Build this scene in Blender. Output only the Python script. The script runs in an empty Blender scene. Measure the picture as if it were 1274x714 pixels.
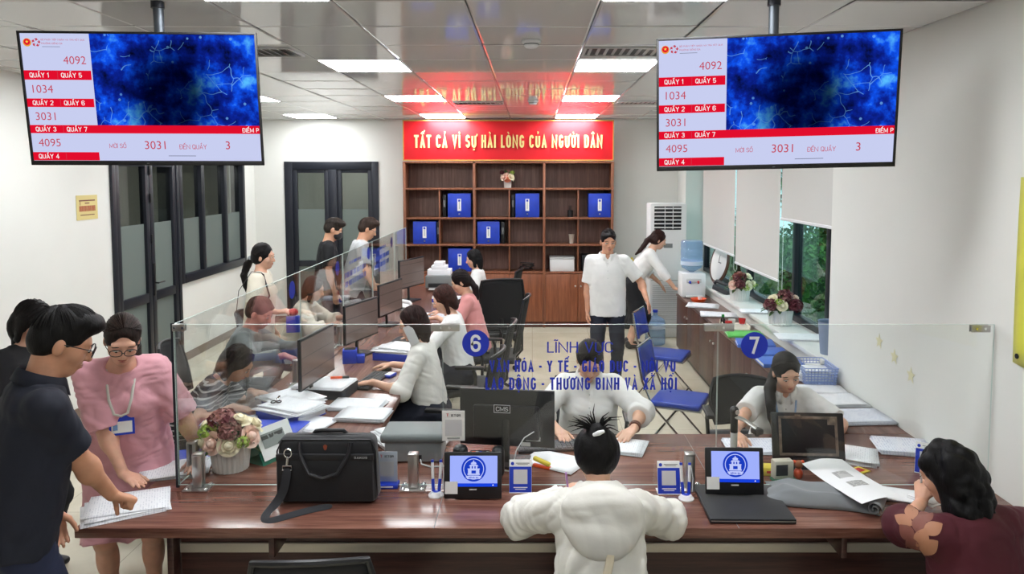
import bpy, bmesh, math, random
import numpy as np
from mathutils import Vector, Matrix, Euler, Quaternion
R = math.radians
C = bpy.context.scene.collection
S = bpy.context.scene
# ---------------------------------------------------------------- camera, world, exposure
cd = bpy.data.cameras.new('camera'); cam = bpy.data.objects.new('camera', cd); C.objects.link(cam)
cam.location = (0, 0, 2.25); cam.rotation_euler = (R(90) - math.atan(.07), 0, 0)
cd.sensor_width = 36; cd.lens = 26.0; cd.clip_start = .05
cd.shift_x = -25/1274; cd.shift_y = -75/1274
S.camera = cam
w = bpy.data.worlds.new('sky'); S.world = w; w.use_nodes = True
bg = w.node_tree.nodes['Background']; bg.inputs[0].default_value = (.86, .93, 1, 1); bg.inputs[1].default_value = 3.2
S.view_settings.view_transform = 'Standard'; S.view_settings.look = 'None'
S.view_settings.gamma = 1; S.view_settings.use_curve_mapping = False
S.view_settings.exposure = 0.0
LIGHT = 29.0          # radiance of the ceiling panels
S.cycles.transparent_max_bounces = 32
S.cycles.max_bounces = 10
S.cycles.sample_clamp_indirect = 6

# ---------------------------------------------------------------- materials
def lin(c):
    return tuple(((v/255)/12.92 if v/255 <= .04045 else ((v/255+.055)/1.055)**2.4) for v in c) + (1,)
MATS = {}
class NT:
    def __init__(s, name):
        s.m = bpy.data.materials.new(name); s.m.use_nodes = True; s.t = s.m.node_tree; s.n = s.t.nodes
        s.b = s.n['Principled BSDF']; s.out = s.n['Material Output']
    def add(s, kind, **kw):
        x = s.n.new(kind)
        for k, v in kw.items():
            if k.startswith('i_'):
                key = k[2:]; key = int(key) if key.isdigit() else key.replace('_', ' ')
                x.inputs[key].default_value = v
            else: setattr(x, k, v)
        return x
    def link(s, a, b): s.t.links.new(a, b)
    def math(s, op, a, b=None, c=None):
        x = s.n.new('ShaderNodeMath'); x.operation = op
        for i, v in enumerate((a, b, c)):
            if v is None: continue
            if isinstance(v, (int, float)): x.inputs[i].default_value = v
            else: s.link(v, x.inputs[i])
        return x.outputs[0]
    def obj(s, scale=(1, 1, 1), rot=(0, 0, 0)):
        tc = s.n.new('ShaderNodeTexCoord'); mp = s.n.new('ShaderNodeMapping')
        mp.inputs['Scale'].default_value = scale; mp.inputs['Rotation'].default_value = rot
        s.link(tc.outputs['Object'], mp.inputs[0]); return mp.outputs[0]
    def noise(s, vec, scale, detail=3, rough=.5):
        x = s.n.new('ShaderNodeTexNoise'); x.inputs['Scale'].default_value = scale
        x.inputs['Detail'].default_value = detail; x.inputs['Roughness'].default_value = rough
        s.link(vec, x.inputs['Vector']); return x.outputs[0]
    def ramp(s, fac, stops):
        x = s.n.new('ShaderNodeValToRGB'); e = x.color_ramp.elements
        while len(e) < len(stops): e.new(.5)
        for i, (p, c) in enumerate(stops): e[i].position = p; e[i].color = c if len(c) == 4 else lin(c)
        s.link(fac, x.inputs[0]); return x.outputs[0]
    def bump(s, h, strength=.3, dist=.002):
        x = s.n.new('ShaderNodeBump'); x.inputs['Strength'].default_value = strength; x.inputs['Distance'].default_value = dist
        s.link(h, x.inputs['Height']); s.link(x.outputs[0], s.b.inputs['Normal'])
def pm(name, rgb, rough=.5, metal=0, var=0, vscale=8, bump=0, bscale=60, spec=.5, coat=0, sheen=0, trans=0):
    if name in MATS: return MATS[name]
    t = NT(name); b = t.b
    b.inputs['Base Color'].default_value = lin(rgb); b.inputs['Roughness'].default_value = rough
    b.inputs['Metallic'].default_value = metal; b.inputs['Specular IOR Level'].default_value = spec
    b.inputs['Coat Weight'].default_value = coat; b.inputs['Sheen Weight'].default_value = sheen
    v = t.obj()
    n = t.noise(v, vscale)
    lo = tuple(max(0, c*(1-var)) for c in rgb); hi = tuple(min(255, c*(1+var)) for c in rgb)
    t.link(t.ramp(n, [(.3, lo), (.7, hi)]), b.inputs['Base Color'])
    if bump: t.bump(t.noise(v, bscale, 4), bump)
    MATS[name] = t.m; return t.m
def wood(name, dark, light, axis=0, rough=.3, scale=1.0, spec=.5):
    t = NT(name); sc = [22*scale]*3; sc[axis] = 1.1*scale
    v = t.obj(tuple(sc)); n = t.noise(v, 1.6, 6, .62)
    n2 = t.noise(t.obj(tuple(x*4 for x in sc)), 2, 3)
    f = t.math('ADD', t.math('MULTIPLY', n, .75), t.math('MULTIPLY', n2, .25))
    t.link(t.ramp(f, [(.34, dark), (.5, tuple((a+b)/2 for a, b in zip(dark, light))), (.66, light)]), t.b.inputs['Base Color'])
    t.b.inputs['Roughness'].default_value = rough; t.b.inputs['Specular IOR Level'].default_value = spec
    t.bump(f, .08, .001); MATS[name] = t.m; return t.m
def emis(name, rgb, strength):
    if name in MATS: return MATS[name]
    t = NT(name); e = t.add('ShaderNodeEmission'); e.inputs[0].default_value = lin(rgb); e.inputs[1].default_value = strength
    t.link(e.outputs[0], t.out.inputs[0]); MATS[name] = t.m; return t.m
def glass(name, tint=(.97, .985, .98), frost=0, ior=1.45, frostcol=(170, 185, 180), rough=0.0):
    t = NT(name)
    tr = t.add('ShaderNodeBsdfTransparent'); tr.inputs[0].default_value = tint + (1,)
    gl = t.add('ShaderNodeBsdfGlossy'); gl.inputs['Roughness'].default_value = rough
    fr = t.add('ShaderNodeFresnel'); ge = t.add('ShaderNodeNewGeometry'); t.link(t.math('ADD', t.math('MULTIPLY', ge.outputs['Backfacing'], 1/ior-ior), ior), fr.inputs[0])
    mx = t.add('ShaderNodeMixShader'); t.link(fr.outputs[0], mx.inputs[0]); t.link(tr.outputs[0], mx.inputs[1]); t.link(gl.outputs[0], mx.inputs[2])
    res = mx.outputs[0]
    if frost:
        d = t.add('ShaderNodeBsdfDiffuse'); d.inputs[0].default_value = lin(frostcol)
        m2 = t.add('ShaderNodeMixShader'); m2.inputs[0].default_value = frost
        t.link(res, m2.inputs[1]); t.link(d.outputs[0], m2.inputs[2]); res = m2.outputs[0]
    t.link(res, t.out.inputs[0]); MATS[name] = t.m; return t.m

W_TOP = wood('counter walnut', (92, 57, 48), (146, 103, 88), 0, .22)
W_TOPY = wood('counter walnut along depth', (92, 60, 52), (142, 104, 92), 1, .22)
W_FRONT = wood('counter front dark walnut', (54, 32, 29), (90, 58, 51), 0, .35)
W_CASE = wood('bookcase walnut', (112, 66, 44), (158, 102, 74), 2, .4)
W_BACK = wood('bookcase back panel', (96, 69, 61), (138, 107, 96), 2, .5)
W_DOOR = wood('cabinet door walnut', (112, 62, 38), (160, 96, 64), 2, .4)
W_CRED = wood('low cabinet walnut', (60, 38, 32), (112, 80, 70), 2, .4)
M_WALL = pm('wall paint', (225, 226, 221), .75, var=.012, vscale=1.2, bump=.03, bscale=180)
M_DARK = pm('dark aluminium frame', (30, 33, 42), .4, .2, spec=.5)
M_GLASS = glass('clear screen glass')
M_GEDGE = pm('polished glass edge', (205, 222, 216), .2)
M_DOORGLASS = glass('door glass', (.62, .66, .66))
M_FROST = glass('frosted film glass', (.7, .78, .74), .72, frostcol=(122, 132, 128), rough=.3)
M_WINGLASS = glass('tinted window glass', (.56, .69, .68), ior=1.5)
M_STEEL = pm('brushed steel', (190, 188, 186), .28, .95, bump=.03)
M_CHROME = pm('chrome', (220, 220, 222), .12, 1)
M_BLACK = pm('black plastic', (20, 21, 24), .42)
M_BLACKM = pm('black mesh fabric', (26, 27, 30), .8, bump=.3, bscale=400)
M_BLACKF = pm('black nylon', (24, 25, 29), .75, var=.12, vscale=30, bump=.25, bscale=500, sheen=.2)
M_GREY = pm('grey plastic', (120, 124, 124), .5)
M_LGREY = pm('light grey plastic', (196, 198, 198), .5)
M_WHITE = pm('white plastic', (232, 233, 235), .45)
M_BLUE = pm('blue plastic', (22, 58, 190), .4)
M_BLUEFILE = pm('blue file board', (26, 62, 186), .5, var=.06)
M_BLUEVINYL = pm('blue vinyl seat', (26, 60, 165), .35, bump=.1, bscale=90)
M_DECAL = pm('blue vinyl decal', (24, 50, 190), .5)
M_DECALW = pm('white vinyl decal', (238, 240, 244), .5)
M_RED = pm('red plastic', (196, 28, 32), .4)
M_GREEN = pm('green folder board', (96, 200, 92), .5)
M_YELLOW = pm('yellow card', (226, 205, 70), .55)
M_CERAMIC = pm('white ribbed ceramic', (214, 214, 210), .35)
M_ORANGE = pm('orange plastic', (236, 90, 40), .4)
def papermat(name, base=(236, 238, 242), ink=(212, 215, 222), density=.5, lines=90):
    t = NT(name); tc = t.add('ShaderNodeTexCoord'); sp = t.add('ShaderNodeSeparateXYZ'); t.link(tc.outputs['Object'], sp.inputs[0])
    l = t.math('GREATER_THAN', t.math('FRACT', t.math('MULTIPLY', sp.outputs[1], lines)), .62)
    mp = t.add('ShaderNodeMapping'); mp.inputs['Scale'].default_value = (60, lines, 1); t.link(tc.outputs['Object'], mp.inputs[0])
    wn = t.noise(mp.outputs[0], 1.0, 2)
    k = t.math('GREATER_THAN', wn, 1-density)
    blk = t.noise(tc.outputs['Object'], 7, 1); k2 = t.math('GREATER_THAN', blk, .42)
    f = t.math('MULTIPLY', t.math('MULTIPLY', l, k), k2)
    t.link(t.ramp(f, [(0, base), (1, ink)]), t.b.inputs['Base Color']); t.b.inputs['Roughness'].default_value = .7
    MATS[name] = t.m; return t.m
M_PAPER = papermat('printed paper')
M_PAPERB = papermat('printed form with blue ink', (228, 232, 242), (192, 199, 220), .5, 70)
M_PLAIN = pm('plain white paper', (238, 239, 242), .7)
M_LABEL = pm('label paper', (240, 240, 238), .6)

# ---------------------------------------------------------------- mesh helpers
class MB:
    def __init__(s): s.bm = bmesh.new(); s.seen = 0
    def _m(s, mat):
        for f in s.bm.faces:
            if not f.tag: f.material_index = mat; f.tag = True
    def _x(s, vs, c, rot):
        if rot is not None:
            rm = rot.to_matrix() if isinstance(rot, Euler) else rot
            for v in vs: v.co = rm @ v.co
        c = Vector(c)
        for v in vs: v.co = v.co + c
    def box(s, c, sz, bev=0, rot=None, mat=0, seg=2):
        r = bmesh.ops.create_cube(s.bm, size=1); vs = r['verts']
        for v in vs: v.co = Vector((v.co.x*sz[0], v.co.y*sz[1], v.co.z*sz[2]))
        if bev:
            ed = list({e for v in vs for e in v.link_edges})
            rr = bmesh.ops.bevel(s.bm, geom=ed, offset=min(bev, min(sz)*.45), segments=seg, affect='EDGES', profile=.5)
            vs = list({v for f in rr['faces'] for v in f.verts} | {v for v in vs if v.is_valid})
        s._x(vs, c, rot); s._m(mat); return s
    def bb(s, x0, x1, y0, y1, z0, z1, bev=0, mat=0):
        return s.box(((x0+x1)/2, (y0+y1)/2, (z0+z1)/2), (abs(x1-x0), abs(y1-y0), abs(z1-z0)), bev, None, mat)
    def tube(s, pts, r, seg=8, closed=False, mat=0, flat=1.0, cap=True):
        pts = [Vector(p) for p in pts]; n = len(pts)
        rs = r if isinstance(r, (list, tuple)) else [r]*n
        rings = []; up = None
        for i, p in enumerate(pts):
            a = pts[i-1] if (i > 0 or closed) else p; b = pts[(i+1) % n] if (i < n-1 or closed) else p
            d = (b-a); d = d.normalized() if d.length > 1e-9 else Vector((0, 0, 1))
            if up is None: up = Vector((0, 0, 1)) if abs(d.z) < .9 else Vector((0, 1, 0))
            x = d.cross(up)
            if x.length < 1e-4: x = d.orthogonal()
            x.normalize(); u = x.cross(d).normalized(); up = u
            rings.append([s.bm.verts.new(p + x*rs[i]*math.cos(t*math.tau/seg) + u*rs[i]*flat*math.sin(t*math.tau/seg)) for t in range(seg)])
        for i in range(n if closed else n-1):
            a, b = rings[i], rings[(i+1) % n]
            for k in range(seg):
                try: s.bm.faces.new((a[k], a[(k+1) % seg], b[(k+1) % seg], b[k]))
                except ValueError: pass
        if cap and not closed:
            s.bm.faces.new(rings[0][::-1]); s.bm.faces.new(rings[-1])
        s._m(mat); return s
    def cyl(s, p0, p1, r0, r1=None, seg=20, mat=0):
        return s.tube([p0, p1], [r0, r0 if r1 is None else r1], seg, mat=mat)
    def lathe(s, prof, seg=28, c=(0, 0, 0), mat=0, rib=0, nrib=0, axis=None):
        rings = []; c = Vector(c)
        for (r, z) in prof:
            ring = []
            for k in range(seg):
                a = k*math.tau/seg; rr = r*(1+rib*math.cos(nrib*a)) if rib else r
                p = Vector((rr*math.cos(a), rr*math.sin(a), z))
                if axis is not None: p = axis @ p
                ring.append(s.bm.verts.new(c+p))
            rings.append(ring)
        for a, b in zip(rings, rings[1:]):
            for k in range(seg): s.bm.faces.new((a[k], a[(k+1) % seg], b[(k+1) % seg], b[k]))
        if prof[0][0] > 1e-6: s.bm.faces.new(rings[0][::-1])
        if prof[-1][0] > 1e-6: s.bm.faces.new(rings[-1])
        s._m(mat); return s
    def sph(s, c, r, rot=None, seg=16, mat=0):
        if isinstance(r, (int, float)): r = (r, r, r)
        q = bmesh.ops.create_uvsphere(s.bm, u_segments=seg, v_segments=max(6, seg//2), radius=1)['verts']
        for v in q: v.co = Vector((v.co.x*r[0], v.co.y*r[1], v.co.z*r[2]))
        s._x(q, c, rot); s._m(mat); return s
    def prism(s, pts, z0, z1, M=None, mat=0):
        M = M or Matrix.Identity(4)
        a = [s.bm.verts.new(M @ Vector((x, y, z0))) for x, y in pts]; b = [s.bm.verts.new(M @ Vector((x, y, z1))) for x, y in pts]
        n = len(pts); s.bm.faces.new(a[::-1]); s.bm.faces.new(b)
        for i in range(n): s.bm.faces.new((a[i], a[(i+1) % n], b[(i+1) % n], b[i]))
        s._m(mat); return s
    def grid(s, f, nu, nv, mat=0, closed_u=False):
        vs = [[s.bm.verts.new(f(i/nu, j/nv)) for j in range(nv+1)] for i in range(nu+(0 if closed_u else 1))]
        m = len(vs)
        for i in range(nu):
            for j in range(nv): s.bm.faces.new((vs[i][j], vs[(i+1) % m][j], vs[(i+1) % m][j+1], vs[i][j+1]))
        s._m(mat); return s
    def build(s, name, mats, parent=None, smooth=35, loc=None, rot=None):
        bmesh.ops.recalc_face_normals(s.bm, faces=s.bm.faces[:])
        me = bpy.data.meshes.new(name); s.bm.to_mesh(me); s.bm.free()
        for m in (mats if isinstance(mats, (list, tuple)) else [mats]): me.materials.append(m)
        if smooth: me.shade_smooth(); me.set_sharp_from_angle(angle=R(smooth))
        return link(name, me, parent, loc, rot)
def link(name, me, parent=None, loc=None, rot=None):
    o = bpy.data.objects.new(name, me); C.objects.link(o)
    if parent is not None: o.parent = parent
    if loc is not None: o.location = loc
    if rot is not None: o.rotation_euler = rot
    return o
def tag(o, label, cat, group=None, kind=None):
    o['label'] = label; o['category'] = cat
    if group: o['group'] = group
    if kind: o['kind'] = kind
    return o
def thing(name, label, cat, loc=(0, 0, 0), rz=0, group=None):
    o = bpy.data.objects.new(name, None); C.objects.link(o); o.empty_display_size = .1
    o.location = loc; o.rotation_euler = (0, 0, R(rz)); return tag(o, label, cat, group)
def struct(mb, name, mats, smooth=35):
    o = mb.build(name, mats, None, smooth); o['kind'] = 'structure'; return o
def copy_tree(o, parent=None):
    c = o.copy(); C.objects.link(c)
    if parent is not None: c.parent = parent
    for ch in list(o.children): copy_tree(ch, c)
    return c
def place(src, first, loc, rz, label=None, group=None):
    o = src if first else copy_tree(src)
    o.location = loc; o.rotation_euler = (0, 0, R(rz))
    if label: o['label'] = label
    if group: o['group'] = group
    return o
# lettering drawn with plain strokes, so that every accented capital comes out whole
import unicodedata
def _arc(cx, cy, rx, ry, a0, a1, n=10): return [(cx+rx*math.cos(R(a0+(a1-a0)*i/n)), cy+ry*math.sin(R(a0+(a1-a0)*i/n))) for i in range(n+1)]
def _glyphs():
    top, bot = lambda a0, a1: _arc(.5, .74, .5, .26, a0, a1), lambda a0, a1: _arc(.5, .26, .5, .26, a0, a1)
    g = {'A': (1.05, [[(0, 0), (.5, 1), (1, 0)], [(.2, .27), (.8, .27)]]), 'B': (1, [[(0, 0), (0, 1)]+_arc(.6, .77, .36, .23, 90, -90)+[(0, .54)], [(0, .54)]+_arc(.62, .27, .38, .27, 90, -90)+[(0, 0)]]),
         'C': (1, [top(10, 180)+bot(180, 350)]), 'D': (1, [[(0, 0), (0, 1)]+_arc(.5, .7, .5, .3, 90, 0)+_arc(.5, .3, .5, .3, 0, -90)+[(0, 0)]]), 'E': (.85, [[(1, 1), (0, 1), (0, 0), (1, 0)], [(0, .52), (.85, .52)]]),
         'G': (1, [top(10, 180)+bot(180, 360)+[(1, .46), (.55, .46)]]), 'H': (1, [[(0, 0), (0, 1)], [(1, 0), (1, 1)], [(0, .52), (1, .52)]]), 'I': (0, [[(.5, 0), (.5, 1)]]), 'K': (1, [[(0, 0), (0, 1)], [(1, 1), (.02, .42)], [(.35, .60), (1, 0)]]),
         'L': (.8, [[(0, 1), (0, 0), (1, 0)]]), 'M': (1.3, [[(0, 0), (0, 1), (.5, .15), (1, 1), (1, 0)]]), 'N': (1.18, [[(0, 0), (0, 1), (1, 0), (1, 1)]]), 'O': (1, [top(0, 180)+bot(180, 360)+[(1, .74)]]), 'P': (.95, [[(0, 0), (0, 1)]+_arc(.6, .73, .4, .27, 90, -90)+[(0, .46)]]),
         'Q': (1, [top(0, 180)+bot(180, 360)+[(1, .74)], [(.55, .25), (1.05, -.05)]]), 'R': (1, [[(0, 0), (0, 1)]+_arc(.6, .75, .38, .25, 90, -90)+[(0, .5)], [(.5, .5), (1, 0)]]), 'S': (.95, [top(15, 215)+_arc(.5, .26, .5, .26, 40, -165)]),
         'T': (.95, [[(0, 1), (1, 1)], [(.5, 1), (.5, 0)]]), 'U': (1, [[(0, 1)]+bot(180, 360)+[(1, 1)]]), 'V': (1.05, [[(0, 1), (.5, 0), (1, 1)]]), 'X': (1, [[(0, 0), (1, 1)], [(0, 1), (1, 0)]]), 'Y': (1.05, [[(0, 1), (.5, .45), (1, 1)], [(.5, .45), (.5, 0)]]),
         '-': (.5, [[(0, .45), (1, .45)]]), '6': (1, [[(1, .74)]+top(10, 180)+bot(180, 360)+_arc(.5, .36, .5, .2, 0, 180)]), '7': (.95, [[(0, 1), (1, 1), (.38, 0)]]), '5': (1, [[(.95, 1), (.1, 1), (.05, .52)]+_arc(.5, .32, .5, .30, 140, -160)]), '1': (.55, [[(0, .78), (.75, 1), (.75, 0)]]), '4': (1, [[(.72, 0), (.72, 1), (0, .28), (1, .28)]]),
         '3': (1, [_arc(.48, .75, .46, .25, 160, -80)+_arc(.5, .27, .5, .27, 85, -165)]), '2': (1, [_arc(.5, .73, .5, .27, 170, -25)+[(0, 0), (1, 0)]]), 'F': (.85, [[(1, 1), (0, 1), (0, 0)], [(0, .52), (.85, .52)]]), ' ': (.45, [])}
    return g
GLYPH = _glyphs()
def stroke_text(txt, cw=.42, t=.15):
    """2D triangulated bars of the text at cap height 1; cw = width of a normal capital, t = stroke weight"""
    x = 0; polys = []; cnt = [0]
    def bar(pts, th, cap=False):
        pts = [p for i, p in enumerate(pts) if i == 0 or (abs(p[0]-pts[i-1][0])+abs(p[1]-pts[i-1][1])) > 1e-5]; n = len(pts); L, Rr = [], []
        closed = math.dist(pts[0], pts[-1]) < 1e-4
        if cap and not closed and n <= 5:
            pts = list(pts)
            for e, f in ((0, 1), (-1, -2)):
                dx, dy = pts[e][0]-pts[f][0], pts[e][1]-pts[f][1]; q = math.hypot(dx, dy); k = th/2*(1 if min(abs(dx), abs(dy)) < .2*q else .75); pts[e] = (pts[e][0]+dx/q*k, pts[e][1]+dy/q*k)
        for i, p in enumerate(pts):
            a = pts[i-1] if i else (pts[-2] if closed else p); b = pts[i+1] if i < n-1 else (pts[1] if closed else p)
            d1 = Vector((p[0]-a[0], p[1]-a[1])); d2 = Vector((b[0]-p[0], b[1]-p[1]))
            d1 = d1.normalized() if d1.length > 1e-9 else d2.normalized(); d2 = d2.normalized() if d2.length > 1e-9 else d1
            n1 = Vector((-d1.y, d1.x)); n2 = Vector((-d2.y, d2.x)); m = (n1+n2); m = m.normalized() if m.length > 1e-6 else n1; k = th/2/max(m.dot(n1), .42)
            L.append((p[0]+m.x*k, p[1]+m.y*k)); Rr.append((p[0]-m.x*k, p[1]-m.y*k))
        cnt[0] += 1
        for i in range(n-1): polys.append((cnt[0] % 6, [L[i], Rr[i], Rr[i+1], L[i+1]]))
    for ch in txt:
        ds = unicodedata.normalize('NFD', ch); base = ds[0]; marks = ds[1:]; barred = base == 'Đ'; base = 'D' if barred else base
        wf, strokes = GLYPH.get(base, GLYPH['-']); w = max(cw*wf, t if base != ' ' else 0)
        mx = lambda p: (x+t/2+p[0]*(w-t), t/2+p[1]*(1-t))
        for st in strokes: bar([mx(p) for p in st], t, True)
        if barred: bar([(x-.07, .5), (x+w*.45, .5)], t*.75)
        c = x+w/2; y0 = 1.06; tk = min(t, .13)*.8
        hat = '\u0302' in marks or '\u0306' in marks
        for m in marks:
            if m == '\u0302': bar([(c-.13, y0+.02), (c, y0+.15), (c+.13, y0+.02)], tk)
            elif m == '\u0306': bar([(c+.12*math.cos(R(a)), y0+.15+.12*math.sin(R(a))) for a in range(180, 361, 30)], tk)
            elif m == '\u031b': bar([(x+w-t*.3, .88), (x+w+.05, .93), (x+w+.075, 1.08)], tk)
            elif m == '\u0323': bar([(c-tk*.6, -.14), (c+tk*.6, -.14)], tk*1.15)
            else:
                q, r = (c+.13, y0+.15) if hat else (c, y0+.02)
                if m == '\u0301': bar([(q-.04, r), (q+.07, r+.15)], tk)
                elif m == '\u0300': bar([(q+.04, r), (q-.07, r+.15)] if not hat else [(q+.05, r), (q-.05, r+.15)], tk)
                elif m == '\u0309': bar([(q-.05, r+.16), (q+.04, r+.15), (q+.05, r+.08), (q, r+.04), (q, r-.01)], tk*.8)
                elif m == '\u0303': bar([(q-.14, r+.03), (q-.07, r+.10), (q+.05, r+.04), (q+.13, r+.11)], tk)
        x += w+t*.5+.05
    return polys
def words(txt, w, h, mats, parent, M, name='lettering', bold=0.0, depth=.0006, align='C', cw=None, font=False):
    """lettering of total size w x h, drawn in local XY of M (x right, y up, +z towards the reader)"""
    if font:
        cu = bpy.data.curves.new('t', 'FONT'); cu.body = txt; cu.size = 1; cu.offset = bold; cu.resolution_u = 3
        tmp = bpy.data.objects.new('t', cu); C.objects.link(tmp)
        bpy.context.view_layer.update()
        me = bpy.data.meshes.new_from_object(tmp.evaluated_get(bpy.context.evaluated_depsgraph_get()))
        bpy.data.objects.remove(tmp); bpy.data.curves.remove(cu)
        bm = bmesh.new(); bm.from_mesh(me); bpy.data.meshes.remove(me)
    else:
        t = .10 if bold <= .008 else (.13 if bold < .018 else .165)
        bm = bmesh.new(); lay = bm.verts.layers.int.new('stroke')
        for k, q in stroke_text(txt, cw or (.56 if bold < .018 else .43), t):
            f = bm.faces.new([bm.verts.new((p[0], p[1], 0)) for p in q])
            for v in f.verts: v[lay] = k
    a = np.array([v.co[:] for v in bm.verts]); lo, hi = a.min(0), a.max(0)
    sx = w/max(hi[0]-lo[0], 1e-6) if w else h/max(hi[1]-lo[1], 1e-6); sy = h/max(hi[1]-lo[1], 1e-6)
    if not w: w = (hi[0]-lo[0])*sx
    ox = {'C': -w/2, 'L': 0, 'R': -w}[align]
    for v in bm.verts: v.co = Vector(((v.co.x-lo[0])*sx+ox, (v.co.y-lo[1])*sy-h/2, 0))
    for f in bm.faces:
        f.normal_update()
        if f.normal.z < 0: f.normal_flip()
    if depth:
        r = bmesh.ops.extrude_face_region(bm, geom=bm.faces[:])
        for v in r['geom']:
            if isinstance(v, bmesh.types.BMVert): v.co.z += depth*(1 if font else 1+.05*v[lay])   # crossing strokes never lie in one plane
    for v in bm.verts: v.co = M @ v.co
    m2 = MB(); m2.bm.free(); m2.bm = bm
    return m2.build(name, mats, parent, 0)
def frame_mat(o, x, y):
    """4x4 whose X,Y are the given axes and Z their cross, at o"""
    x = Vector(x).normalized(); y = Vector(y).normalized(); z = x.cross(y)
    return Matrix(((x.x, y.x, z.x, o[0]), (x.y, y.y, z.y, o[1]), (x.z, y.z, z.z, o[2]), (0, 0, 0, 1)))
# ---------------------------------------------------------------- the room
XL, XR, YB, ZC = -4.2, 2.2, 11.2, 3.08
def floor_mat():
    t = NT('cream floor tile'); tc = t.add('ShaderNodeTexCoord'); sp = t.add('ShaderNodeSeparateXYZ'); t.link(tc.outputs['Object'], sp.inputs[0])
    def j(o): return t.math('LESS_THAN', t.math('FRACT', t.math('MULTIPLY', o, 1/.8)), .006)
    f = t.math('MAXIMUM', j(sp.outputs[0]), j(sp.outputs[1])); n = t.noise(tc.outputs['Object'], 3, 5)
    a = t.ramp(n, [(.3, (206, 198, 176)), (.7, (222, 214, 194))])
    mx = t.add('ShaderNodeMixRGB'); t.link(f, mx.inputs[0]); t.link(a, mx.inputs[1]); mx.inputs[2].default_value = lin((170, 160, 140))
    t.link(mx.outputs[0], t.b.inputs['Base Color']); t.b.inputs['Roughness'].default_value = .16; return t.m
struct(MB().bb(-6.6, 2.6, -3.5, 14, -.1, 0), 'floor', floor_mat())
# ceiling of separate clip-in metal panels, each sitting a hair out of level
M_CEIL = NT('white ceiling panel'); M_CEIL.b.inputs['Base Color'].default_value = lin((226, 227, 226)); M_CEIL.b.inputs['Roughness'].default_value = .06
M_CEIL.b.inputs['Specular IOR Level'].default_value = .2
M_CEIL = M_CEIL.m
M_JOINT = pm('ceiling joint', (120, 122, 122), .6)
rnd = random.Random(4)
xs = [-4.2, -4.06, -3.44, -2.84, -2.22, -1.56, -.96, -.32, .33, .93, 1.55, 2.2]
lightcols = (2, 5, 8)      # index of the column that carries light panels
ys = [-3.5] + [-3.05+.605*k for k in range(24)]; ys = [y for y in ys if y < 11.1] + [11.2]
def yi(y): return min(range(len(ys)), key=lambda k: abs(ys[k]-y))
lit = set()
for c in lightcols:
    for y in (10.26, 7.84, 5.42, 3.0, .58, -1.84):
        if not (c == 2 and y < 4): lit.add((c, yi(y)))
mb = MB()
for i in range(len(xs)-1):
    for jn in range(len(ys)-1):
        if (i, jn) in lit: continue
        x0, x1, y0, y1 = xs[i]+.003, xs[i+1]-.003, ys[jn]+.003, ys[jn+1]-.003
        d = [rnd.uniform(-.0022, .0022) for _ in range(2)]
        z = ZC
        q = [mb.bm.verts.new(p) for p in ((x0, y0, z-d[0]-d[1]), (x1, y0, z+d[0]-d[1]), (x1, y1, z+d[0]+d[1]), (x0, y1, z-d[0]+d[1]))]
        # shallow lip round the panel
        inn = [mb.bm.verts.new((v.co.x+(.012 if v.co.x < (x0+x1)/2 else -.012), v.co.y+(.012 if v.co.y < (y0+y1)/2 else -.012), v.co.z)) for v in q]
        for v in q: v.co.z += .004
        mb.bm.faces.new(inn)
        for k in range(4): mb.bm.faces.new((q[k], q[(k+1) % 4], inn[(k+1) % 4], inn[k]))
mb._m(0)
mb.bb(-6.6, XR+.5, -3.5, 14, ZC+.06, ZC+.16, mat=1)
o = mb.build('ceiling', [M_CEIL, M_JOINT], None, 0); o['kind'] = 'structure'
M_LAMPN = emis('light panel diffuser over the waiting side', (250, 252, 255), LIGHT*.45)
M_LAMP = emis('light panel diffuser', (250, 252, 255), LIGHT)
names = {0: 'left', 1: 'middle', 2: 'right'}
src = None
for ci, c in enumerate(lightcols):
    for k, y in enumerate((10.26, 7.84, 5.42, 3.0, .58, -1.84)):
        if (c, yi(y)) not in lit: continue
        jn = yi(y); x0, x1, y0, y1 = xs[c], xs[c+1], ys[jn], ys[jn+1]
        cx, cy = (x0+x1)/2, (y0+y1)/2
        lab = 'square lit ceiling panel, %s row, %s' % (('far left', 'left of the middle', 'right of the middle')[ci],
              ('nearest the back wall', 'second from the back wall', 'third from the back wall', 'nearest the two hanging screens', 'above the waiting side of the room', 'behind the viewer')[k])
        if src is None:
            src = thing('ceiling_light', lab, 'light', (cx, cy, ZC), 0, 'lit ceiling panels')
            m = MB(); w_ = .3
            for a in (0, 1, 2, 3):
                rr = Matrix.Rotation(a*math.pi/2, 3, 'Z'); m.box(rr @ Vector((0, .294, .004)), (.6, .012, .012), 0, rr)
            m.build('frame', M_WHITE, src); MB().box((0, 0, -.001), (.578, .578, .006)).build('diffuser', M_LAMP, src)
        else:
            o = place(src, False, (cx, cy, ZC), 0, lab)
            if y < 2:
                for ch in o.children:
                    if ch.name.startswith('diffuser'): ch.data = ch.data.copy(); ch.data.materials[0] = M_LAMPN
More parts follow.
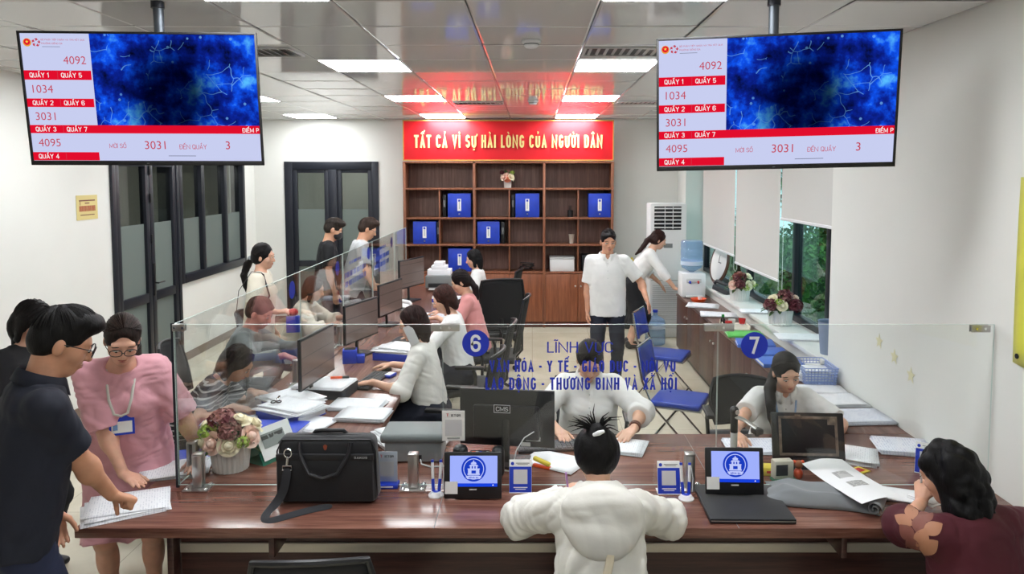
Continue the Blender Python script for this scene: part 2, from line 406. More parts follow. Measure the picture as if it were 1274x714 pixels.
# walls
T = .2
def wall_with_holes(axis, pos, thick, a0, a1, z0, z1, holes, name):
    """axis 'x': wall plane x=pos running along y; 'y': plane y=pos running along x. thick signed outward"""
    cuts = sorted({a0, a1} | {h[0] for h in holes} | {h[1] for h in holes}); m = MB()
    for p, q in zip(cuts, cuts[1:]):
        hs = sorted([h for h in holes if h[0] <= p and h[1] >= q], key=lambda h: h[2]); z = z0; segs = []
        for h in hs:
            if h[2] > z: segs.append((z, h[2]))
            z = h[3]
        if z < z1: segs.append((z, z1))
        for (s0, s1) in segs:
            lo, hi = min(pos, pos+thick), max(pos, pos+thick)
            if axis == 'x': m.bb(lo, hi, p, q, s0, s1)
            else: m.bb(p, q, lo, hi, s0, s1)
    return struct(m, name, M_WALL)
DL = (7.36, 8.75, 0, 2.47); WL = (8.80, 10.76, .95, 2.47); WR = (5.42, 10.6, .87, 2.75)
wall_with_holes('x', XL, -T, -3.5, YB+T, 0, ZC+.1, [DL, WL], 'wall_left')
wall_with_holes('y', YB, T, XL, XR+.45, 0, ZC+.1, [(-3.74, -2.32, 0, 2.45)], 'wall_back')
wall_with_holes('x', XR, .42, -3.5, YB, 0, ZC+.1, [WR], 'wall_right')
struct(MB().bb(XL-T, XR+.42, -3.7, -3.5, 0, ZC+.1), 'wall_behind', M_WALL)
M_SKIRT = pm('skirting tile', (120, 100, 88), .3)
struct(MB().bb(XL, XL+.012, -3.5, 7.36, 0, .1).bb(XL, XL+.012, 8.75, YB, 0, .1), 'baseboard_left', M_SKIRT)
struct(MB().bb(XL, -3.74, YB-.012, YB, 0, .1).bb(-2.32, -1.87, YB-.012, YB, 0, .1).bb(1.18, XR, YB-.012, YB, 0, .1), 'baseboard_back', M_SKIRT)
# corridor behind the left wall, room behind the back door
M_COR = pm('corridor paint', (172, 172, 166), .8)
struct(MB().bb(-6.6, -6.5, 5, 13, 0, 3.1).bb(-6.5, XL-T, 4.9, 5, 0, 3.1).bb(-6.5, XL-T, 13, 13.1, 0, 3.1), 'wall_corridor', M_COR)
struct(MB().bb(XL-T, XR, 13.6, 13.7, 0, 3.1).bb(-1.9, -1.8, YB+T, 13.6, 0, 3.1), 'wall_rear_room', M_COR)
def added_lamp(x, y, lab, p):  # unseen lamps, added to brighten the spaces behind the glazed doors
    t = thing('ceiling_light', lab, 'light', (x, y, ZC-.02), 0)
    MB().box((0, 0, .02), (.62, .62, .04), .004).build('frame', M_WHITE, t); MB().box((0, 0, -.002), (.56, .56, .006)).build('diffuser', emis('added lamp panel', (255, 250, 240), p), t)
added_lamp(-5.3, 9.2, 'added square ceiling light, unseen, brightening the corridor behind the left doors', 40)
added_lamp(-3.0, 12.5, 'added square ceiling light, unseen, brightening the room behind the back door', 34)
# left double door and internal window
def framed(nm, kind_structure, o, U, panes, frames, zf, depth=.07):
    pass
def ybox(m, y0, y1, z0, z1, d0=-.05, d1=.02, mat=0, bev=.003): m.bb(XL+d0, XL+d1, y0, y1, z0, z1, bev, mat)
def leaf_left(root, y0, y1, nm):
    f = MB(); w_ = .075
    ybox(f, y0, y0+w_, .01, 2.42); ybox(f, y1-w_, y1, .01, 2.42); ybox(f, y0+w_, y1-w_, 2.34, 2.42); ybox(f, y0+w_, y1-w_, .86, .96); ybox(f, y0+w_, y1-w_, .01, .12)
    lf = f.build(nm, M_DARK, root)
    ybox(m := MB(), y0+w_, y1-w_, 1.72, 2.34, -.02, -.012, bev=0); m.build('clear_pane', M_DOORGLASS, lf)
    ybox(m := MB(), y0+w_, y1-w_, .96, 1.72, -.02, -.012, bev=0); m.build('frosted_pane', M_FROST, lf)
    ybox(m := MB(), y0+w_, y1-w_, .12, .86, -.02, -.012, bev=0); m.build('lower_pane', M_FROST, lf)
    return lf
d1 = bpy.data.objects.new('door_1', None); C.objects.link(d1); d1['kind'] = 'structure'
m = MB(); ybox(m, 7.36, 7.42, 0, 2.47, -.2, .03); ybox(m, 8.69, 8.75, 0, 2.47, -.2, .03); ybox(m, 7.42, 8.69, 2.42, 2.47, -.2, .03); m.build('door_frame', M_DARK, d1)
leaf_left(d1, 7.425, 8.08, 'door_leaf'); lf = leaf_left(d1, 8.09, 8.685, 'door_leaf')
MB().bb(XL+.02, XL+.032, 8.10, 8.14, .92, 1.28, .003).cyl((XL+.03, 8.12, 1.06), (XL+.075, 8.12, 1.06), .008).cyl((XL+.07, 8.12, 1.06), (XL+.07, 8.25, 1.06), .009).build('handle', M_BLACK, lf)
for z in (1.5, 1.95, 2.25): MB().bb(XL+.02, XL+.035, 8.075, 8.105, z, z+.1, .003).build('hinge', M_BLACK, lf)
w1 = bpy.data.objects.new('window_1', None); C.objects.link(w1); w1['kind'] = 'structure'
m = MB(); ybox(m, 8.76, 8.84, .95, 2.47, -.15, .03); ybox(m, 10.68, 10.76, .95, 2.47, -.15, .03); ybox(m, 8.84, 10.68, 2.40, 2.47, -.15, .03); ybox(m, 8.84, 10.68, .95, 1.05, -.15, .035)
for y in (9.42, 10.12): ybox(m, y-.045, y+.045, 1.05, 2.40, -.08, .015)
m.build('window_frame', M_DARK, w1)
for y0, y1 in ((8.84, 9.375), (9.465, 10.075), (10.165, 10.68)):
    ybox(m := MB(), y0, y1, 1.72, 2.40, -.04, -.032, bev=0); m.build('clear_pane', M_DOORGLASS, w1)
    ybox(m := MB(), y0, y1, 1.05, 1.72, -.04, -.032, bev=0); m.build('frosted_pane', M_FROST, w1)
# back double door
d2 = bpy.data.objects.new('door_2', None); C.objects.link(d2); d2['kind'] = 'structure'
m = MB()
for x0, x1, z0, z1 in ((-3.74, -3.62, 0, 2.45), (-2.42, -2.32, 0, 2.45), (-3.62, -2.42, 2.33, 2.45), (-3.08, -2.95, 0, 2.33)): m.bb(x0, x1, YB-.02, YB+.15, z0, z1, .004)
m.build('door_frame', M_DARK, d2)
for x0, x1 in ((-3.62, -3.08), (-2.95, -2.42)):
    f = MB(); a = .065
    f.bb(x0, x0+a, YB, YB+.06, .01, 2.33, .004).bb(x1-a, x1, YB, YB+.06, .01, 2.33, .004).bb(x0+a, x1-a, YB, YB+.06, 2.28, 2.33, .004).bb(x0+a, x1-a, YB, YB+.06, .01, .14, .004).bb(x0+a, x1-a, YB, YB+.06, .86, .95, .004)
    lf = f.build('door_leaf', M_DARK, d2)
    MB().bb(x0+a, x1-a, YB+.03, YB+.036, 1.73, 2.28).build('clear_pane', M_DOORGLASS, lf)
    MB().bb(x0+a, x1-a, YB+.03, YB+.036, .95, 1.73).build('frosted_pane', M_FROST, lf)
    MB().bb(x0+a, x1-a, YB+.03, YB+.036, .14, .86).build('lower_pane', M_FROST, lf)
# right window: sill, frames, glass, blinds
M_SILL = pm('white stone sill', (222, 222, 218), .3, var=.03, vscale=5)
struct(MB().bb(2.16, 2.62, 5.42, 10.6, .84, .875, .006), 'trim_1', M_SILL)
w2 = bpy.data.objects.new('window_2', None); C.objects.link(w2); w2['kind'] = 'structure'
m = MB()
for y in (5.45, 6.15, 6.95, 8.45, 9.9, 10.57): m.bb(2.47, 2.55, y-.035, y+.035, .875, 2.75, .004)
m.bb(2.47, 2.55, 5.45, 10.57, .875, .935, .004).bb(2.47, 2.55, 5.45, 10.57, 2.69, 2.75, .004)
m.bb(2.46, 2.54, 5.75, 5.95, .875, 2.75, .004)
m.build('window_frame', M_DARK, w2)
for y0, y1 in ((5.485, 5.75), (5.95, 6.115), (6.185, 6.915), (6.985, 8.415), (8.485, 9.865), (9.935, 10.535)):
    MB().bb(2.505, 2.511, y0, y1, .935, 2.69).build('pane', M_WINGLASS, w2)
t_ = NT('roller blind fabric'); t_.b.inputs['Base Color'].default_value = lin((206, 206, 202)); t_.b.inputs['Roughness'].default_value = .85
wv = t_.noise(t_.obj((1, 1, 1)), 420, 2); t_.bump(wv, .12, .0008)
t_.b.inputs['Transmission Weight'].default_value = 0
M_BLIND = t_.m
for n_, (y0, y1, zb, lab) in enumerate(((8.47, 10.05, 1.33, 'pale grey roller blind farthest along the right wall'), (6.93, 8.41, 1.26, 'middle pale grey roller blind, hanging lowest'), (5.5, 6.88, 1.85, 'pale grey roller blind nearest the viewer, pulled higher than the others'))):
    t = thing('roller_blind', lab, 'blind', (2.35, (y0+y1)/2, 2.72), 0, 'roller blinds on the right window'); h = (y1-y0)/2
    MB().cyl((0, -h, 0), (0, h, 0), .025).build('roller', M_LGREY, t)
    MB().bb(-.027, -.0255, -h, h, zb-2.72, 0).build('fabric', M_BLIND, t)
    MB().bb(-.036, -.018, -h, h, zb-2.74, zb-2.715, .005).build('bottom_bar', M_WHITE, t)
    pts = [(-.03, -h-.012, 0), (-.03, -h-.012, -1.55), (-.012, -h-.012, -1.58), (.006, -h-.012, -1.55), (.006, -h-.012, 0)]
    MB().tube(pts, .0022, 6).build('pull_cord', M_WHITE, t)
# outdoors beyond the right window
g = struct(MB().bb(2.7, 30, -2, 30, -.5, -.3), 'ground_outside', pm('lawn soil', (74, 108, 52), .9, var=.25, vscale=3))
def leafball(name, label, c, r, n, seed, mats, cat='shrub', group=None, size=.06):
    rd = random.Random(seed); t = thing(name, label, cat, (c[0], c[1], c[2]-r[2]), 0, group)
    m = MB()
    for k in range(n):
        v = Vector((rd.gauss(0, 1), rd.gauss(0, 1), rd.gauss(0, 1))).normalized(); f = rd.uniform(.55, 1)**.5
        p = Vector((v.x*r[0]*f, v.y*r[1]*f, v.z*r[2]*f + r[2]))
        x = Vector((rd.uniform(-1, 1), rd.uniform(-1, 1), rd.uniform(-1, 1))).normalized(); y = v.cross(x).normalized(); s_ = size*rd.uniform(.6, 1.3)
        q = [m.bm.verts.new(p+x*s_), m.bm.verts.new(p+y*s_*.5+v*s_*.2), m.bm.verts.new(p-x*s_), m.bm.verts.new(p-y*s_*.5+v*s_*.2)]
        fc = m.bm.faces.new(q); fc.material_index = rd.randrange(len(mats)); fc.tag = True
    m.build('foliage', mats, t, 0)
    MB().cyl((0, 0, -.4), (0, 0, r[2]), .05).build('trunk', pm('bark', (70, 55, 40), .9), t)
    return t
GR = [pm('hedge leaf', (52, 104, 44), .6), pm('hedge leaf light', (84, 140, 58), .6), pm('hedge leaf dark', (34, 74, 36), .6)]
for k, (x, y, r, lab) in enumerate((
    (5.2, 12.0, (.9, 1.3, .75), 'clipped green bush outside the window beside the round clock'), (5.2, 14.9, (.9, 1.4, .8), 'clipped green bush outside, farthest along the window'),
    (5.0, 17.8, (1.0, 1.5, .9), 'dark green bush far outside behind the blinds'), (5.0, 9.4, (.8, 1.2, .6), 'low green bush outside behind the nearer flower pot'))):
    leafball('garden_bush', lab, (x, y, r[2]-.35), r, 1500, 20+k, GR, 'bush', 'bushes outside the window', .07)
for k, (x, y, lab) in enumerate(((9.5, 21, 'tall dark green tree far outside the right window'), (8.5, 15.5, 'tall green tree outside the gap under the nearest blind'))):
    leafball('garden_tree', lab, (x, y, 2.2), (2.4, 2.6, 2.4), 3000, 40+k, GR, 'tree', 'trees outside the window', .16)
# ---------------------------------------------------------------- people: smooth-blended volumes turned into one skin
V = lambda *a: np.array(a, float)
def unit(v): v = np.asarray(v, float); return v/max(np.linalg.norm(v), 1e-9)
class Vol:
    def __init__(s, h): s.h = h; s.p = []; s.wr = 0; s.seed = 0; s.fine = None
    def _add(s, f, lo, hi, k, op): s.p.append((f, np.minimum(lo, hi), np.maximum(lo, hi), k, op)); return s
    def cone(s, a, b, r0, r1=None, k=.02, flat=0, sq=None, op=1):
        a = V(*a); b = V(*b); r1 = r0 if r1 is None else r1; ab = b-a; L2 = max(ab@ab, 1e-9); L = L2**.5; u = ab/L
        def f(P):
            q = P-a
            if sq is not None: q = q+(1/sq[1]-1)*(q@sq[0])[..., None]*sq[0]
            t = (q@ab)/L2; tc = np.clip(t, 0, 1); d = np.linalg.norm(q-tc[..., None]*ab, axis=-1)-(r0+(r1-r0)*tc)
            if sq is not None: d = d*min(1, sq[1])
            if flat & 1: d = np.maximum(d, -t*L)
            if flat & 2: d = np.maximum(d, (t-1)*L)
            return d
        m = max(r0, r1)*(max(1, sq[1]) if sq is not None else 1)
        return s._add(f, np.minimum(a, b)-m, np.maximum(a, b)+m, k, op)
    def ell(s, c, r, M=None, k=.02, op=1):
        c = V(*c); r = V(*r); M = np.eye(3) if M is None else np.asarray(M)
        def f(P):
            q = (P-c)@M; k0 = np.linalg.norm(q/r, axis=-1); k1 = np.linalg.norm(q/(r*r), axis=-1)
            return k0*(k0-1)/np.maximum(k1, 1e-6)
        e = np.sqrt(((M*r)**2).sum(1)); return s._add(f, c-e, c+e, k, op)
    def loft(s, o, M, t, rx, ry, oy=None, k=.02, flat=0, p=2.3, op=1):
        o = V(*o); M = np.asarray(M); t = np.array(t, float); rx = np.array(rx, float); ry = np.array(ry, float); oy = np.zeros(len(t)) if oy is None else np.array(oy, float)
        def f(P):
            q = (P-o)@M; z = np.clip(q[..., 2], t[0], t[-1]); a = np.interp(z, t, rx); b = np.interp(z, t, ry); y = q[..., 1]-np.interp(z, t, oy)
            g = (np.abs(q[..., 0]/a)**p+np.abs(y/b)**p)**(1/p); d = (g-1)*np.minimum(a, b)
            ez = np.maximum(t[0]-q[..., 2], q[..., 2]-t[-1]); dd = np.where((d > 0) & (ez > 0), np.hypot(np.maximum(d, 0), np.maximum(ez, 0)), np.maximum(d, ez))
            return dd
        m = max(rx.max(), ry.max())+np.abs(oy).max(); e0 = o+M[:, 2]*t[0]; e1 = o+M[:, 2]*t[-1]
        return s._add(f, np.minimum(e0, e1)-m, np.maximum(e0, e1)+m, k, op)
    def mesh(s, clip=None):
        h = s.h; lo = np.min([p[1] for p in s.p if p[4] == 1], axis=0)-2.5*h; hi = np.max([p[2] for p in s.p if p[4] == 1], axis=0)+2.5*h
        n = np.ceil((hi-lo)/h).astype(int)+1; F = np.full(n, .09, np.float32)
        ax = [lo[i]+h*np.arange(n[i]) for i in range(3)]
        for f, a, b, k, op in s.p:
            e = max(k, 0)*1.0+.012
            i0 = np.maximum(0, np.floor((a-e-lo)/h).astype(int)); i1 = np.minimum(n, np.ceil((b+e-lo)/h).astype(int)+1)
            if np.any(i1 <= i0): continue
            sl = tuple(slice(i0[i], i1[i]) for i in range(3))
            P = np.stack(np.meshgrid(*[ax[i][sl[i]] for i in range(3)], indexing='ij'), -1); d = f(P).astype(np.float32); g = F[sl]
            if op == 1:
                if k > 0: w_ = np.clip(.5+.5*(g-d)/k, 0, 1); F[sl] = g*(1-w_)+d*w_-k*w_*(1-w_)
                else: F[sl] = np.minimum(g, d)
            else:
                if k > 0: w_ = np.clip(.5-.5*(g+d)/k, 0, 1); F[sl] = g*(1-w_)-d*w_+k*w_*(1-w_)
                else: F[sl] = np.maximum(g, -d)
        if s.wr:
            rd = np.random.RandomState(s.seed); band = np.abs(F) < .03; idx = np.nonzero(band); P = np.stack([ax[i][idx[i]] for i in range(3)], -1)
            wv = 0; W_ = P.copy()
            for q in range(3): W_ = W_+.02*np.sin(P@(rd.randn(3)*14)+rd.rand()*6)[:, None]*rd.randn(3)
            for q in range(7): fq = unit(rd.randn(3))*rd.uniform(22, 75); wv = wv+(1-2*np.abs(np.sin(W_@fq+rd.rand()*6)))*22/np.linalg.norm(fq)
            F[idx] += (s.wr*wv/2.6).astype(np.float32)
        if s.fine is not None: F = s.fine(F, ax)
        I = F < 0; m = np.zeros(np.array(n)-1, bool); c = 0
        c = sum(I[x:n[0]-1+x, y:n[1]-1+y, z:n[2]-1+z].astype(np.int8) for x in (0, 1) for y in (0, 1) for z in (0, 1)); m = (c > 0) & (c < 8)
        cell = np.argwhere(m); cid = np.full(m.shape, -1, np.int64); cid[m] = np.arange(len(cell))
        val = {(x, y, z): F[cell[:, 0]+x, cell[:, 1]+y, cell[:, 2]+z] for x in (0, 1) for y in (0, 1) for z in (0, 1)}
        acc = np.zeros((len(cell), 3)); cnt = np.zeros(len(cell))
        for a in val:
            for d in range(3):
                if a[d] == 0:
                    b = list(a); b[d] = 1; va, vb = val[a], val[tuple(b)]; x = (va < 0) != (vb < 0); t = np.where(x, va/np.where(x, va-vb, 1), 0)
                    p = np.array(a, float)[None]+np.eye(3)[d][None]*t[:, None]; acc += np.where(x[:, None], p, 0); cnt += x
        vert = lo+h*(cell+acc/np.maximum(cnt, 1)[:, None]); faces = []
        for d in range(3):
            e, g = [(1, 2), (2, 0), (0, 1)][d]
            A = I.take(range(0, n[d]-1), d); Bv = I.take(range(1, n[d]), d); x = np.argwhere(A != Bv)
            x = x[(x[:, e] > 0) & (x[:, g] > 0) & (x[:, e] < n[e]-1) & (x[:, g] < n[g]-1)]
            def cc(de, dg): y = x.copy(); y[:, e] -= de; y[:, g] -= dg; return cid[y[:, 0], y[:, 1], y[:, 2]]
            q = np.stack([cc(1, 1), cc(0, 1), cc(0, 0), cc(1, 0)], 1); s0 = A[x[:, 0], x[:, 1], x[:, 2]]
            q[~s0] = q[~s0][:, ::-1]; faces.append(q)
        fc = np.concatenate(faces); fc = fc[(fc >= 0).all(1)]
        return vert, fc
    def build(s, name, mat, parent):
        v, f = s.mesh(); me = bpy.data.meshes.new(name); me.vertices.add(len(v)); me.vertices.foreach_set('co', v.astype('f').ravel())
        me.loops.add(f.size); me.loops.foreach_set('vertex_index', f.ravel().astype('i')); me.polygons.add(len(f))
        me.polygons.foreach_set('loop_start', np.arange(0, f.size, 4, dtype='i')); me.polygons.foreach_set('loop_total', np.full(len(f), 4, 'i'))
        me.update(calc_edges=True); me.validate(); me.materials.append(mat); me.shade_smooth()
        return link(name, me, parent)
def skin(rgb):
    nm = 'skin %d %d %d' % rgb
    if nm in MATS: return MATS[nm]
    m = pm(nm, rgb, .5, var=.05, vscale=14, bump=.06, bscale=150); b = m.node_tree.nodes['Principled BSDF']
    b.inputs['Subsurface Weight'].default_value = .12; b.inputs['Subsurface Radius'].default_value = (.02, .008, .004); b.inputs['Subsurface Scale'].default_value = .4
    return m
def hairmat(rgb):
    nm = 'hair %d %d %d' % rgb
    if nm in MATS: return MATS[nm]
    t = NT(nm); v = t.obj((170, 170, 26)); n = t.noise(v, 1, 4, .65)
    t.link(t.ramp(n, [(.35, tuple(c*.4 for c in rgb)), (.68, tuple(min(255, c*1.05) for c in rgb))]), t.b.inputs['Base Color']); t.b.inputs['Roughness'].default_value = .5; t.b.inputs['Specular IOR Level'].default_value = .18
    t.bump(n, .5, .004); MATS[nm] = t.m; return t.m
def cloth(name, rgb, bs=320, sheen=.15, rough=.8, var=.03): return pm(name, rgb, rough, var=var, vscale=6, bump=.12, bscale=bs, sheen=sheen)
M_EYEW = pm('eye white', (226, 222, 216), .3); M_EYED = pm('dark iris', (26, 18, 14), .2); M_LIP = pm('lip', (170, 92, 88), .45)
def ik(a, t, l1, l2, pole):
    a = V(*a); t = V(*t); d = t-a; L = np.linalg.norm(d); L = min(L, (l1+l2)*.998); u = unit(d); t = a+u*L
    x = (l1*l1-l2*l2+L*L)/(2*L); h = math.sqrt(max(l1*l1-x*x, 0)); p = V(*pole); p = unit(p-u*(p@u)); return a+u*x+p*h, t
def person(label, loc, face, h=1.60, fem=True, zp=None, sit=False, lean=0, side=0, twist=0, head=(0, 0, 0), RH=None, LH=None, feet=None, tone=(216, 170, 144),
           top=None, bottom=None, hair='short', haircol=(26, 22, 22), shoes=(40, 38, 40), res=.007, extras=(), cat='person', pony=None, polesR=None, polesL=None, group=None, fat=1.0, knee=None, hairlen=.3, smooth_hair=True):
    s = h/1.66; root = thing('person', label, cat, (loc[0], loc[1], loc[2] if len(loc) > 2 else 0), face, group)
    Rz = np.array(Matrix.Rotation(R(face), 3, 'Z')); O = V(loc[0], loc[1], loc[2] if len(loc) > 2 else 0)
    W2L = lambda p: (V(*p)-O)@Rz; D2L = lambda d: V(*d)@Rz
    zp = (.50 if sit else .865*s) if zp is None else zp
    P0 = V(0, 0, zp); l = R(lean); sd = R(side)
    Sp = np.array((Matrix.Rotation(sd, 3, 'Y') @ Matrix.Rotation(-l, 3, 'X'))); up = Sp[:, 2]
    Tw = Sp @ np.array(Matrix.Rotation(R(twist), 3, 'Z')); rx_ = Tw[:, 0]
    N = P0+up*.535*s; shw = (.150 if fem else .170)*s*(.5+.5*fat); SC = P0+up*.475*s
    SR, SL = SC+rx_*shw, SC-rx_*shw
    Hm = np.array(Matrix.Rotation(R(head[1]), 3, 'Z') @ Matrix.Rotation(R(-head[0]), 3, 'X') @ Matrix.Rotation(R(head[2]), 3, 'Y'))
    Hc = N+up*.055*s+Hm[:, 2]*.10*s+Hm[:, 1]*.022*s; hs = s*(.97 if fem else 1.0)*1.03
    hp = lambda x, y, z: Hc+Hm@(V(x, y, z)*hs)
    la, lf = .285*s, .245*s
    arms = []
    for sg, S0, H_, pol in ((1, SR, RH, polesR), (-1, SL, LH, polesL)):
        if H_ is None: H_ = dict(p=None)
        if H_.get('p') is None:
            wl = S0+V(sg*.035, .06, -.52)*s; d = unit(V(sg*.02, .12, -1)); n = V(-sg, 0, 0); pole = V(sg*.5, -1, 0); cu = .35
        else:
            d = unit(D2L(H_.get('d', (0, 1, 0)))) if 'd' in H_ else unit(W2L(H_['p'])-S0); n = unit(D2L(H_.get('n', (0, 0, -1)))); n = unit(n-d*(n@d))
            wl = W2L(H_['p'])-d*.06*s; pole = V(sg*.8, -.5, -.6) if pol is None else V(*pol); cu = H_.get('curl', .25); cu = .14 if H_['p'][2] < .83 and cu < .6 else cu
        E, Wr = ik(S0, wl, la, lf, pole); arms.append((sg, S0, E, Wr, d, n, cu))
    lt, ls = .425*s, .395*s; legs = []
    for sg in (1, -1):
        hj = P0+V(sg*.088*s, 0, -.015)
        ft = feet[0 if sg == 1 else 1] if feet else ((sg*.11, .40, .075) if sit else (sg*.095, .0, .075))
        K, A = ik(hj, V(*ft), lt, ls, V(sg*.12, 1, .25 if sit else 0) if knee is None else V(*knee)); legs.append((sg, hj, K, A))
    fm = fat
    sk = dict(t=[-.10, 0, .16, .34, .45, .50, .535], rx=[.10, .158, .128, .150, .150, .10, .058], ry=[.08, .108, .092, .108, .085, .07, .055]) if fem else \
         dict(t=[-.10, 0, .16, .34, .45, .50, .535], rx=[.10, .152, .142, .165, .165, .11, .064], ry=[.08, .108, .10, .112, .09, .075, .06])
    t_ = np.array(sk['t'])*s; rxs = np.array(sk['rx'])*s*fm; rys = np.array(sk['ry'])*s*fm; oy = np.array([0, 0, .005, .012, 0, -.005, 0])*s
    M_SK = skin(tone)
    b = Vol(res)
    b.loft(P0, Sp, t_, rxs*.93, rys*.93, oy, k=.03)
    b.cone(N-up*.03*s, hp(0, -.02, -.05), .052*s if fem else .06*s, .05*s if fem else .057*s, k=.02)
    for S0 in (SR, SL): b.cone(N-up*.005*s, S0+(SC-S0)*.2-up*.004*s, .042*s, .040*s*fm, k=.03)
    for sg, S0, E, Wr, d, n, cu in arms:
        b.cone(S0, E, .045*s*fm, .036*s*fm, k=.025); b.cone(E, Wr, .037*s*fm, .025*s, k=.012); b.ell(E+(Wr-E)*.25, V(.04, .04, .055)*s*fm*.95, k=.03)
        th = unit(np.cross(d, n))*sg; lat = -th
        for j, off in enumerate((.026, .009, -.009, -.025)):
            kn = Wr+d*(.088 if j in (1, 2) else .082)*s+th*off*s-n*.004; b.cone(Wr+d*.012*s+th*off*.5*s, kn, .0145*s, .0125*s, k=.012)
            Ls = np.array([.46, .30, .24])*(.070, .078, .072, .056)[j]*s; q = kn; dv = unit(d+th*off*1.6); a = 0
            for jj in range(3):
                a += cu*(.8, 1.1, .8)[jj]*(1+.10*j); dd = dv*math.cos(a)+n*math.sin(a); q2 = q+dd*Ls[jj]; b.cone(q, q2, (.0092, .0085, .0078)[jj]*s, (.0086, .0078, .0068)[jj]*s, k=.004); q = q2
        q = Wr+d*.022*s+th*.018*s; dd = unit(d*.75+th*.65+n*(.15+cu*.35))
        for jj, (L_, r_) in enumerate(((.045, .0135), (.032, .0105), (.026, .009))):
            q2 = q+dd*L_*s; b.cone(q, q2, r_*s, r_*.9*s, k=.006); q = q2; dd = unit(dd+d*.25+n*cu*.3-th*.2)
    for sg, hj, K, A in legs:
        b.cone(hj, K, .078*s*fm, .053*s, k=.02); b.cone(K, A, .05*s, .034*s, k=.015); b.ell(K+(A-K)*.3+V(0, -.012, 0), V(.05, .05, .10)*s, k=.03)
        b.cone(A-V(0, .02, .02), A+V(sg*.01, .13*s, -.045), .03*s, .024*s, k=.02)
    # head
    HM = Hm
    b.ell(hp(0, -.012, .022), V(.072, .092, .088)*hs, HM, k=.015); b.ell(hp(0, .026, -.028), V(.0585, .062, .083)*hs, HM, k=.02); b.ell(hp(0, .045, -.088), V(.030, .034, .026)*hs, HM, k=.03)
    for e in (1, -1):
        b.ell(hp(e*.036, .052, -.028), V(.026, .026, .026)*hs, HM, k=.02); b.ell(hp(e*.074, -.010, -.012), V(.010, .019, .031)*hs, HM, k=.006)
        b.ell(hp(e*.031, .096, .006), V(.020, .016, .012)*hs, HM, k=.012, op=-1); b.ell(hp(e*.031, .076, .004), V(.017, .013, .013)*hs, HM, k=.006)
        b.ell(hp(e*.011, .090, -.034), V(.009, .009, .007)*hs, HM, k=.006)
    b.cone(hp(-.040, .072, .026), hp(.040, .072, .026), .014*hs, k=.015); b.cone(hp(0, .082, .012), hp(0, .102, -.030), .008*hs, .0125*hs, k=.01)
    b.ell(hp(0, .082, -.062), V(.022, .012, .012)*hs, HM, k=.012)
    bo = b.build('body', M_SK, root)
    # features
    Hm4 = Matrix(((HM[0][0], HM[0][1], HM[0][2], Hc[0]), (HM[1][0], HM[1][1], HM[1][2], Hc[1]), (HM[2][0], HM[2][1], HM[2][2], Hc[2]), (0, 0, 0, 1))) @ Matrix.Scale(hs, 4)
    def hm(m, nm, mats, par=None): m.bm.transform(Hm4); return m.build(nm, mats, par or root)
    dn = -.004 if head[0] > 15 else 0
    for e in (1, -1):
        m = MB().sph((e*.031, .0845, .003), (.0150, .007, .0062)); m.sph((e*.030, .0885, .003+dn), (.0062, .004, .0060), mat=1)
        m.tube([(e*(.031+dx), .0905-abs(dx)*.16, .0085-abs(dx)*.12) for dx in (-.016, -.008, 0, .008, .017)], .0018, 6, mat=1); hm(m, 'eye', [M_EYEW, M_EYED])
        hm(MB().tube([(e*(.031+dx), .0895-abs(dx)*.22-.002, .0265-abs(dx)*.15) for dx in (-.019, -.010, 0, .010, .020)], [.0022, .0032, .0034, .003, .0016], 6, flat=.8), 'eyebrow', hairmat(haircol if sum(haircol) < 160 else (40, 30, 28)))
    m = MB().tube([(dx, .0915-dx*dx*18, -.0585+abs(dx)*.03) for dx in (-.021, -.012, 0, .012, .021)], [.002, .0042, .0046, .0042, .002], 8, flat=.8).tube([(dx, .0905-dx*dx*18, -.066) for dx in (-.018, -.009, 0, .009, .018)], [.002, .0046, .0056, .0046, .002], 8, flat=.8); hm(m, 'lips', M_LIP)
    # hair
    MH = hairmat(haircol)
    if hair:
        v = Vol(res*.9); v.wr = .0035; v.seed = int(abs(loc[0])*100)+3
        E_ = lambda c, r, k=.012, op=1: v.ell(hp(*c), V(*r)*hs, HM, k=k, op=op)
        if hair in ('short', 'quiff', 'crop'):
            E_((0, -.016, .034), (.0765, .097, .093)); E_((0, .01, .082 if hair != 'crop' else .070), (.066, .086, .05 if hair == 'quiff' else .038), .03)
            E_((0, -.05, -.01), (.074, .062, .062), .02)
            if hair == 'quiff': E_((0, .062, .092), (.055, .042, .034), .025)
            E_((0, .110, -.014), (.066, .070, .100), .01, -1); E_((.075, .035, -.07), (.03, .055, .07), .01, -1); E_((-.075, .035, -.07), (.03, .055, .07), .01, -1); E_((0, -.02, -.16), (.13, .2, .095), .006, -1)
        else:
            E_((0, -.018, .032), (.082, .100, .096)); E_((0, -.04, -.015), (.078, .072, .075), .02)
            E_((0, .114, .004), (.062, .066, .094), .012, -1); E_((0, -.02, -.20), (.13, .2, .105), .01, -1)
            if hair in ('bob', 'long', 'curly'):
                L_ = {'bob': -.115, 'long': -.10, 'curly': -.12}[hair]
                for e in (1, -1): v.cone(hp(e*.074, -.012, .03), hp(e*.079, .000, L_), .022*hs, .019*hs, k=.02, sq=(HM[:, 0], .62))
                E_((0, -.072, -.05), (.077, .044, .085), .02)
            if hair == 'bun': E_((0, -.03, .02), (.098, .098, .10), .02); E_((0, -.095, .075), (.045, .035, .045), .012); E_((0, .108, -.030), (.060, .062, .090), .012, -1)
            if hair == 'low': E_((0, -.105, -.045), (.036, .03, .034), .012)
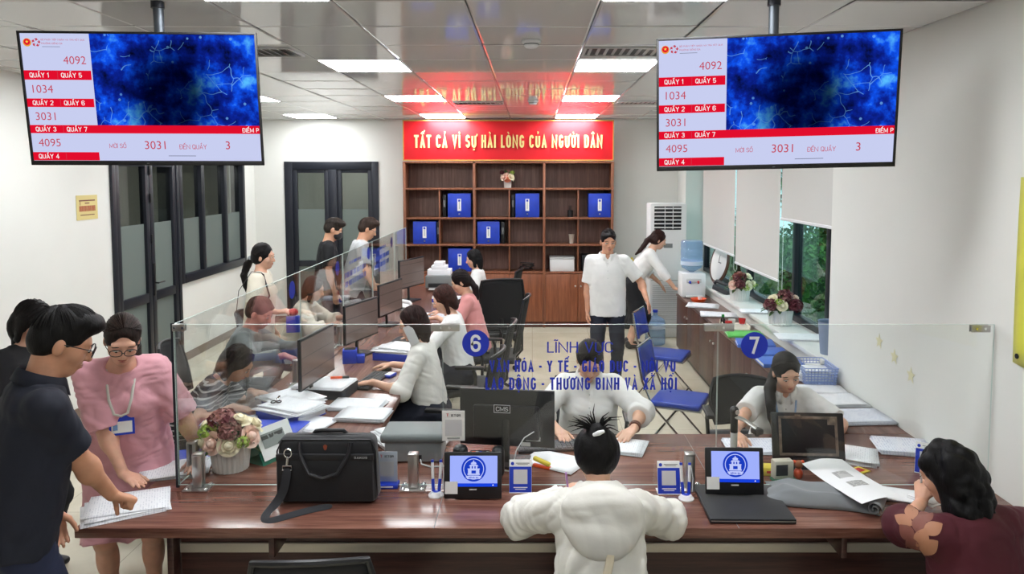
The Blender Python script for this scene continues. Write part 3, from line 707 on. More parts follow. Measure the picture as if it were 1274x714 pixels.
            if hair in ('long', 'curly'):
                q = hp(0, -.075, -.04); dvec = unit(V(0, -.12, -1)*.6+(-up)*.9); r0 = .068 if hair == 'long' else .085
                v.cone(q, q+dvec*hairlen*s, r0*s, r0*.72*s, k=.03, sq=(V(0, 1, 0), .55))
                if hair == 'curly':
                    rd = random.Random(5)
                    for _ in range(80):
                        a = rd.uniform(-.1, 1.05); th_ = rd.uniform(0, 6.28); p_ = q+dvec*hairlen*s*a+V(.078*math.cos(th_)*(1-.25*a), .045*math.sin(th_)*(1-.25*a), 0)*s; v.ell(p_, V(.022, .022, .027)*s*rd.uniform(.7, 1.2), k=.010)
                    for _ in range(22):
                        x, y, z = rd.gauss(0, 1), rd.gauss(-.5, 1), rd.gauss(.3, 1); u_ = unit((x, min(y, .3), z)); E_(tuple(u_*V(.076, .095, .085)+V(0, -.016, .03)), (.028, .028, .026), .02)
        if pony:                                   # list of points relative to the head centre, in the figure's own frame
            pts = [hp(*pony[0])]+[Hc+V(*p)*s for p in pony[1:]]; rr = [.026, .034, .030, .024, .012]
            for i in range(len(pts)-1): v.cone(pts[i], pts[i+1], rr[min(i, 4)]*s, rr[min(i+1, 4)]*s, k=.015)
        hob = v.build('hair', MH, root)
        rd = random.Random(int(abs(loc[0]*91+loc[1]*17))); m = MB(); ns = 150 if res < .0066 else 70; cc = V(0, -.017, .033); rr = V(.0835, .1015, .098)
        if hair in ('short', 'quiff', 'crop'): rr = V(.0785, .099, .0955); 
        for k in range(ns):
            if hair in ('back', 'low', 'bun'):
                a = rd.uniform(-1.75, 1.75); d0 = unit(V(math.sin(a), math.cos(a)*.70+.02, 1.02-.80*abs(math.sin(a))**2.0)); e0 = unit(V(*(pony[0] if pony else (0, -.10, .04)))-cc) ; t1 = 1.0
            elif hair in ('short', 'quiff', 'crop'):
                a = rd.uniform(-3.1, 3.1); fr_ = math.cos(a); d0 = unit(V(0.1, -.5, .9)); e0 = unit(V(math.sin(a), fr_, .62 if fr_ > .4 else .25 if fr_ > -.2 else -.2)); t1 = rd.uniform(.7, 1.02)
            else:
                y_ = rd.uniform(-.9, .75); d0 = unit(V(.12, y_, 1.0-.5*abs(y_))); sg_ = rd.choice((-1, 1)); e0 = unit(V(sg_*1.0, min(y_, .25)-.25+rd.uniform(-.3, .2), -.62)); t1 = 1.0
            om = math.acos(max(-1, min(1, float(d0@e0)))); f_ = rd.uniform(.985, 1.03); pts = []
            if om < .15: continue
            for i in range(9):
                u_ = i/8*t1; dd = (d0*math.sin((1-u_)*om)+e0*math.sin(u_*om))/math.sin(om); lift = (1+(.30 if hair == 'quiff' else .12)*max(0, dd[2])*max(0, dd[1]+.3)) if hair in ('short', 'quiff', 'crop') else 1
                pts.append(hp(*(cc+dd*rr*f_*lift)))
            m.tube(pts, [.0012*s]+[.0030*s]*6+[.0022*s, .0008*s], 4, mat=rd.randrange(2))
        m.build('strands', [MH, hairmat(tuple(int(c*1.35+4) for c in haircol))], hob, 60)
        if pony: MB().lathe([(.020*s, -.010), (.027*s, -.006), (.027*s, .006), (.020*s, .010)], 16, hp(*pony[0]), axis=Matrix(HM) @ Matrix.Rotation(R(70), 3, 'X')).build('hair_tie', M_BLACK, root)
    # clothes
    def limbs_torso(v, lo_, thick, sleeve, hem, flare=0.0, neck=.525):
        tt = np.concatenate([[-hem], t_[t_ > -hem+.02]]); tt = tt[tt < neck*s]; tt = np.concatenate([tt, [neck*s]])
        a = np.interp(tt, t_, rxs)+thick; c = np.interp(tt, t_, rys)+thick
        hipm = tt <= .02*s; a[hipm] = np.maximum(a[hipm], rxs[1]+thick+flare*(-tt[hipm])); c[hipm] = np.maximum(c[hipm], rys[1]+thick+flare*.8*(-tt[hipm]))
        a[(tt > .05*s) & (tt < .3*s)] += lo_; c[(tt > .05*s) & (tt < .3*s)] += lo_*.8
        if hem > .03*s: lw = tt <= .06*s; a[lw] = np.maximum(a[lw], (.088+.080*fm)*s+.012+thick*.7); c[lw] = np.maximum(c[lw], .118*s*fm+thick)
        v.loft(P0, Sp, tt, a, c, np.interp(tt, t_, oy), k=.02, flat=1)
        for S0 in (SR, SL): v.cone(N-up*.03*s+(S0-SC)*.25, S0+(SC-S0)*.2-up*.004*s, .034*s+thick, .040*s*fm+thick, k=.035)
        for sg, S0, E, Wr, d, n, cu in arms:
            f0 = min(sleeve, 1); e_ = S0+(E-S0)*f0; fl = 2 if sleeve <= 1 else 0
            v.cone(S0, e_, .050*s*fm+thick*.9, (.038+.012*(1-f0))*s*fm+thick+lo_*.35, k=.035, flat=fl)
            if sleeve > 1: v.cone(E, E+(Wr-E)*(sleeve-1), .037*s*fm+thick+lo_*.7, (.037-.011*(sleeve-1))*s*fm+thick+lo_*.5, k=.012, flat=2)
        if fem: 
            for e in (1, -1): v.ell(P0+up*.335*s+rx_*e*.062*s+Tw[:, 1]*.082*s*fm, V(.062, .05, .06)*s*fm+thick*.6, Tw, k=.04)
    if top:
        v = Vol(res); v.wr = top.get('wr', .005)*.75; v.seed = int(abs(loc[1])*37)+11
        th = top.get('thick', .012); limbs_torso(v, top.get('loose', .012), th, top.get('sleeve', .62), top.get('hem', .10)*s, top.get('flare', 0), top.get('neck', .525))
        if top.get('dress'):
            for sg, hj, K, A in legs: v.cone(hj, hj+(K-hj)*top['dress'], .085*s+th, .085*s+th, k=.06, flat=2)
        if top.get('v'): v.cone(N+Tw[:, 1]*.075*s+up*.02*s, P0+up*.40*s+Tw[:, 1]*.135*s, .034*s, .004, k=.004, op=-1)
        if top.get('scoop'): v.ell(N+Tw[:, 1]*.05*s+up*.005*s, V(.075, .085, .045)*s, k=.006, op=-1)
        o_ = v.build(top.get('name', 'shirt'), top['mat'], root)
        if top.get('collar'):
            gap = top.get('gap', .55); r0 = (.064 if fem else .072)*s; ax = Matrix(Sp)
            def cf(u, w):
                a = math.pi/2+gap/2+u*(math.tau-gap); hh = [-.005, .026, .034, 0.026, -.012][int(round(w*4))]*s; rr = [r0+.004, r0, r0+.004, r0+.012, r0+.027+.008*abs(2*u-1)**6][int(round(w*4))]
                if round(w*4) == 4 and (u < .12 or u > .88): hh -= .022*s*(abs(2*u-1)-.76)/.24
                return Vector(N+up*.0)+ax @ Vector((rr*math.cos(a)*1.08, rr*math.sin(a)*.98, hh+.004*math.sin(a)*-4))
            m = MB().grid(cf, 36, 4); co = m.build('collar', top.get('collarmat', top['mat']), root); sm = co.modifiers.new('thickness', 'SOLIDIFY'); sm.thickness = .003
        if top.get('buttons'):
            for k_ in range(6):
                z_ = (.46-.075*k_)*s; yy = np.interp(z_, t_, rys)+np.interp(z_, t_, oy)+th+.004
                if fem and .25*s < z_ < .42*s: yy += .006
                MB().sph(Vector(P0+up*z_+Tw[:, 1]*yy), (.005, .004, .005), seg=8).build('button', M_LGREY, root)
    if bottom:
        v = Vol(res); v.wr = .004; v.seed = 5; th = bottom.get('thick', .012); kind = bottom['kind']
        tt = np.array([-.10, 0, .10, .16])*s; v.loft(P0, Sp, tt, np.interp(tt, t_, rxs)+th, np.interp(tt, t_, rys)+th, None, k=.02, flat=1)
        for sg, hj, K, A in legs:
            if kind == 'trousers':
                v.cone(hj, K, .084*s*fm+th, .056*s+th, k=.02); v.cone(K, A+V(0, 0, -.01), .054*s+th, .048*s+th, k=.02, flat=2)
            else:
                f0 = bottom.get('len', .9); k2 = hj+(K-hj)*min(f0, 1)
                v.cone(hj, k2, .10*s+th, .10*s+th, k=.09, flat=2 if f0 <= 1 else 0)
                if f0 > 1: v.cone(K, K+(A-K)*(f0-1), .10*s+th, .115*s+th, k=.10, flat=2)
        v.build(bottom.get('name', kind), bottom['mat'], root)
        if bottom.get('belt'):
            m = MB(); a_, c_ = np.interp(.13*s, t_, rxs)+th+.002, np.interp(.13*s, t_, rys)+th+.002
            m.bm.verts.ensure_lookup_table(); pts = [Vector(P0+Sp@V(a_*math.cos(q*math.tau/28), c_*math.sin(q*math.tau/28), .13*s)) for q in range(28)]; m.tube(pts, .005, 6, True, flat=3.2); m.build('belt', M_BLACK, root)
    for sg, hj, K, A in legs:
        if shoes:
            v = Vol(res); v.cone(A+V(0, -.025, -.03), A+V(sg*.012, .15*s, -.048), .036*s, .03*s, k=.01, sq=(V(0, 0, 1), .85)); v.cone(A+V(0, -.02, .0), A+V(0, -.01, -.03), .04*s, .042*s, k=.02)
            v.build('shoe', pm('shoe %d' % shoes[0], shoes, .4), root)
    J = dict(root=root, hp=hp, hm=hm, N=N, P0=P0, up=up, Tw=Tw, s=s, arms=arms, Hc=Hc, HM=HM, skin=M_SK, rys=rys, t_=t_, oy=oy, hs=hs)
    return J
def glasses(J, col=M_BLACK, w_=.026, hgt=.019):
    m = MB()
    for e in (1, -1):
        m.tube([(e*.032+w_*math.cos(a)*(1 if abs(math.cos(a)) < .8 else .98), .107-.0*a-abs(e*.032+w_*math.cos(a))*.10, .002+hgt*math.copysign(abs(math.sin(a))**.8, math.sin(a))) for a in [i*math.tau/20 for i in range(20)]], .0022, 6, True)
        m.tube([(e*.058, .100, .008), (e*.074, .06, .008), (e*.079, .0, .004), (e*.078, -.015, -.006)], .0018, 6)
    m.tube([(-.008, .106, .004), (0, .109, .006), (.008, .106, .004)], .002, 6)
    return J['hm'](m, 'glasses', col)
# ---------------------------------------------------------------- bookcase, banner
XB = [-1.867, -.845, .176, 1.174]; YF = 10.8
bk = thing('bookcase', 'tall walnut bookcase with open shelves over cupboard doors against the back wall', 'bookcase', ((-1.867+1.174)/2, 11.0, 0))
def B(m): return m
ox = (-1.867+1.174)/2
def bx(m, x0, x1, y0, y1, z0, z1, bev=.002, mat=0): m.bb(x0-ox, x1-ox, y0-11, y1-11, z0, z1, bev, mat); return m
m = MB(); th = .03
for i, x in enumerate(XB): bx(m, x-.018, x+.018, YF, 11.16, .0, 2.445)
bx(m, XB[0], XB[3], YF, 11.16, 2.42, 2.445)
m.build('carcass', W_CASE, bk)
bx(MB(), XB[0], XB[3], 11.15, 11.19, 0, 2.44).build('back_panel', W_BACK, bk)
for z in (.815, 1.222, 1.615, 2.046):
    for a, b in zip(XB, XB[1:]): bx(MB(), a+.018, b-.018, YF+.004, 11.15, z-.014, z+.014).build('shelf', W_CASE, bk)
for a, b in zip(XB, XB[1:]): bx(MB(), (a+b)/2-.01, (a+b)/2+.01, YF+.01, 11.15, .83, 2.03).build('divider', W_CASE, bk)
for a, b in zip(XB, XB[1:]):
    mid = (a+b)/2
    for p, q, kx in ((a+.02, mid-.003, mid-.04), (mid+.003, b-.02, mid+.04)):
        d = bx(MB(), p, q, YF-.012, YF+.006, .09, .795).build('door', W_DOOR, bk)
        MB().sph((kx-ox, YF-.03-11, .62), .014).cyl((kx-ox, YF-.015-11, .62), (kx-ox, YF-.03-11, .62), .006).build('knob', M_STEEL, d)
bx(MB(), XB[0]+.02, XB[3]-.02, YF+.03, 11.15, 0, .085).build('plinth', pm('reddish plinth', (92, 50, 40), .5), bk)
ban = thing('slogan_banner', 'wide red banner with raised gold slogan letters above the bookcase', 'banner', (ox, 11.0, 2.455))
m = MB(); bx(m, XB[0]-.01, XB[3]+.01, 10.83, 10.86, 2.455, 3.045, .003)
for v in m.bm.verts: v.co.z -= 2.455
bd = m.build('board', pm('red banner cloth', (226, 26, 40), .5), ban)
m = MB()
for z in (.0, .575): m.bb(-1.535, 1.535, -.185, -.165, z, z+.016)
for x in (-1.535, 1.522): m.bb(x, x+.013, -.185, -.165, 0, .59)
M_GOLD = pm('gold trim', (214, 178, 96), .3, .6)
m.build('trim', M_GOLD, ban)
words('TẤT CẢ VÌ SỰ HÀI LÒNG CỦA NGƯỜI DÂN', 2.74, .295, pm('gold letter', (244, 226, 150), .35, .1), ban, frame_mat((0, -.17, .30), (1, 0, 0), (0, 0, 1)), 'slogan', .022, .02)

# blue box files and small things on the shelves
def boxfile(lab, x0, x1, z0, z1, first=[None]):
    x = (x0+x1)/2; wd, h = x1-x0, z1-z0
    t = thing('box_file', lab, 'box file', (x, 10.95, z0), 0, 'blue box files on the bookcase')
    MB().box((0, 0, h/2), (wd, .26, h), .006).build('case', M_BLUEFILE, t)
    MB().box((0, -.131, h*.52), (.055, .002, h*.5)).build('spine_label', M_LABEL, t)
    m = MB().box((0, -.1325, h*.70), (.03, .001, .03)); m.build('label_mark', M_BLUE, t)
    MB().box((0, -.1325, h*.5), (.006, .001, h*.3)).build('label_writing', M_GREY, t)
    m = MB(); m.lathe([(.012, -.0), (.012, .004), (.008, .004), (.008, 0)], 14, (0, -.130, h*.14), axis=Matrix.Rotation(R(90), 3, 'X')); m.build('finger_ring', M_STEEL, t)
def sx(u): return (u-662)/920*10.72
boxfile('blue box file on the second shelf, left bay', sx(556), sx(585), 1.63, 1.98)
boxfile('blue box file on the second shelf, middle bay', sx(641), sx(671), 1.63, 1.98)
boxfile('blue box file on the second shelf, right bay beside the wall', sx(733), sx(761), 1.63, 1.98)
boxfile('blue box file on the third shelf at the far left', sx(512), sx(541), 1.237, 1.57)
boxfile('blue box file on the third shelf, middle bay', sx(593), sx(621), 1.237, 1.57)
boxfile('blue box file on the fourth shelf behind the long haired worker', sx(556), sx(585), .83, 1.17)
def darkfile(lab, x, z, h):
    t = thing('lever_file', lab, 'file', (x, 10.98, z), 0, 'dark files on the bookcase')
    MB().box((0, 0, h/2), (.046, .24, h), .004).build('case', M_BLACK, t); MB().box((0, -.121, h*.6), (.03, .002, .1)).build('spine_label', M_GREY, t)
darkfile('black lever file left of the blue box on the second shelf, left bay', sx(551.5), 1.63, .33)
darkfile('black lever file left of the blue box on the second shelf, middle bay', sx(638), 1.63, .33)
darkfile('black lever file right of the blue box on the third shelf, left bay', sx(543.4), 1.237, .32)
darkfile('black lever file right of the blue box on the third shelf, middle bay', sx(625), 1.237, .32)
t = thing('storage_box', 'white cardboard box on the lowest open shelf behind the standing man', 'box', (sx(700), 10.97, .83))
MB().box((0, 0, .095), (.36, .26, .19), .006).build('body', M_WHITE, t); MB().box((0, 0, .195), (.37, .27, .03), .006).build('lid', M_LGREY, t)
t = thing('paper_cup', 'pale paper cup on the third shelf, right bay', 'cup', (sx(712), 10.92, 1.237)); MB().lathe([(.0, .0), (.03, 0), (.042, .13), (.044, .135), (.038, .13), (.027, .01), (0, .01)], 24).build('cup', pm('kraft cup', (196, 186, 172), .6), t)
t = thing('pen_holder', 'dark pen holder on the second shelf, right bay', 'pen holder', (sx(710.5), 10.92, 1.63)); MB().lathe([(0, 0), (.04, 0), (.04, .1), (.036, .1), (.036, .006), (0, .006)], 20).build('pot', M_BLACK, t)
for k in range(3): MB().cyl((.01*k-.01, 0, .01), (.02*k-.02, .01*(k-1), .17), .004).build('pen', M_BLACK, t)
t = thing('cable_heap', 'dark tangled cable heap on the lowest open shelf, middle bay', 'cable', (sx(655), 10.95, .83))
rd = random.Random(2); pts = [((.09+.03*math.sin(a*.7))*math.cos(a), .07*math.sin(a), .02+.012*a*.35) for a in [i*.5 for i in range(44)]]
MB().tube(pts, .009, 6).build('cable', M_BLACK, t)
t = thing('document_box', 'black box file lying on the lowest open shelf at the right', 'box', (sx(738), 10.97, .83))
MB().box((0, 0, .12), (.30, .27, .24), .006).build('case', M_BLACK, t); MB().box((.02, -.137, .14), (.1, .003, .05)).build('spine_label', M_GREY, t)

# ---------------------------------------------------------------- service counter (an L: front run and left run)
ct = thing('service_counter', 'long dark walnut L shaped service counter across the front and left of the hall', 'counter', (0, 3.6, 0))
def cb(m, x0, x1, y0, y1, z0, z1, bev=.003, mat=0): m.bb(x0, x1, y0-3.6, y1-3.6, z0, z1, bev, mat); return m
cb(MB(), -1.95, 2.19, 3.05, 3.42, .705, .75, .004).build('countertop', W_TOP, ct)
cb(MB(), -1.845, 2.19, 3.4202, 4.2, .705, .75, .002).build('countertop', W_TOP, ct)
lt = thing('service_counter', 'left run of the walnut counter, with the row of monitors on it', 'counter', (0, 3.6, 0))
ct['label'] = 'front run of the dark walnut service counter, nearest the viewer'
cb(MB(), -1.845, -.90, 4.2002, 9.95, .705, .75, .002).build('countertop', W_TOPY, lt)
cb(MB(), -1.62, 2.19, 3.30, 3.325, .56, .705).build('upper_front_panel', W_FRONT, ct)
cb(MB(), -1.62, 2.19, 3.30, 3.325, .06, .515).build('lower_front_panel', W_FRONT, ct)
cb(MB(), -1.62, 2.19, 3.292, 3.32, .515, .56).build('steel_strip', pm('champagne metal strip', (205, 198, 184), .3, .4), ct)
cb(MB(), -1.62, 2.19, 3.33, 3.36, 0, .06).build('plinth', M_BLACK, ct)
cb(MB(), -1.66, -1.63, 3.25, 3.55, 0, .705).build('end_panel', W_FRONT, ct)
cb(MB(), -1.66, -1.635, 3.56, 9.95, .06, .705).build('front_panel', W_FRONT, lt)
cb(MB(), -1.668, -1.66, 3.56, 9.95, .515, .56).build('steel_strip', MATS['champagne metal strip'], lt)
for x in (-1.15, .15, 1.35): cb(MB(), x, x+.025, 3.12, 3.30, .58, .705).build('bracket', W_FRONT, ct)
for y in (4.75, 5.9, 7.0, 8.5, 9.92): cb(MB(), -1.63, -.94, y, y+.025, 0, .705).build('partition', W_FRONT, lt)
cb(MB(), -.42, -.417, 3.05, 3.46, .7495, .7508).build('top_joint', M_JOINT, ct)
cb(MB(), .88, .883, 3.05, 4.2, .7495, .7508).build('top_joint', M_JOINT, ct)

# ---------------------------------------------------------------- glass screens with clamps
def pane_x(x0, x1, lab):
    t = thing('glass_screen', lab, 'glass screen', ((x0+x1)/2, 3.46, .765), 0, 'glass screens on the counter'); hw = (x1-x0)/2
    m = MB(); m.box((0, 0, .39), (hw*2-.004, .009, .78))
    for f in m.bm.faces: f.material_index = 0 if abs(f.normal.y) > .5 else 1
    m.build('pane', [M_GLASS, M_GEDGE], t, 0); return t
def clampx(x, y, lab, rz=0):
    t = thing('glass_clamp', lab, 'clamp', (x, y, .75), rz, 'steel clamps holding the glass screens')
    MB().box((0, 0, .004), (.12, .085, .008), .002).build('base_plate', M_STEEL, t)
    MB().box((0, -.004, .085), (.046, .018, .155), .004).box((0, .026, .085), (.046, .018, .155), .004).box((0, .011, .166), (.046, .048, .012), .003).build('upright', M_STEEL, t)
    for sx_ in (-.045, .045):
        for sy in (-.028, .034): MB().sph((sx_, sy, .011), (.011, .011, .006)).build('screw', M_CHROME, t)
    return t
def clip(x, y, z, w_, rz, lab):
    t = thing('glass_clip', lab, 'clip', (x, y, z), rz, 'steel clips joining the glass screens')
    MB().box((0, -.009, 0), (w_, .006, .034), .002).box((0, .009, 0), (w_, .006, .034), .002).build('plates', M_STEEL, t); MB().cyl((-.02, -.013, 0), (-.02, .013, 0), .006).cyl((.02, -.013, 0), (.02, .013, 0), .006).build('screws', M_CHROME, t)
FP = Matrix.Identity(4)
def decal(t, num, x, z):
    o_ = MB().lathe([(0, 0), (.064, 0), (.064, .0007), (0, .0007)], 40, (x, -.0046, z), axis=Matrix.Rotation(R(90), 3, 'X')).build('number_disc', M_DECAL, t)
    words(num, .048, .084, M_DECALW, o_, frame_mat((x, -.0056, z), (1, 0, 0), (0, 0, 1)), 'number', .02, .0005, cw=.62)
g1 = pane_x(-1.70, -.424, 'front glass screen at the left, behind the black briefcase')
g2 = pane_x(-.424, .881, 'front glass screen carrying the number 6 and blue lettering')
g3 = pane_x(.881, 2.19, 'front glass screen at the right, carrying the number 7')
decal(g2, '6', -.267-.2285, .69)
for s_, u0, u1, v0, v1, b in (('LĨNH VỰC', 681, 764, 420, 440, .004), ('VĂN HÓA - Y TẾ - GIÁO DỤC - NỘI VỤ', 608, 843, 443, 467, .022), ('LAO ĐỘNG - THƯƠNG BINH VÀ XÃ HỘI', 603, 845, 465, 489, .022)):
    k = 3.46/920; zc = {420: .672, 443: .585, 465: .498}[v0]
    words(s_, (u1-u0)*k, (v1-v0)*k*.98, M_DECAL, g2, frame_mat((((u0+u1)/2-662)*k-.2285, -.0048, zc), (1, 0, 0), (0, 0, 1)), 'lettering', b, .0005)
decal(g3, '7', 1.053-1.5355, .68)
def pane_y(y0, y1, lab, num=None):
    t = thing('glass_screen', lab, 'glass screen', (-1.70, (y0+y1)/2, .765), 0, 'glass screens along the left counter'); hw = (y1-y0)/2
    m = MB(); m.box((0, 0, .39), (.009, hw*2-.004, .78))
    for f in m.bm.faces: f.material_index = 0 if abs(f.normal.x) > .5 else 1
    m.build('pane', [M_GLASS, M_GEDGE], t, 0)
    if num:
        yy = hw-.16
        o_ = MB().lathe([(0, 0), (.064, 0), (.064, .0007), (0, .0007)], 40, (-.0046, yy, .67), axis=Matrix.Rotation(R(-90), 3, 'Y')).build('number_disc', M_DECAL, t)
        words(num, .042, .084, M_DECALW, o_, frame_mat((-.0056, yy, .67), (0, -1, 0), (0, 0, 1)), 'number', .02, .0005)
        rd_ = random.Random(int(num)); m_ = MB()
        for zz, a_, hh in ((.665, .25, .03), (.565, .42, .05), (.48, .42, .05)):
            y_ = -a_
            while y_ < a_-.03:
                q_ = rd_.uniform(.02, .035); m_.box((-.0048, y_+q_/2-.1, zz), (.0006, q_, hh)); y_ += q_+rd_.choice((.008, .008, .03))
        if num in '23': m_.build('small_lettering', pm('faded blue decal', (60, 88, 190), .5), t, 0)
        else: m_.bm.free()
    return t
pane_y(3.468, 5.37, 'glass screen on the left counter nearest the viewer, meeting the front corner', '5')
pane_y(5.37, 6.60, 'second glass screen along the left counter, with a blue disc', '4')
pane_y(6.60, 7.83, 'third glass screen along the left counter, with a blue disc', '3')
pane_y(7.83, 9.10, 'fourth glass screen along the left counter, in front of the men', '2')
pane_y(9.10, 9.93, 'last glass screen at the far end of the left counter')
t = thing('corner_profile', 'slim dark metal strip joining the glass at the counter corner', 'profile', (-1.705, 3.465, .75)); MB().box((0, 0, .4), (.014, .014, .80), .002).build('strip', M_DARK, t)
clampx(-1.60, 3.449, 'steel glass clamp on the counter beside the left flower pot')
clampx(-.57, 3.449, 'steel glass clamp right of the briefcase, before the grey printer')
clampx(.755, 3.449, 'steel glass clamp between the pen stand and the laptop')
for k, (y, l) in enumerate(((3.62, 'steel glass clamp just behind the left front corner'), (5.25, 'steel clamp on the left counter by the nearest monitor'), (6.45, 'steel clamp on the left counter by the second monitor'), (7.7, 'steel clamp on the left counter by the third monitor'), (8.95, 'steel clamp on the left counter by the farthest monitor'))):
    clampx(-1.689, y, l, 90)
clip(-.41, 3.46, 1.53, .135, 0, 'steel clip on the glass top above the disc 6'); clip(.885, 3.46, 1.53, .14, 0, 'steel clip on the glass top left of the disc 7')
clip(2.12, 3.46, 1.525, .09, 0, 'steel clip on the glass top at the right wall'); clip(-1.67, 3.46, 1.53, .06, 0, 'steel clip at the left front corner of the glass')

# ---------------------------------------------------------------- hanging screens
def plasma():
    t = NT('blue plasma network picture'); tc = t.add('ShaderNodeTexCoord'); v = tc.outputs['Object']
    n = t.noise(v, 6.5, 5, .6); base = t.ramp(n, [(.34, (6, 10, 44)), (.47, (12, 36, 150)), (.57, (16, 84, 240)), (.70, (90, 190, 255))])
    mp = t.add('ShaderNodeVectorMath'); mp.operation = 'ADD'; nz = t.add('ShaderNodeTexNoise'); nz.inputs['Scale'].default_value = 6; t.link(v, nz.inputs[0])
    sc = t.add('ShaderNodeVectorMath'); sc.operation = 'SCALE'; sc.inputs['Scale'].default_value = .12; t.link(nz.outputs[1], sc.inputs[0]); t.link(v, mp.inputs[0]); t.link(sc.outputs[0], mp.inputs[1])
    vo = t.add('ShaderNodeTexVoronoi', feature='DISTANCE_TO_EDGE'); vo.inputs['Scale'].default_value = 13; t.link(mp.outputs[0], vo.inputs['Vector'])
    ln = t.math('LESS_THAN', vo.outputs[0], .016); ms = t.math('GREATER_THAN', t.noise(v, 5, 2), .53); f = t.math('MULTIPLY', t.math('MULTIPLY', ln, ms), .55)
    vp = t.add('ShaderNodeTexVoronoi'); vp.inputs['Scale'].default_value = 16; t.link(v, vp.inputs['Vector']); dots = t.math('LESS_THAN', vp.outputs[0], .11)
    m1 = t.add('ShaderNodeMixRGB'); t.link(t.math('MAXIMUM', f, t.math('MULTIPLY', dots, .5)), m1.inputs[0]); t.link(base, m1.inputs[1]); m1.inputs[2].default_value = lin((120, 190, 255))
    # darker towards the middle of the screen
    sp = t.add('ShaderNodeSeparateXYZ'); t.link(v, sp.inputs[0])
    dx = t.math('DIVIDE', t.math('SUBTRACT', sp.outputs[0], .13), .26); dz = t.math('DIVIDE', t.math('ADD', sp.outputs[2], -.02), .30)
    dd = t.math('ADD', t.math('MULTIPLY', dx, dx), t.math('MULTIPLY', dz, dz)); k = t.ramp(dd, [(.2, (70, 70, 76)), (1.1, (255, 255, 255))])
    m2 = t.add('ShaderNodeMixRGB', blend_type='MULTIPLY'); m2.inputs[0].default_value = 1; t.link(m1.outputs[0], m2.inputs[1]); t.link(k, m2.inputs[2])
    e = t.add('ShaderNodeEmission'); e.inputs[1].default_value = 1.0; t.link(m2.outputs[0], e.inputs[0]); t.link(e.outputs[0], t.out.inputs[0]); return t.m
M_PLASMA = plasma()
E_LAV = emis('screen lavender', (200, 206, 240), 1); E_RED = emis('screen red', (226, 14, 44), 1); E_NUM = emis('screen red numerals', (196, 66, 84), 1); E_WHT = emis('screen white', (248, 248, 252), 1)
E_GOLD = emis('screen gold', (232, 160, 60), 1); E_GREY = emis('screen grey', (120, 124, 150), 1)
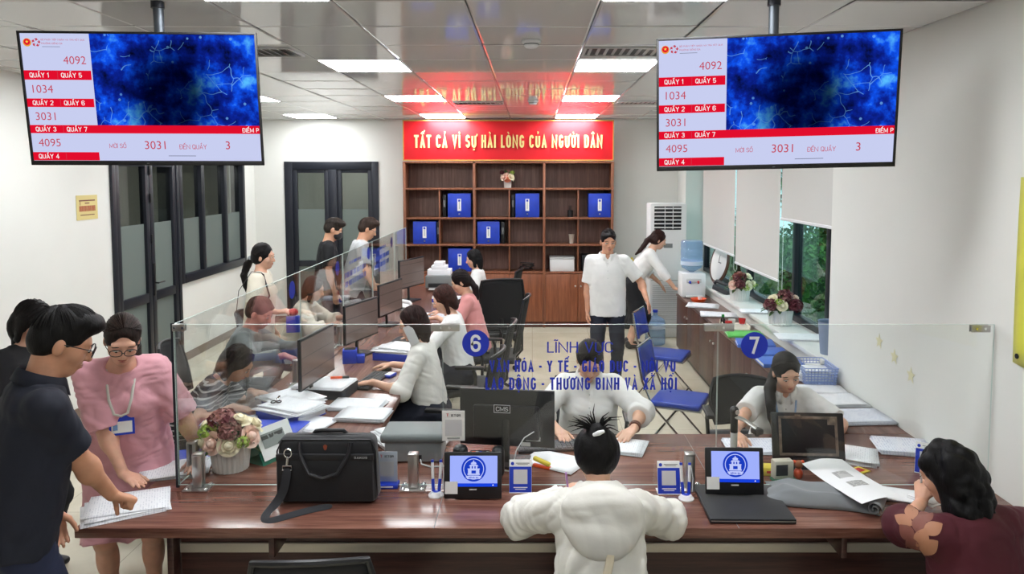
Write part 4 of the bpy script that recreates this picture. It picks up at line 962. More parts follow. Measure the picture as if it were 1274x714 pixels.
def tv(lab, loc, tilt, roll, yaw, zpole):
    W_, H_ = 1.107, .63
    t = thing('queue_screen', lab, 'screen', loc, 0, None); t.rotation_mode = 'YXZ'; t.rotation_euler = (tilt, roll, yaw)
    MB().box((0, .018, 0), (W_-.02, .022, H_-.02), .004).box((0, .05, -.05), (.8, .05, .4), .01).build('housing', M_BLACK, t)
    m = MB(); b = .011
    m.box((0, .002, H_/2-b/2), (W_, .014, b), .002).box((0, .002, -H_/2+b), (W_, .014, 2*b), .002).box((-W_/2+b/2, .002, 0), (b, .014, H_), .002).box((W_/2-b/2, .002, 0), (b, .014, H_), .002)
    m.build('bezel', pm('matt black bezel', (12, 12, 14), .6), t)
    sw, sh = W_-2*b, H_-3*b; x0, zt = -sw/2, H_/2-b
    def rect(a, b_, c, d, mat, dep, nm, par):      # fractions from the left and the top
        xa, xb, za, zb = x0+a*sw, x0+b_*sw, zt-c*sh, zt-d*sh
        return MB().bb(xa, xb, .0035-dep, .0035, za, zb).build(nm, mat, par, 0)
    scr = rect(0, 1, 0, 1, E_LAV, .001, 'display', t)
    rect(.292, 1, 0, .715, M_PLASMA, .002, 'video_clip', scr)
    def T(s, fx, fz, h, mat, al='L', bold=0, w_=0): words(s, w_*sw, h*sh, mat, scr, frame_mat((x0+fx*sw, .0003-.0005, zt-fz*sh), (1, 0, 0), (0, 0, 1)), 'screen_text', bold, .0002, al, .66, s.isdigit())
    for z0, z1, a, b_ in ((.285, .358, 'QUẦY 1', 'QUẦY 5'), (.505, .572, 'QUẦY 2', 'QUẦY 6'), (.715, .78, 'QUẦY 3', 'QUẦY 7'), (.932, .998, 'QUẦY 4', '')):
        rect(0, 1 if a == 'QUẦY 3' else .286, z0, z1, E_RED, .0025, 'red_bar', scr)
        T(a, .024, (z0+z1)/2-.006, .055, E_WHT, 'L', .012)
        if b_: T(b_, .158, (z0+z1)/2-.006, .055, E_WHT, 'L', .012)
        rect(.142, .1435, z0+.008, z1-.008, E_NUM, .003, 'bar_divider', scr)
    for s, fx, fz, al in (('4092', .27, .205, 'R'), ('1034', .03, .43, 'L'), ('3031', .03, .645, 'L'), ('4095', .03, .855, 'L')): T(s, fx, fz, .062, E_NUM, al, -.004)
    T('MỜI SỐ', .335, .873, .05, E_NUM, 'L', -.004); T('3031', .49, .873, .066, E_NUM, 'L', -.002); T('ĐẾN QUẦY', .64, .880, .055, E_NUM, 'L', -.004); T('3', .845, .873, .066, E_NUM)
    T('ĐIỂM P', .922, .744, .05, E_WHT, 'L', .01)
    rect(.59, .71, .958, .963, E_GREY, .0025, 'small_print', scr)
    T('BỘ PHẬN TIẾP NHẬN VÀ TRẢ KẾT QUẢ', .088, .047, .020, E_NUM, 'L', .006, .185); T('PHƯỜNG ĐỐNG ĐA', .088, .075, .019, E_NUM, 'L', .006, .09); rect(.09, .165, .1, .104, E_GREY, .0025, 'small_print', scr)
    cx, cz = x0+.028*sw, zt-.07*sh
    ax = Matrix.Rotation(R(90), 3, 'X')
    MB().lathe([(0, 0), (.019, 0), (.019, .0006), (0, .0006)], 24, (cx, .0018, cz), axis=ax).build('emblem_ring', E_GOLD, scr, 0)
    MB().lathe([(0, 0), (.0145, 0), (.0145, .0006), (0, .0006)], 24, (cx, .0012, cz+.002), axis=ax).build('emblem_field', E_RED, scr, 0)
    F_ = frame_mat((cx, .0004, cz+.003), (1, 0, 0), (0, 0, 1)); MB().prism([((.008 if k % 2 == 0 else .0032)*math.sin(k*math.pi/5), (.008 if k % 2 == 0 else .0032)*math.cos(k*math.pi/5)) for k in range(10)], 0, .0002, F_).build('emblem_star', emis('screen yellow', (250, 220, 80), 1), scr, 0)
    cx = x0+.066*sw; m = MB()
    for k in range(5):
        a = k*math.tau/5; F_ = frame_mat((cx, .0012, cz), (math.cos(a), 0, math.sin(a)), (-math.sin(a), 0, math.cos(a)))
        m.prism([(-.002, .007), (.010, .012), (.0045, .020), (-.008, .017), (-.001, .0135)], 0, .0003, F_)
    m.build('pinwheel_logo', E_NUM, scr, 0)
    b_ = MB().box((0, -.0055, -H_/2+.010), (.012, .001, .002)).build('status_light', M_GREY, t, 0)
    inv = Matrix.Translation(loc) @ t.rotation_euler.to_matrix().to_4x4(); inv.invert()
    p0 = inv @ Vector((loc[0]+zpole, loc[1]+.05, loc[2]+.30)); p1 = inv @ Vector((loc[0]+zpole, loc[1]+.05, ZC+.05))
    MB().box((0, .1, .12), (.3, .03, .3), .004).build('wall_plate', M_DARK, t)
    MB().cyl((p0.x, p0.y, p0.z-.25), p1, .024).build('pole', pm('painted steel pole', (84, 90, 96), .4, .6), t)
    q = inv @ Vector((loc[0]+zpole, loc[1]+.05, ZC-.03)); MB().cyl(q, p1, .031).build('pole_sleeve', M_DARK, t)
    return t
tv('left hanging queue screen showing called numbers beside a blue picture', (-2.0698*.9, 3.9734*.9, 2.25+.40*.9), .1135, .0013, .0422, .06)
tv('right hanging queue screen by the right wall, showing called numbers', (1.2763*.9, 3.9158*.9, 2.25+.3793*.9), .1289, -.0203, -.1189, 0)

# ---------------------------------------------------------------- ceiling fittings
def vent(x0, x1, y0, y1, lab, n):
    t = thing('ceiling_vent', lab, 'vent', ((x0+x1)/2, (y0+y1)/2, ZC), 0, 'slotted ceiling vents'); a, b = (x1-x0)/2, (y1-y0)/2
    m = MB(); f = .018
    m.bb(-a, a, -b, -b+f, -.012, .004).bb(-a, a, b-f, b, -.012, .004).bb(-a, -a+f, -b+f, b-f, -.012, .004).bb(a-f, a, -b+f, b-f, -.012, .004); m.build('frame', M_LGREY, t)
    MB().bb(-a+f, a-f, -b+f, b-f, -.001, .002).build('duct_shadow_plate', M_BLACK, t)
    m = MB()
    for k in range(n):
        x = -a+f+(k+.5)*(2*a-2*f)/n; m.box((x, 0, -.004), (.022, 2*b-2*f, .003), 0, Matrix.Rotation(R(35), 3, 'Y'))
    m.build('slats', M_LGREY, t)
vent(-2.10, -1.58, 4.88, 5.22, 'slotted ceiling vent just right of the left hanging screen', 9)
vent(.34, .92, 4.86, 5.20, 'slotted ceiling vent left of the right hanging screen', 10)
vent(-.90, -.33, 8.45, 8.75, 'slotted ceiling vent in front of the red banner', 10)
vent(.97, 1.52, 8.40, 8.72, 'slotted ceiling vent beyond the right hanging screen', 10)
for x, y, l in ((-.005, 4.637, 'white round smoke detector on the ceiling between the screens'), (.01, 8.345, 'white round smoke detector nearer the red banner')):
    t = thing('smoke_detector', l, 'smoke detector', (x, y, ZC), 0, 'smoke detectors')
    MB().lathe([(0, -.001), (.058, -.001), (.06, -.012), (.055, -.02), (.0, -.02)], 28).build('base', M_WHITE, t); MB().lathe([(.044, -.02), (.046, -.035), (.036, -.046), (0, -.048)], 24).build('sensor', M_WHITE, t); MB().lathe([(.047, -.024), (.048, -.029), (.047, -.03)], 24).build('slot_ring', M_GREY, t)

# ---------------------------------------------------------------- low cabinets along the right wall
lc = thing('low_cabinet', 'low dark walnut cabinet run below the right window sill', 'cabinet', (2.0, 6.7, 0))
Y0, Y1 = 4.21, 9.3
def lb(m, x0, x1, y0, y1, z0, z1, bev=.002): m.bb(x0-2, x1-2, y0-6.7, y1-6.7, z0, z1, bev); return m
lb(MB(), 1.855, 2.185, Y0, Y1, .06, .72).build('body', W_CRED, lc); lb(MB(), 1.83, 2.19, Y0-.005, Y1+.01, .72, .7495, .002).build('worktop', wood('cabinet top', (84, 58, 50), (132, 100, 88), 1, .3), lc)
lb(MB(), 1.885, 2.18, Y0, Y1, 0, .06).build('plinth', M_BLACK, lc)
n = 8; st = (Y1-Y0)/n
for k in range(n):
    a = Y0+k*st
    d = lb(MB(), 1.837, 1.855, a+.004, a+st-.004, .085, .71).build('door', W_CRED, lc)
    ky = a+st-.06 if k % 2 == 0 else a+.06
    MB().sph((1.82-2, ky-6.7, .56), .012).cyl((1.837-2, ky-6.7, .56), (1.82-2, ky-6.7, .56), .005).build('knob', M_STEEL, d)
# floor standing air conditioner
ac = thing('air_conditioner', 'tall white floor standing air conditioner in the right back corner', 'air conditioner', (1.87, 10.30, 0))
m = MB(); m.box((0, 0, .93), (.50, .36, 1.86), .02); m.build('cabinet', pm('aircon white', (228, 230, 230), .4), ac)
MB().box((-.01, -.181, 1.66), (.37, .006, .32), .002).build('outlet_recess', M_BLACK, ac)
for k in range(6): MB().box((-.01, -.188, 1.53+k*.052), (.37, .03, .012), .003, Matrix.Rotation(R(-25), 3, 'X')).build('louvre', M_WHITE, ac)
for x in (-.05, .06): MB().box((x, -.185, 1.66), (.008, .02, .31)).build('louvre_post', M_WHITE, ac)
m = MB()
for k in range(22): m.box((0, -.182, .14+k*.028), (.42, .012, .010), .002)
m.build('intake_grille', M_LGREY, ac)
MB().box((0, -.1815, 1.28), (.12, .004, .06), .002).build('control_panel', M_GREY, ac); MB().box((0, -.1815, .80), (.46, .003, .006)).build('panel_seam', M_GREY, ac)
# ---------------------------------------------------------------- chairs
def mesh_chair(lab, x, y, rz, group, arms=True, top=.93, wide=.46, first={}):
    """office chair; its sitter looks along local +y"""
    key = (arms, top, wide)
    if key in first: return place(first[key], False, (x, y, 0), rz, lab, group)
    t = thing('office_chair', lab, 'chair', (x, y, 0), rz, group); first[key] = t
    f = lambda u, v: Vector(((u-.5)*wide*(.86+.14*math.sin(v*math.pi)), -.23-.05*(1-(2*u-1)**2)-.10*v, .46+(top-.46)*v+.02*(1-(2*u-1)**2)*v))
    MB().grid(f, 12, 10).build('back_mesh', M_BLACKM, t).modifiers.new('thickness', 'SOLIDIFY').thickness = .008
    rim = [f(0, i/8) for i in range(9)]+[f(i/10, 1) for i in range(1, 10)]+[f(1, 1-i/8) for i in range(9)]+[f(1-i/10, 0) for i in range(1, 10)]
    MB().tube(rim, .013, 8, True).build('back_frame', M_BLACK, t)
    MB().tube([(0, .0, .355), (0, -.22, .355), (0, -.30, .45), (0, -.30, .62)], .022, 8, flat=.5).build('back_post', M_BLACK, t)
    m = MB(); m.grid(lambda u, v: Vector(((u-.5)*.48, (v-.5)*.47, .412-.03*(2*v-1)**2*(v > .5)+.012*math.sin(u*math.pi))), 10, 10); se = m.build('seat', M_BLACKF, t); so = se.modifiers.new('thickness', 'SOLIDIFY'); so.thickness = .055; so.offset = -1
    if arms:
        for e in (1, -1): MB().tube([(e*.20, -.05, .36), (e*.27, -.05, .37), (e*.285, -.05, .56), (e*.285, -.03, .605)], .014, 8).box((e*.285, 0, .62), (.055, .25, .028), .01).build('armrest', M_BLACK, t)
    MB().cyl((0, 0, .10), (0, 0, .36), .028).cyl((0, 0, .08), (0, 0, .28), .036).build('gas_column', M_CHROME, t)
    for k in range(5):
        a = k*math.tau/5+.3; c_, s_ = math.cos(a), math.sin(a)
        lg = MB().tube([(0, 0, .12), (.16*c_, .16*s_, .115), (.30*c_, .30*s_, .075)], [.028, .024, .018], 8, flat=.6).build('base_leg', M_CHROME, t)
        MB().cyl((.30*c_-.022*s_, .30*s_+.022*c_, .028), (.30*c_+.022*s_, .30*s_-.022*c_, .028), .027).cyl((.30*c_, .30*s_, .03), (.30*c_, .30*s_, .075), .008).build('caster', M_BLACK, lg)
    return t
WG = 'visitor chairs in front of the counter'; OG = 'office chairs behind the counter'
mesh_chair('black mesh chair standing empty in front of the briefcase', -.80, 2.83, 4, WG, False, .90)
mesh_chair('black mesh chair under the person in the white hooded jacket', .27, 2.66, 0, WG, False, .90, .50)
mesh_chair('black mesh chair under the woman in the burgundy blouse', 1.78, 2.52, 10, WG, False, .86)
mesh_chair('black office chair of the worker facing the viewer behind the disc 6', .36, 4.90, 178, OG, True, .80)
mesh_chair('black office chair of the worker behind the disc 7', 1.50, 4.98, 175, OG, True, .76)
mesh_chair('black office chair of the nearest worker at the left monitors', -.58, 5.3, 82, OG, True, .98)
mesh_chair('black office chair of the brown bobbed worker', -.52, 6.45, 88, OG, True, .95)
mesh_chair('black office chair of the worker in pink', -.40, 7.55, 86, OG, True, 1.0)
mesh_chair('black office chair with its back to the viewer, standing empty before the bookcase', -.42, 8.62, 14, OG, True, 1.06, .54)
mesh_chair('black office chair of the long haired worker nearest the bookcase', -.50, 9.75, 80, OG, True, 1.0)
VG = 'visitor chairs along the left counter'
mesh_chair('black chair of the visitor in the striped shirt', -2.42, 4.75, -80, VG, False, .88)
mesh_chair('black chair of the visitor in the grey jacket', -2.62, 5.95, -85, VG, False, .88)
mesh_chair('black chair of the visitor in cream clothes', -2.55, 7.3, -85, VG, False, .88)
def folding_chair(lab, x, y, rz, first=[None]):
    if first[0] is not None: return place(first[0], False, (x, y, 0), rz, lab)
    t = thing('folding_chair', lab, 'chair', (x, y, 0), rz, 'blue folding chairs'); first[0] = t
    MB().box((0, .02, .45), (.40, .40, .045), .018, seg=3).build('seat', M_BLUEVINYL, t)
    MB().box((0, .02, .423), (.41, .41, .012), .004).build('seat_pan', M_STEEL, t)
    rr = Matrix.Rotation(R(-10), 3, 'X')
    MB().grid(lambda u, v: Vector(((u-.5)*.37, -.235-.03*(1-(2*u-1)**2)-.05*v, .62+.25*v)), 10, 6).build('backrest', M_BLUEVINYL, t).modifiers.new('thickness', 'SOLIDIFY').thickness = .022
    for e in (1, -1):
        MB().tube([(e*.20, .26, .011), (e*.20, -.16, .44), (e*.20, -.24, .62), (e*.195, -.285, .88)], .011, 8).build('front_leg', M_CHROME, t)
        MB().tube([(e*.18, -.26, .011), (e*.18, .04, .41)], .011, 8).build('rear_leg', M_CHROME, t)
        for yy, xx in ((.26, .20), (-.26, .18)): MB().cyl((e*xx, yy, 0), (e*xx, yy*.985, .02), .014).build('foot_cap', M_BLACK, t)
    MB().tube([(-.20, .20, .075), (.20, .20, .075)], .008).tube([(-.18, -.20, .10), (.18, -.20, .10)], .008).tube([(-.195, -.285, .88), (.195, -.285, .88)], .011).build('cross_bars', M_CHROME, t)
folding_chair('blue folding chair standing farther away, near the water bottle', 1.34, 7.34, -114)
folding_chair('blue folding chair nearer the counter, by the low cabinet', 1.17, 5.85, -114)

# ---------------------------------------------------------------- desks: screens, keyboards, office things
def monitor(lab, x, y, z, rz, w_=.54, h=.325, group='monitors on the left counter', tilt=0, back=None, kind='stand'):
    t = thing('monitor', lab, 'monitor', (x, y, .75), rz, group); zc = z-.75
    MB().box((0, .008, zc), (w_, .022, h), .004).box((0, .028, zc-.02), (w_*.7, .03, h*.6), .012).build('housing', M_BLACK, t)
    m = MB(); b = .010
    m.box((0, -.004, zc), (w_-2*b, .002, h-3*b)); m.build('screen', M_SCR, t)
    MB().tube([(0, .05, .01), (0, .055, zc*.6), (0, .035, zc)], .022, 8, flat=.45).build('neck', M_BLACK, t); MB().box((0, .03, .007), (.24, .18, .014), .006).build('foot', M_BLACK, t)
    return t
def scrmat():
    t = NT('dim grey brown screen'); t.b.inputs['Base Color'].default_value = lin((20, 20, 22)); t.b.inputs['Roughness'].default_value = .22
    tc = t.add('ShaderNodeTexCoord'); sp = t.add('ShaderNodeSeparateXYZ'); t.link(tc.outputs['Object'], sp.inputs[0])
    f = t.math('LESS_THAN', t.math('FRACT', t.math('MULTIPLY', sp.outputs[2], 9)), .06)
    t.link(t.ramp(f, [(0, (124, 104, 97)), (1, (92, 80, 76))]), t.b.inputs['Emission Color']); t.b.inputs['Emission Strength'].default_value = .55; return t.m
M_SCR = scrmat()
monitor('large dark monitor nearest the viewer on the left counter', -1.43, 4.87, 1.045, 83, .55, .335)
monitor('second dark monitor along the left counter', -1.42, 6.1, 1.04, 72, .52, .325)
monitor('third dark monitor along the left counter', -1.41, 7.32, 1.03, 76, .54, .32)
monitor('farthest tall dark monitor on the left counter', -1.43, 8.75, 1.09, 68, .56, .34)
cm = monitor('black monitor seen from behind, with letters on its back, at desk 6', -.13, 3.80, .985, 172, .50, .30, None)
words('CMS', .064, .024, M_WHITE, cm, frame_mat((.02, .0448, .290), (-1, 0, 0), (0, 0, 1)), 'lettering', 0, .0005, cw=.75)
m = MB(); F_ = frame_mat((.02, .0445, .290), (-1, 0, 0), (0, 0, 1))
for a, b, c, d in ((-.043, .043, .019, .021), (-.043, .043, -.021, -.019), (-.043, -.041, -.019, .019), (.041, .043, -.019, .019)): m.prism([(a, c), (b, c), (b, d), (a, d)], 0, .0006, F_)
m.build('letter_frame', M_WHITE, cm)
MB().box((-.14, .0205, .13), (.075, .002, .022)).build('sticker', M_LABEL, cm); MB().box((-.10, .0205, .10), (.05, .002, .02)).build('sticker', M_LABEL, cm)
def keyboard(lab, x, y, rz):
    t = thing('keyboard', lab, 'keyboard', (x, y, .75), rz, 'keyboards on the desks'); MB().box((0, 0, .01), (.43, .14, .018), .005).build('case', M_BLACK, t)
    m = MB()
    for r_ in range(5):
        for c in range(16): m.box((-.196+c*.0262, -.052+r_*.026, .021), (.021, .021, .006), .0015, seg=1)
    m.build('keys', pm('grey keys', (62, 64, 68), .5), t)
keyboard('black keyboard under the hands of the nearest left worker', -1.17, 5.28, 80)
keyboard('black keyboard below the second left monitor', -1.20, 6.48, 80)
keyboard('black keyboard below the third left monitor', -1.18, 7.55, 84)
keyboard('black keyboard before the worker at desk 6', .13, 3.98, 8)
def mouse(lab, x, y, rz):
    t = thing('computer_mouse', lab, 'mouse', (x, y, .75), rz, 'computer mice'); MB().sph((0, 0, .012), (.031, .055, .025)).build('shell', M_BLACK, t); MB().box((0, .03, .034), (.006, .016, .008), .002).build('wheel', M_GREY, t)
mouse('black mouse under the far hand of the nearest left worker', -1.13, 5.60, 70)
mouse('black mouse beside the second left monitor', -1.10, 6.85, 70)
def paper(lab, x, y, rz, n=6, z=.75, w_=.21, l=.297, mat=None, spread=.012, seed=1, group='loose papers and paper piles', thick=.0035, cat='paper', nm='paper_pile'):
    rd = random.Random(seed); t = thing(nm, lab, cat, (x, y, z), rz, group); k = 0
    for i in range(n):
        a = rd.uniform(-1, 1)*spread*5; dx, dy = rd.uniform(-1, 1)*spread, rd.uniform(-1, 1)*spread; rr = Matrix.Rotation(a, 3, 'Z'); m = MB(); lift = rd.uniform(.0, .006)
        zz = thick*(i+.5)+.0008
        cu = lift if i == n-1 else 0
        def f(u, v): 
            p = rr @ Vector(((u-.5)*w_, (v-.5)*l, 0)); return Vector((p.x+dx, p.y+dy, zz+cu*(abs(2*u-1)**3+.3*math.sin(3*v+i))+thick*.36))
        m.grid(f, 6, 6); 
        o_ = m.build('sheet', mat or M_PAPER, t); so = o_.modifiers.new('thickness', 'SOLIDIFY'); so.thickness = thick*.8; so.offset = -1
    return t
P = paper
P('printed papers on the counter under the hand of the man in navy', -1.83, 3.25, -64, 6, thick=.0025, spread=.02, seed=2, w_=.24, l=.33)
P('printed papers held down by the woman in pink', -1.82, 3.66, -70, 5, spread=.02, seed=3, w_=.22, l=.31)
t = thing('clip_folder', 'blue clip folder under the papers of the woman in pink', 'folder', (-1.72, 3.86, .75), -70); MB().box((0, 0, .004), (.26, .33, .007), .002).build('board', M_BLUE, t)
P('papers of the visitor in the striped shirt, beyond the glass', -1.84, 4.42, -80, 6, seed=4)
P('thick file of papers in front of the nearest left worker, topmost', -1.05, 4.50, 84, 7, seed=5, mat=M_PAPER, w_=.23)
P('paper sheaf behind the file nearest the briefcase', -1.13, 4.70, 82, 6, seed=6, w_=.22, l=.33)
P('flat white sheets right behind the briefcase', -1.38, 4.36, 74, 4, seed=7, mat=M_PLAIN, w_=.24, l=.33)
P('untidy papers spilling over the blue binder by the glass', -1.50, 4.50, 66, 8, z=.80, seed=8, w_=.24, l=.34, spread=.03)
P('papers under the loose scissors by the glass', -1.57, 4.72, 50, 6, z=.79, seed=9, w_=.26, l=.36, spread=.03)
P('white papers fanned behind the grey desk printer', -.74, 4.05, 30, 7, z=.75, seed=10, mat=M_PLAIN, w_=.22, l=.3, spread=.03, thick=.008)
P('more white papers right of the fanned ones by the desk edge', -.60, 4.05, 80, 6, z=.75, seed=11, mat=M_PLAIN, w_=.2, l=.24, spread=.02, thick=.009)
P('papers by the bracelet hand of the worker at desk 6', .47, 3.98, 75, 6, seed=12)
P('papers left of the head in front of desk 6', .12, 3.78, 60, 3, seed=13, mat=M_PLAIN)
P('printed form before the worker at desk 7', 1.22, 3.98, 90, 3, seed=14, mat=M_PAPERB, w_=.22, l=.3)
P('papers right of the tilted black monitor at desk 7', 1.68, 3.86, 65, 7, seed=15, w_=.23, l=.3)
P('pile of papers on the counter at the right wall', 2.04, 3.97, 78, 8, thick=.002, seed=16, w_=.24, l=.28, mat=M_PAPERB)
P('clipboard papers beside the burgundy sleeve', 1.72, 3.36, 70, 3, seed=17, mat=M_PLAIN, w_=.15, l=.2)
P('nearest pile of forms on the cabinet by the right wall', 2.02, 4.47, 95, 8, z=.75, seed=18, thick=.002, w_=.26, l=.33, mat=M_PAPERB)
P('second pile of forms on the cabinet by the right wall', 2.02, 4.80, 92, 8, z=.75, seed=19, thick=.002, w_=.25, l=.33)
P('third pile of forms on the cabinet, in front of the basket', 2.0, 5.06, 88, 7, z=.75, seed=20, thick=.002, w_=.2, l=.32)
P('papers on the cabinet beyond the pink and cream things tray', 2.0, 7.85, 80, 5, z=.75, seed=21, thick=.002, w_=.28, l=.36)
P('papers on the cabinet nearest the water dispenser', 1.96, 8.40, 70, 5, z=.75, seed=22, thick=.002, w_=.28, l=.34)
P('papers on the window sill between the two flower pots', 2.30, 7.35, 84, 4, z=.875, seed=23, w_=.2, l=.4)
P('papers on the window sill in front of the nearer flower pot', 2.30, 6.15, 84, 4, z=.875, seed=24, w_=.25, l=.45)
P('loose papers on the sill beside the grey bin', 2.12, 5.72, 70, 5, z=.75, seed=25, thick=.002, w_=.22, l=.3)
P('papers in the blue tray beside the second left worker', -1.10, 6.02, 70, 7, z=.81, seed=26, w_=.26, l=.32, spread=.03, mat=M_PLAIN)
P('papers before the worker in pink at the left counter', -1.0, 7.75, 80, 5, seed=27, mat=M_PAPERB); P('papers under the hands of the long haired worker', -1.02, 8.9, 80, 6, seed=28, mat=M_PAPERB)
P('papers on the far left counter before the young men', -1.83, 8.6, 88, 4, seed=29)
# folders, binders, trays
def folder(lab, x, y, z, rz, sz, mat, cat='folder', nm='folder', group=None):
    t = thing(nm, lab, cat, (x, y, z), rz, group); a, b, h = sz
    MB().box((0, 0, .0015), (a, b, .003), .001).box((0, 0, h-.0015), (a, b, .003), .001).box((-a/2+.0015, 0, h/2), (.003, b, h), .001).build('cover', mat, t)
    MB().box((.004, 0, h/2), (a-.016, b-.012, h-.007)).build('contents', M_PLAIN, t); return t
folder('blue binder lying under untidy papers by the glass', -1.50, 4.52, .75, 66, (.26, .33, .05), M_BLUEFILE)
t = folder('blue folder with white stripes lying behind the flower pot', -1.50, 4.22, .75, 84, (.24, .33, .035), M_BLUEFILE)
m = MB()
for k in range(9): m.box((-.06+.0, -.08+k*.02, .0352), (.05, .008, .0008), 0, Matrix.Rotation(R(35), 3, 'Z'))
m.build('stripes', M_LABEL, t, 0)
folder('blue binder beneath the papers with the scissors', -1.57, 4.74, .75, 50, (.25, .31, .04), M_BLUEFILE)
t = thing('document_tray', 'blue document tray heaped with papers beside the second left worker', 'tray', (-1.10, 6.0, .75), 78); MB().box((0, 0, .004), (.26, .34, .006)).box((-.128, 0, .03), (.005, .34, .06), .001).box((.128, 0, .03), (.005, .34, .06), .001).box((0, .168, .03), (.26, .005, .06), .001).build('tray', M_BLUE, t)
folder('bright green folder lying open on the cabinet', 1.99, 6.85, .75, 84, (.24, .33, .02), M_GREEN)
for k, (yy, rz) in enumerate(((6.45, 80), (6.12, 86), (5.80, 88))):
    folder(('blue folder on the cabinet next to the green one', 'blue folder in the middle of the three on the cabinet', 'blue folder on the cabinet nearest the worker at desk 7')[k], 1.97, yy, .75, rz, (.26, .32, .03), pm('pale blue folder', (64, 110, 205), .5), group='blue folders on the cabinet')
t = thing('scissors', 'black handled scissors on the papers by the glass', 'scissors', (-1.60, 4.55, .835), 10)
for e in (1, -1):
    MB().tube([(e*.016+.014*math.cos(a), -.03+.022*math.sin(a), .006) for a in [i*math.tau/14 for i in range(14)]], .004, 6, True).build('handle', M_BLACK, t); MB().box((e*.004, .05, .004), (.010, .11, .002), .0008, Matrix.Rotation(e*.06, 3, 'Z')).build('blade', M_CHROME, t)
t = thing('laptop_box', 'flat black laptop box with papers on top beside the nearest monitor', 'box', (-1.40, 4.98, .75), 84); MB().box((0, 0, .035), (.26, .34, .07), .006).build('case', pm('dark blue black card', (26, 30, 44), .6), t)
P('papers lying on the black laptop box', -1.42, 4.98, 84, 3, z=.82, seed=31, w_=.27, l=.36)
t = thing('highlighter', 'orange highlighter pen on the papers by the nearest monitor', 'pen', (-1.34, 5.06, .845), 10); MB().cyl((-.06, 0, 0), (.02, 0, 0), .009).build('barrel', M_ORANGE, t); MB().cyl((.02, 0, 0), (.065, 0, 0), .0095).build('cap', M_BLACK, t)
t = thing('pencil_box', 'blue plastic pencil box beside the second left monitor', 'pencil box', (-1.46, 5.84, .75), 10)
MB().box((0, 0, .055), (.11, .10, .11), .006).build('tall_cell', M_BLUE, t); MB().box((.085, .0, .03), (.06, .09, .06), .005).build('low_cell', M_BLUE, t); MB().box((0, 0, .1105), (.09, .08, .002)).build('opening', M_BLACK, t)
t = thing('ink_pad', 'small blue ink pad by the keyboard of the nearest worker', 'ink pad', (-1.06, 5.42, .75), 70); MB().box((0, 0, .012), (.10, .06, .022), .005).build('case', M_BLUE, t); MB().box((0, 0, .024), (.08, .045, .003)).build('lid_label', M_LABEL, t)
t = thing('tabletop_printer', 'grey printer topped with stepped white paper stacks at the far left counter end', 'printer', (-1.21, 9.62, .75), 0)
MB().box((0, 0, .12), (.34, .30, .16), .012).build('body', M_GREY, t); MB().box((0, -.151, .08), (.26, .01, .05), .003).build('output_slot', M_BLACK, t); MB().box((0, -.18, .035), (.24, .12, .012), .003).build('output_tray', M_LGREY, t)
MB().box((0, .02, .235), (.30, .22, .07), .002).box((0, .02, .295), (.20, .20, .05), .002).box((0, .02, .345), (.13, .18, .05), .002).build('paper_stack', M_PLAIN, t)
t = thing('telephone', 'white desk telephone with curled black cord between the far monitors', 'telephone', (-1.40, 8.15, .75), 70)
MB().box((0, 0, .03), (.17, .20, .05), .01, Matrix.Rotation(R(10), 3, 'X')).build('base', M_WHITE, t); MB().tube([(-.05, -.09, .075), (-.05, -.07, .095), (-.05, .07, .11), (-.05, .09, .09)], [.02, .022, .022, .02], 10).build('handset', M_WHITE, t)
m = MB(); m.tube([(-.09+.012*math.cos(a*2.2), -.08+.006*a, .03+.012*math.sin(a*2.2)) for a in [i*.3 for i in range(90)]], .0035, 5); m.build('cord', M_BLACK, t)
t = thing('glue_bottle', 'white and blue glue bottle by the far monitor', 'bottle', (-1.14, 8.55, .75)); MB().lathe([(0, 0), (.028, 0), (.03, .01), (.03, .075), (.02, .095), (.010, .10)], 20).build('bottle', M_WHITE, t); MB().lathe([(.0305, .02), (.0306, .06)], 20).build('label', M_BLUE, t); MB().lathe([(.010, .10), (.009, .12), (.003, .15), (0, .15)], 12).build('nozzle', M_RED, t)
t = thing('stamp_pot', 'red and white stamp pot before the far printer', 'stamp', (-1.05, 9.25, .75)); MB().lathe([(0, 0), (.035, 0), (.035, .05), (.0, .05)], 20).build('pot', M_RED, t); MB().lathe([(.012, .05), (.012, .09), (.02, .10), (0, .115)], 16).build('stamp_handle', M_WHITE, t)
t = thing('bead_ornament', 'little bunch of red and green beads by the second keyboard', 'ornament', (-1.12, 6.30, .75), 0)
rd = random.Random(8)
for k in range(10): MB().sph((rd.uniform(-.03, .03), rd.uniform(-.03, .03), .014+.02*(k % 3)), .014).build('bead', (M_RED, M_GREEN, M_YELLOW)[k % 3 if k % 4 else 0], t)
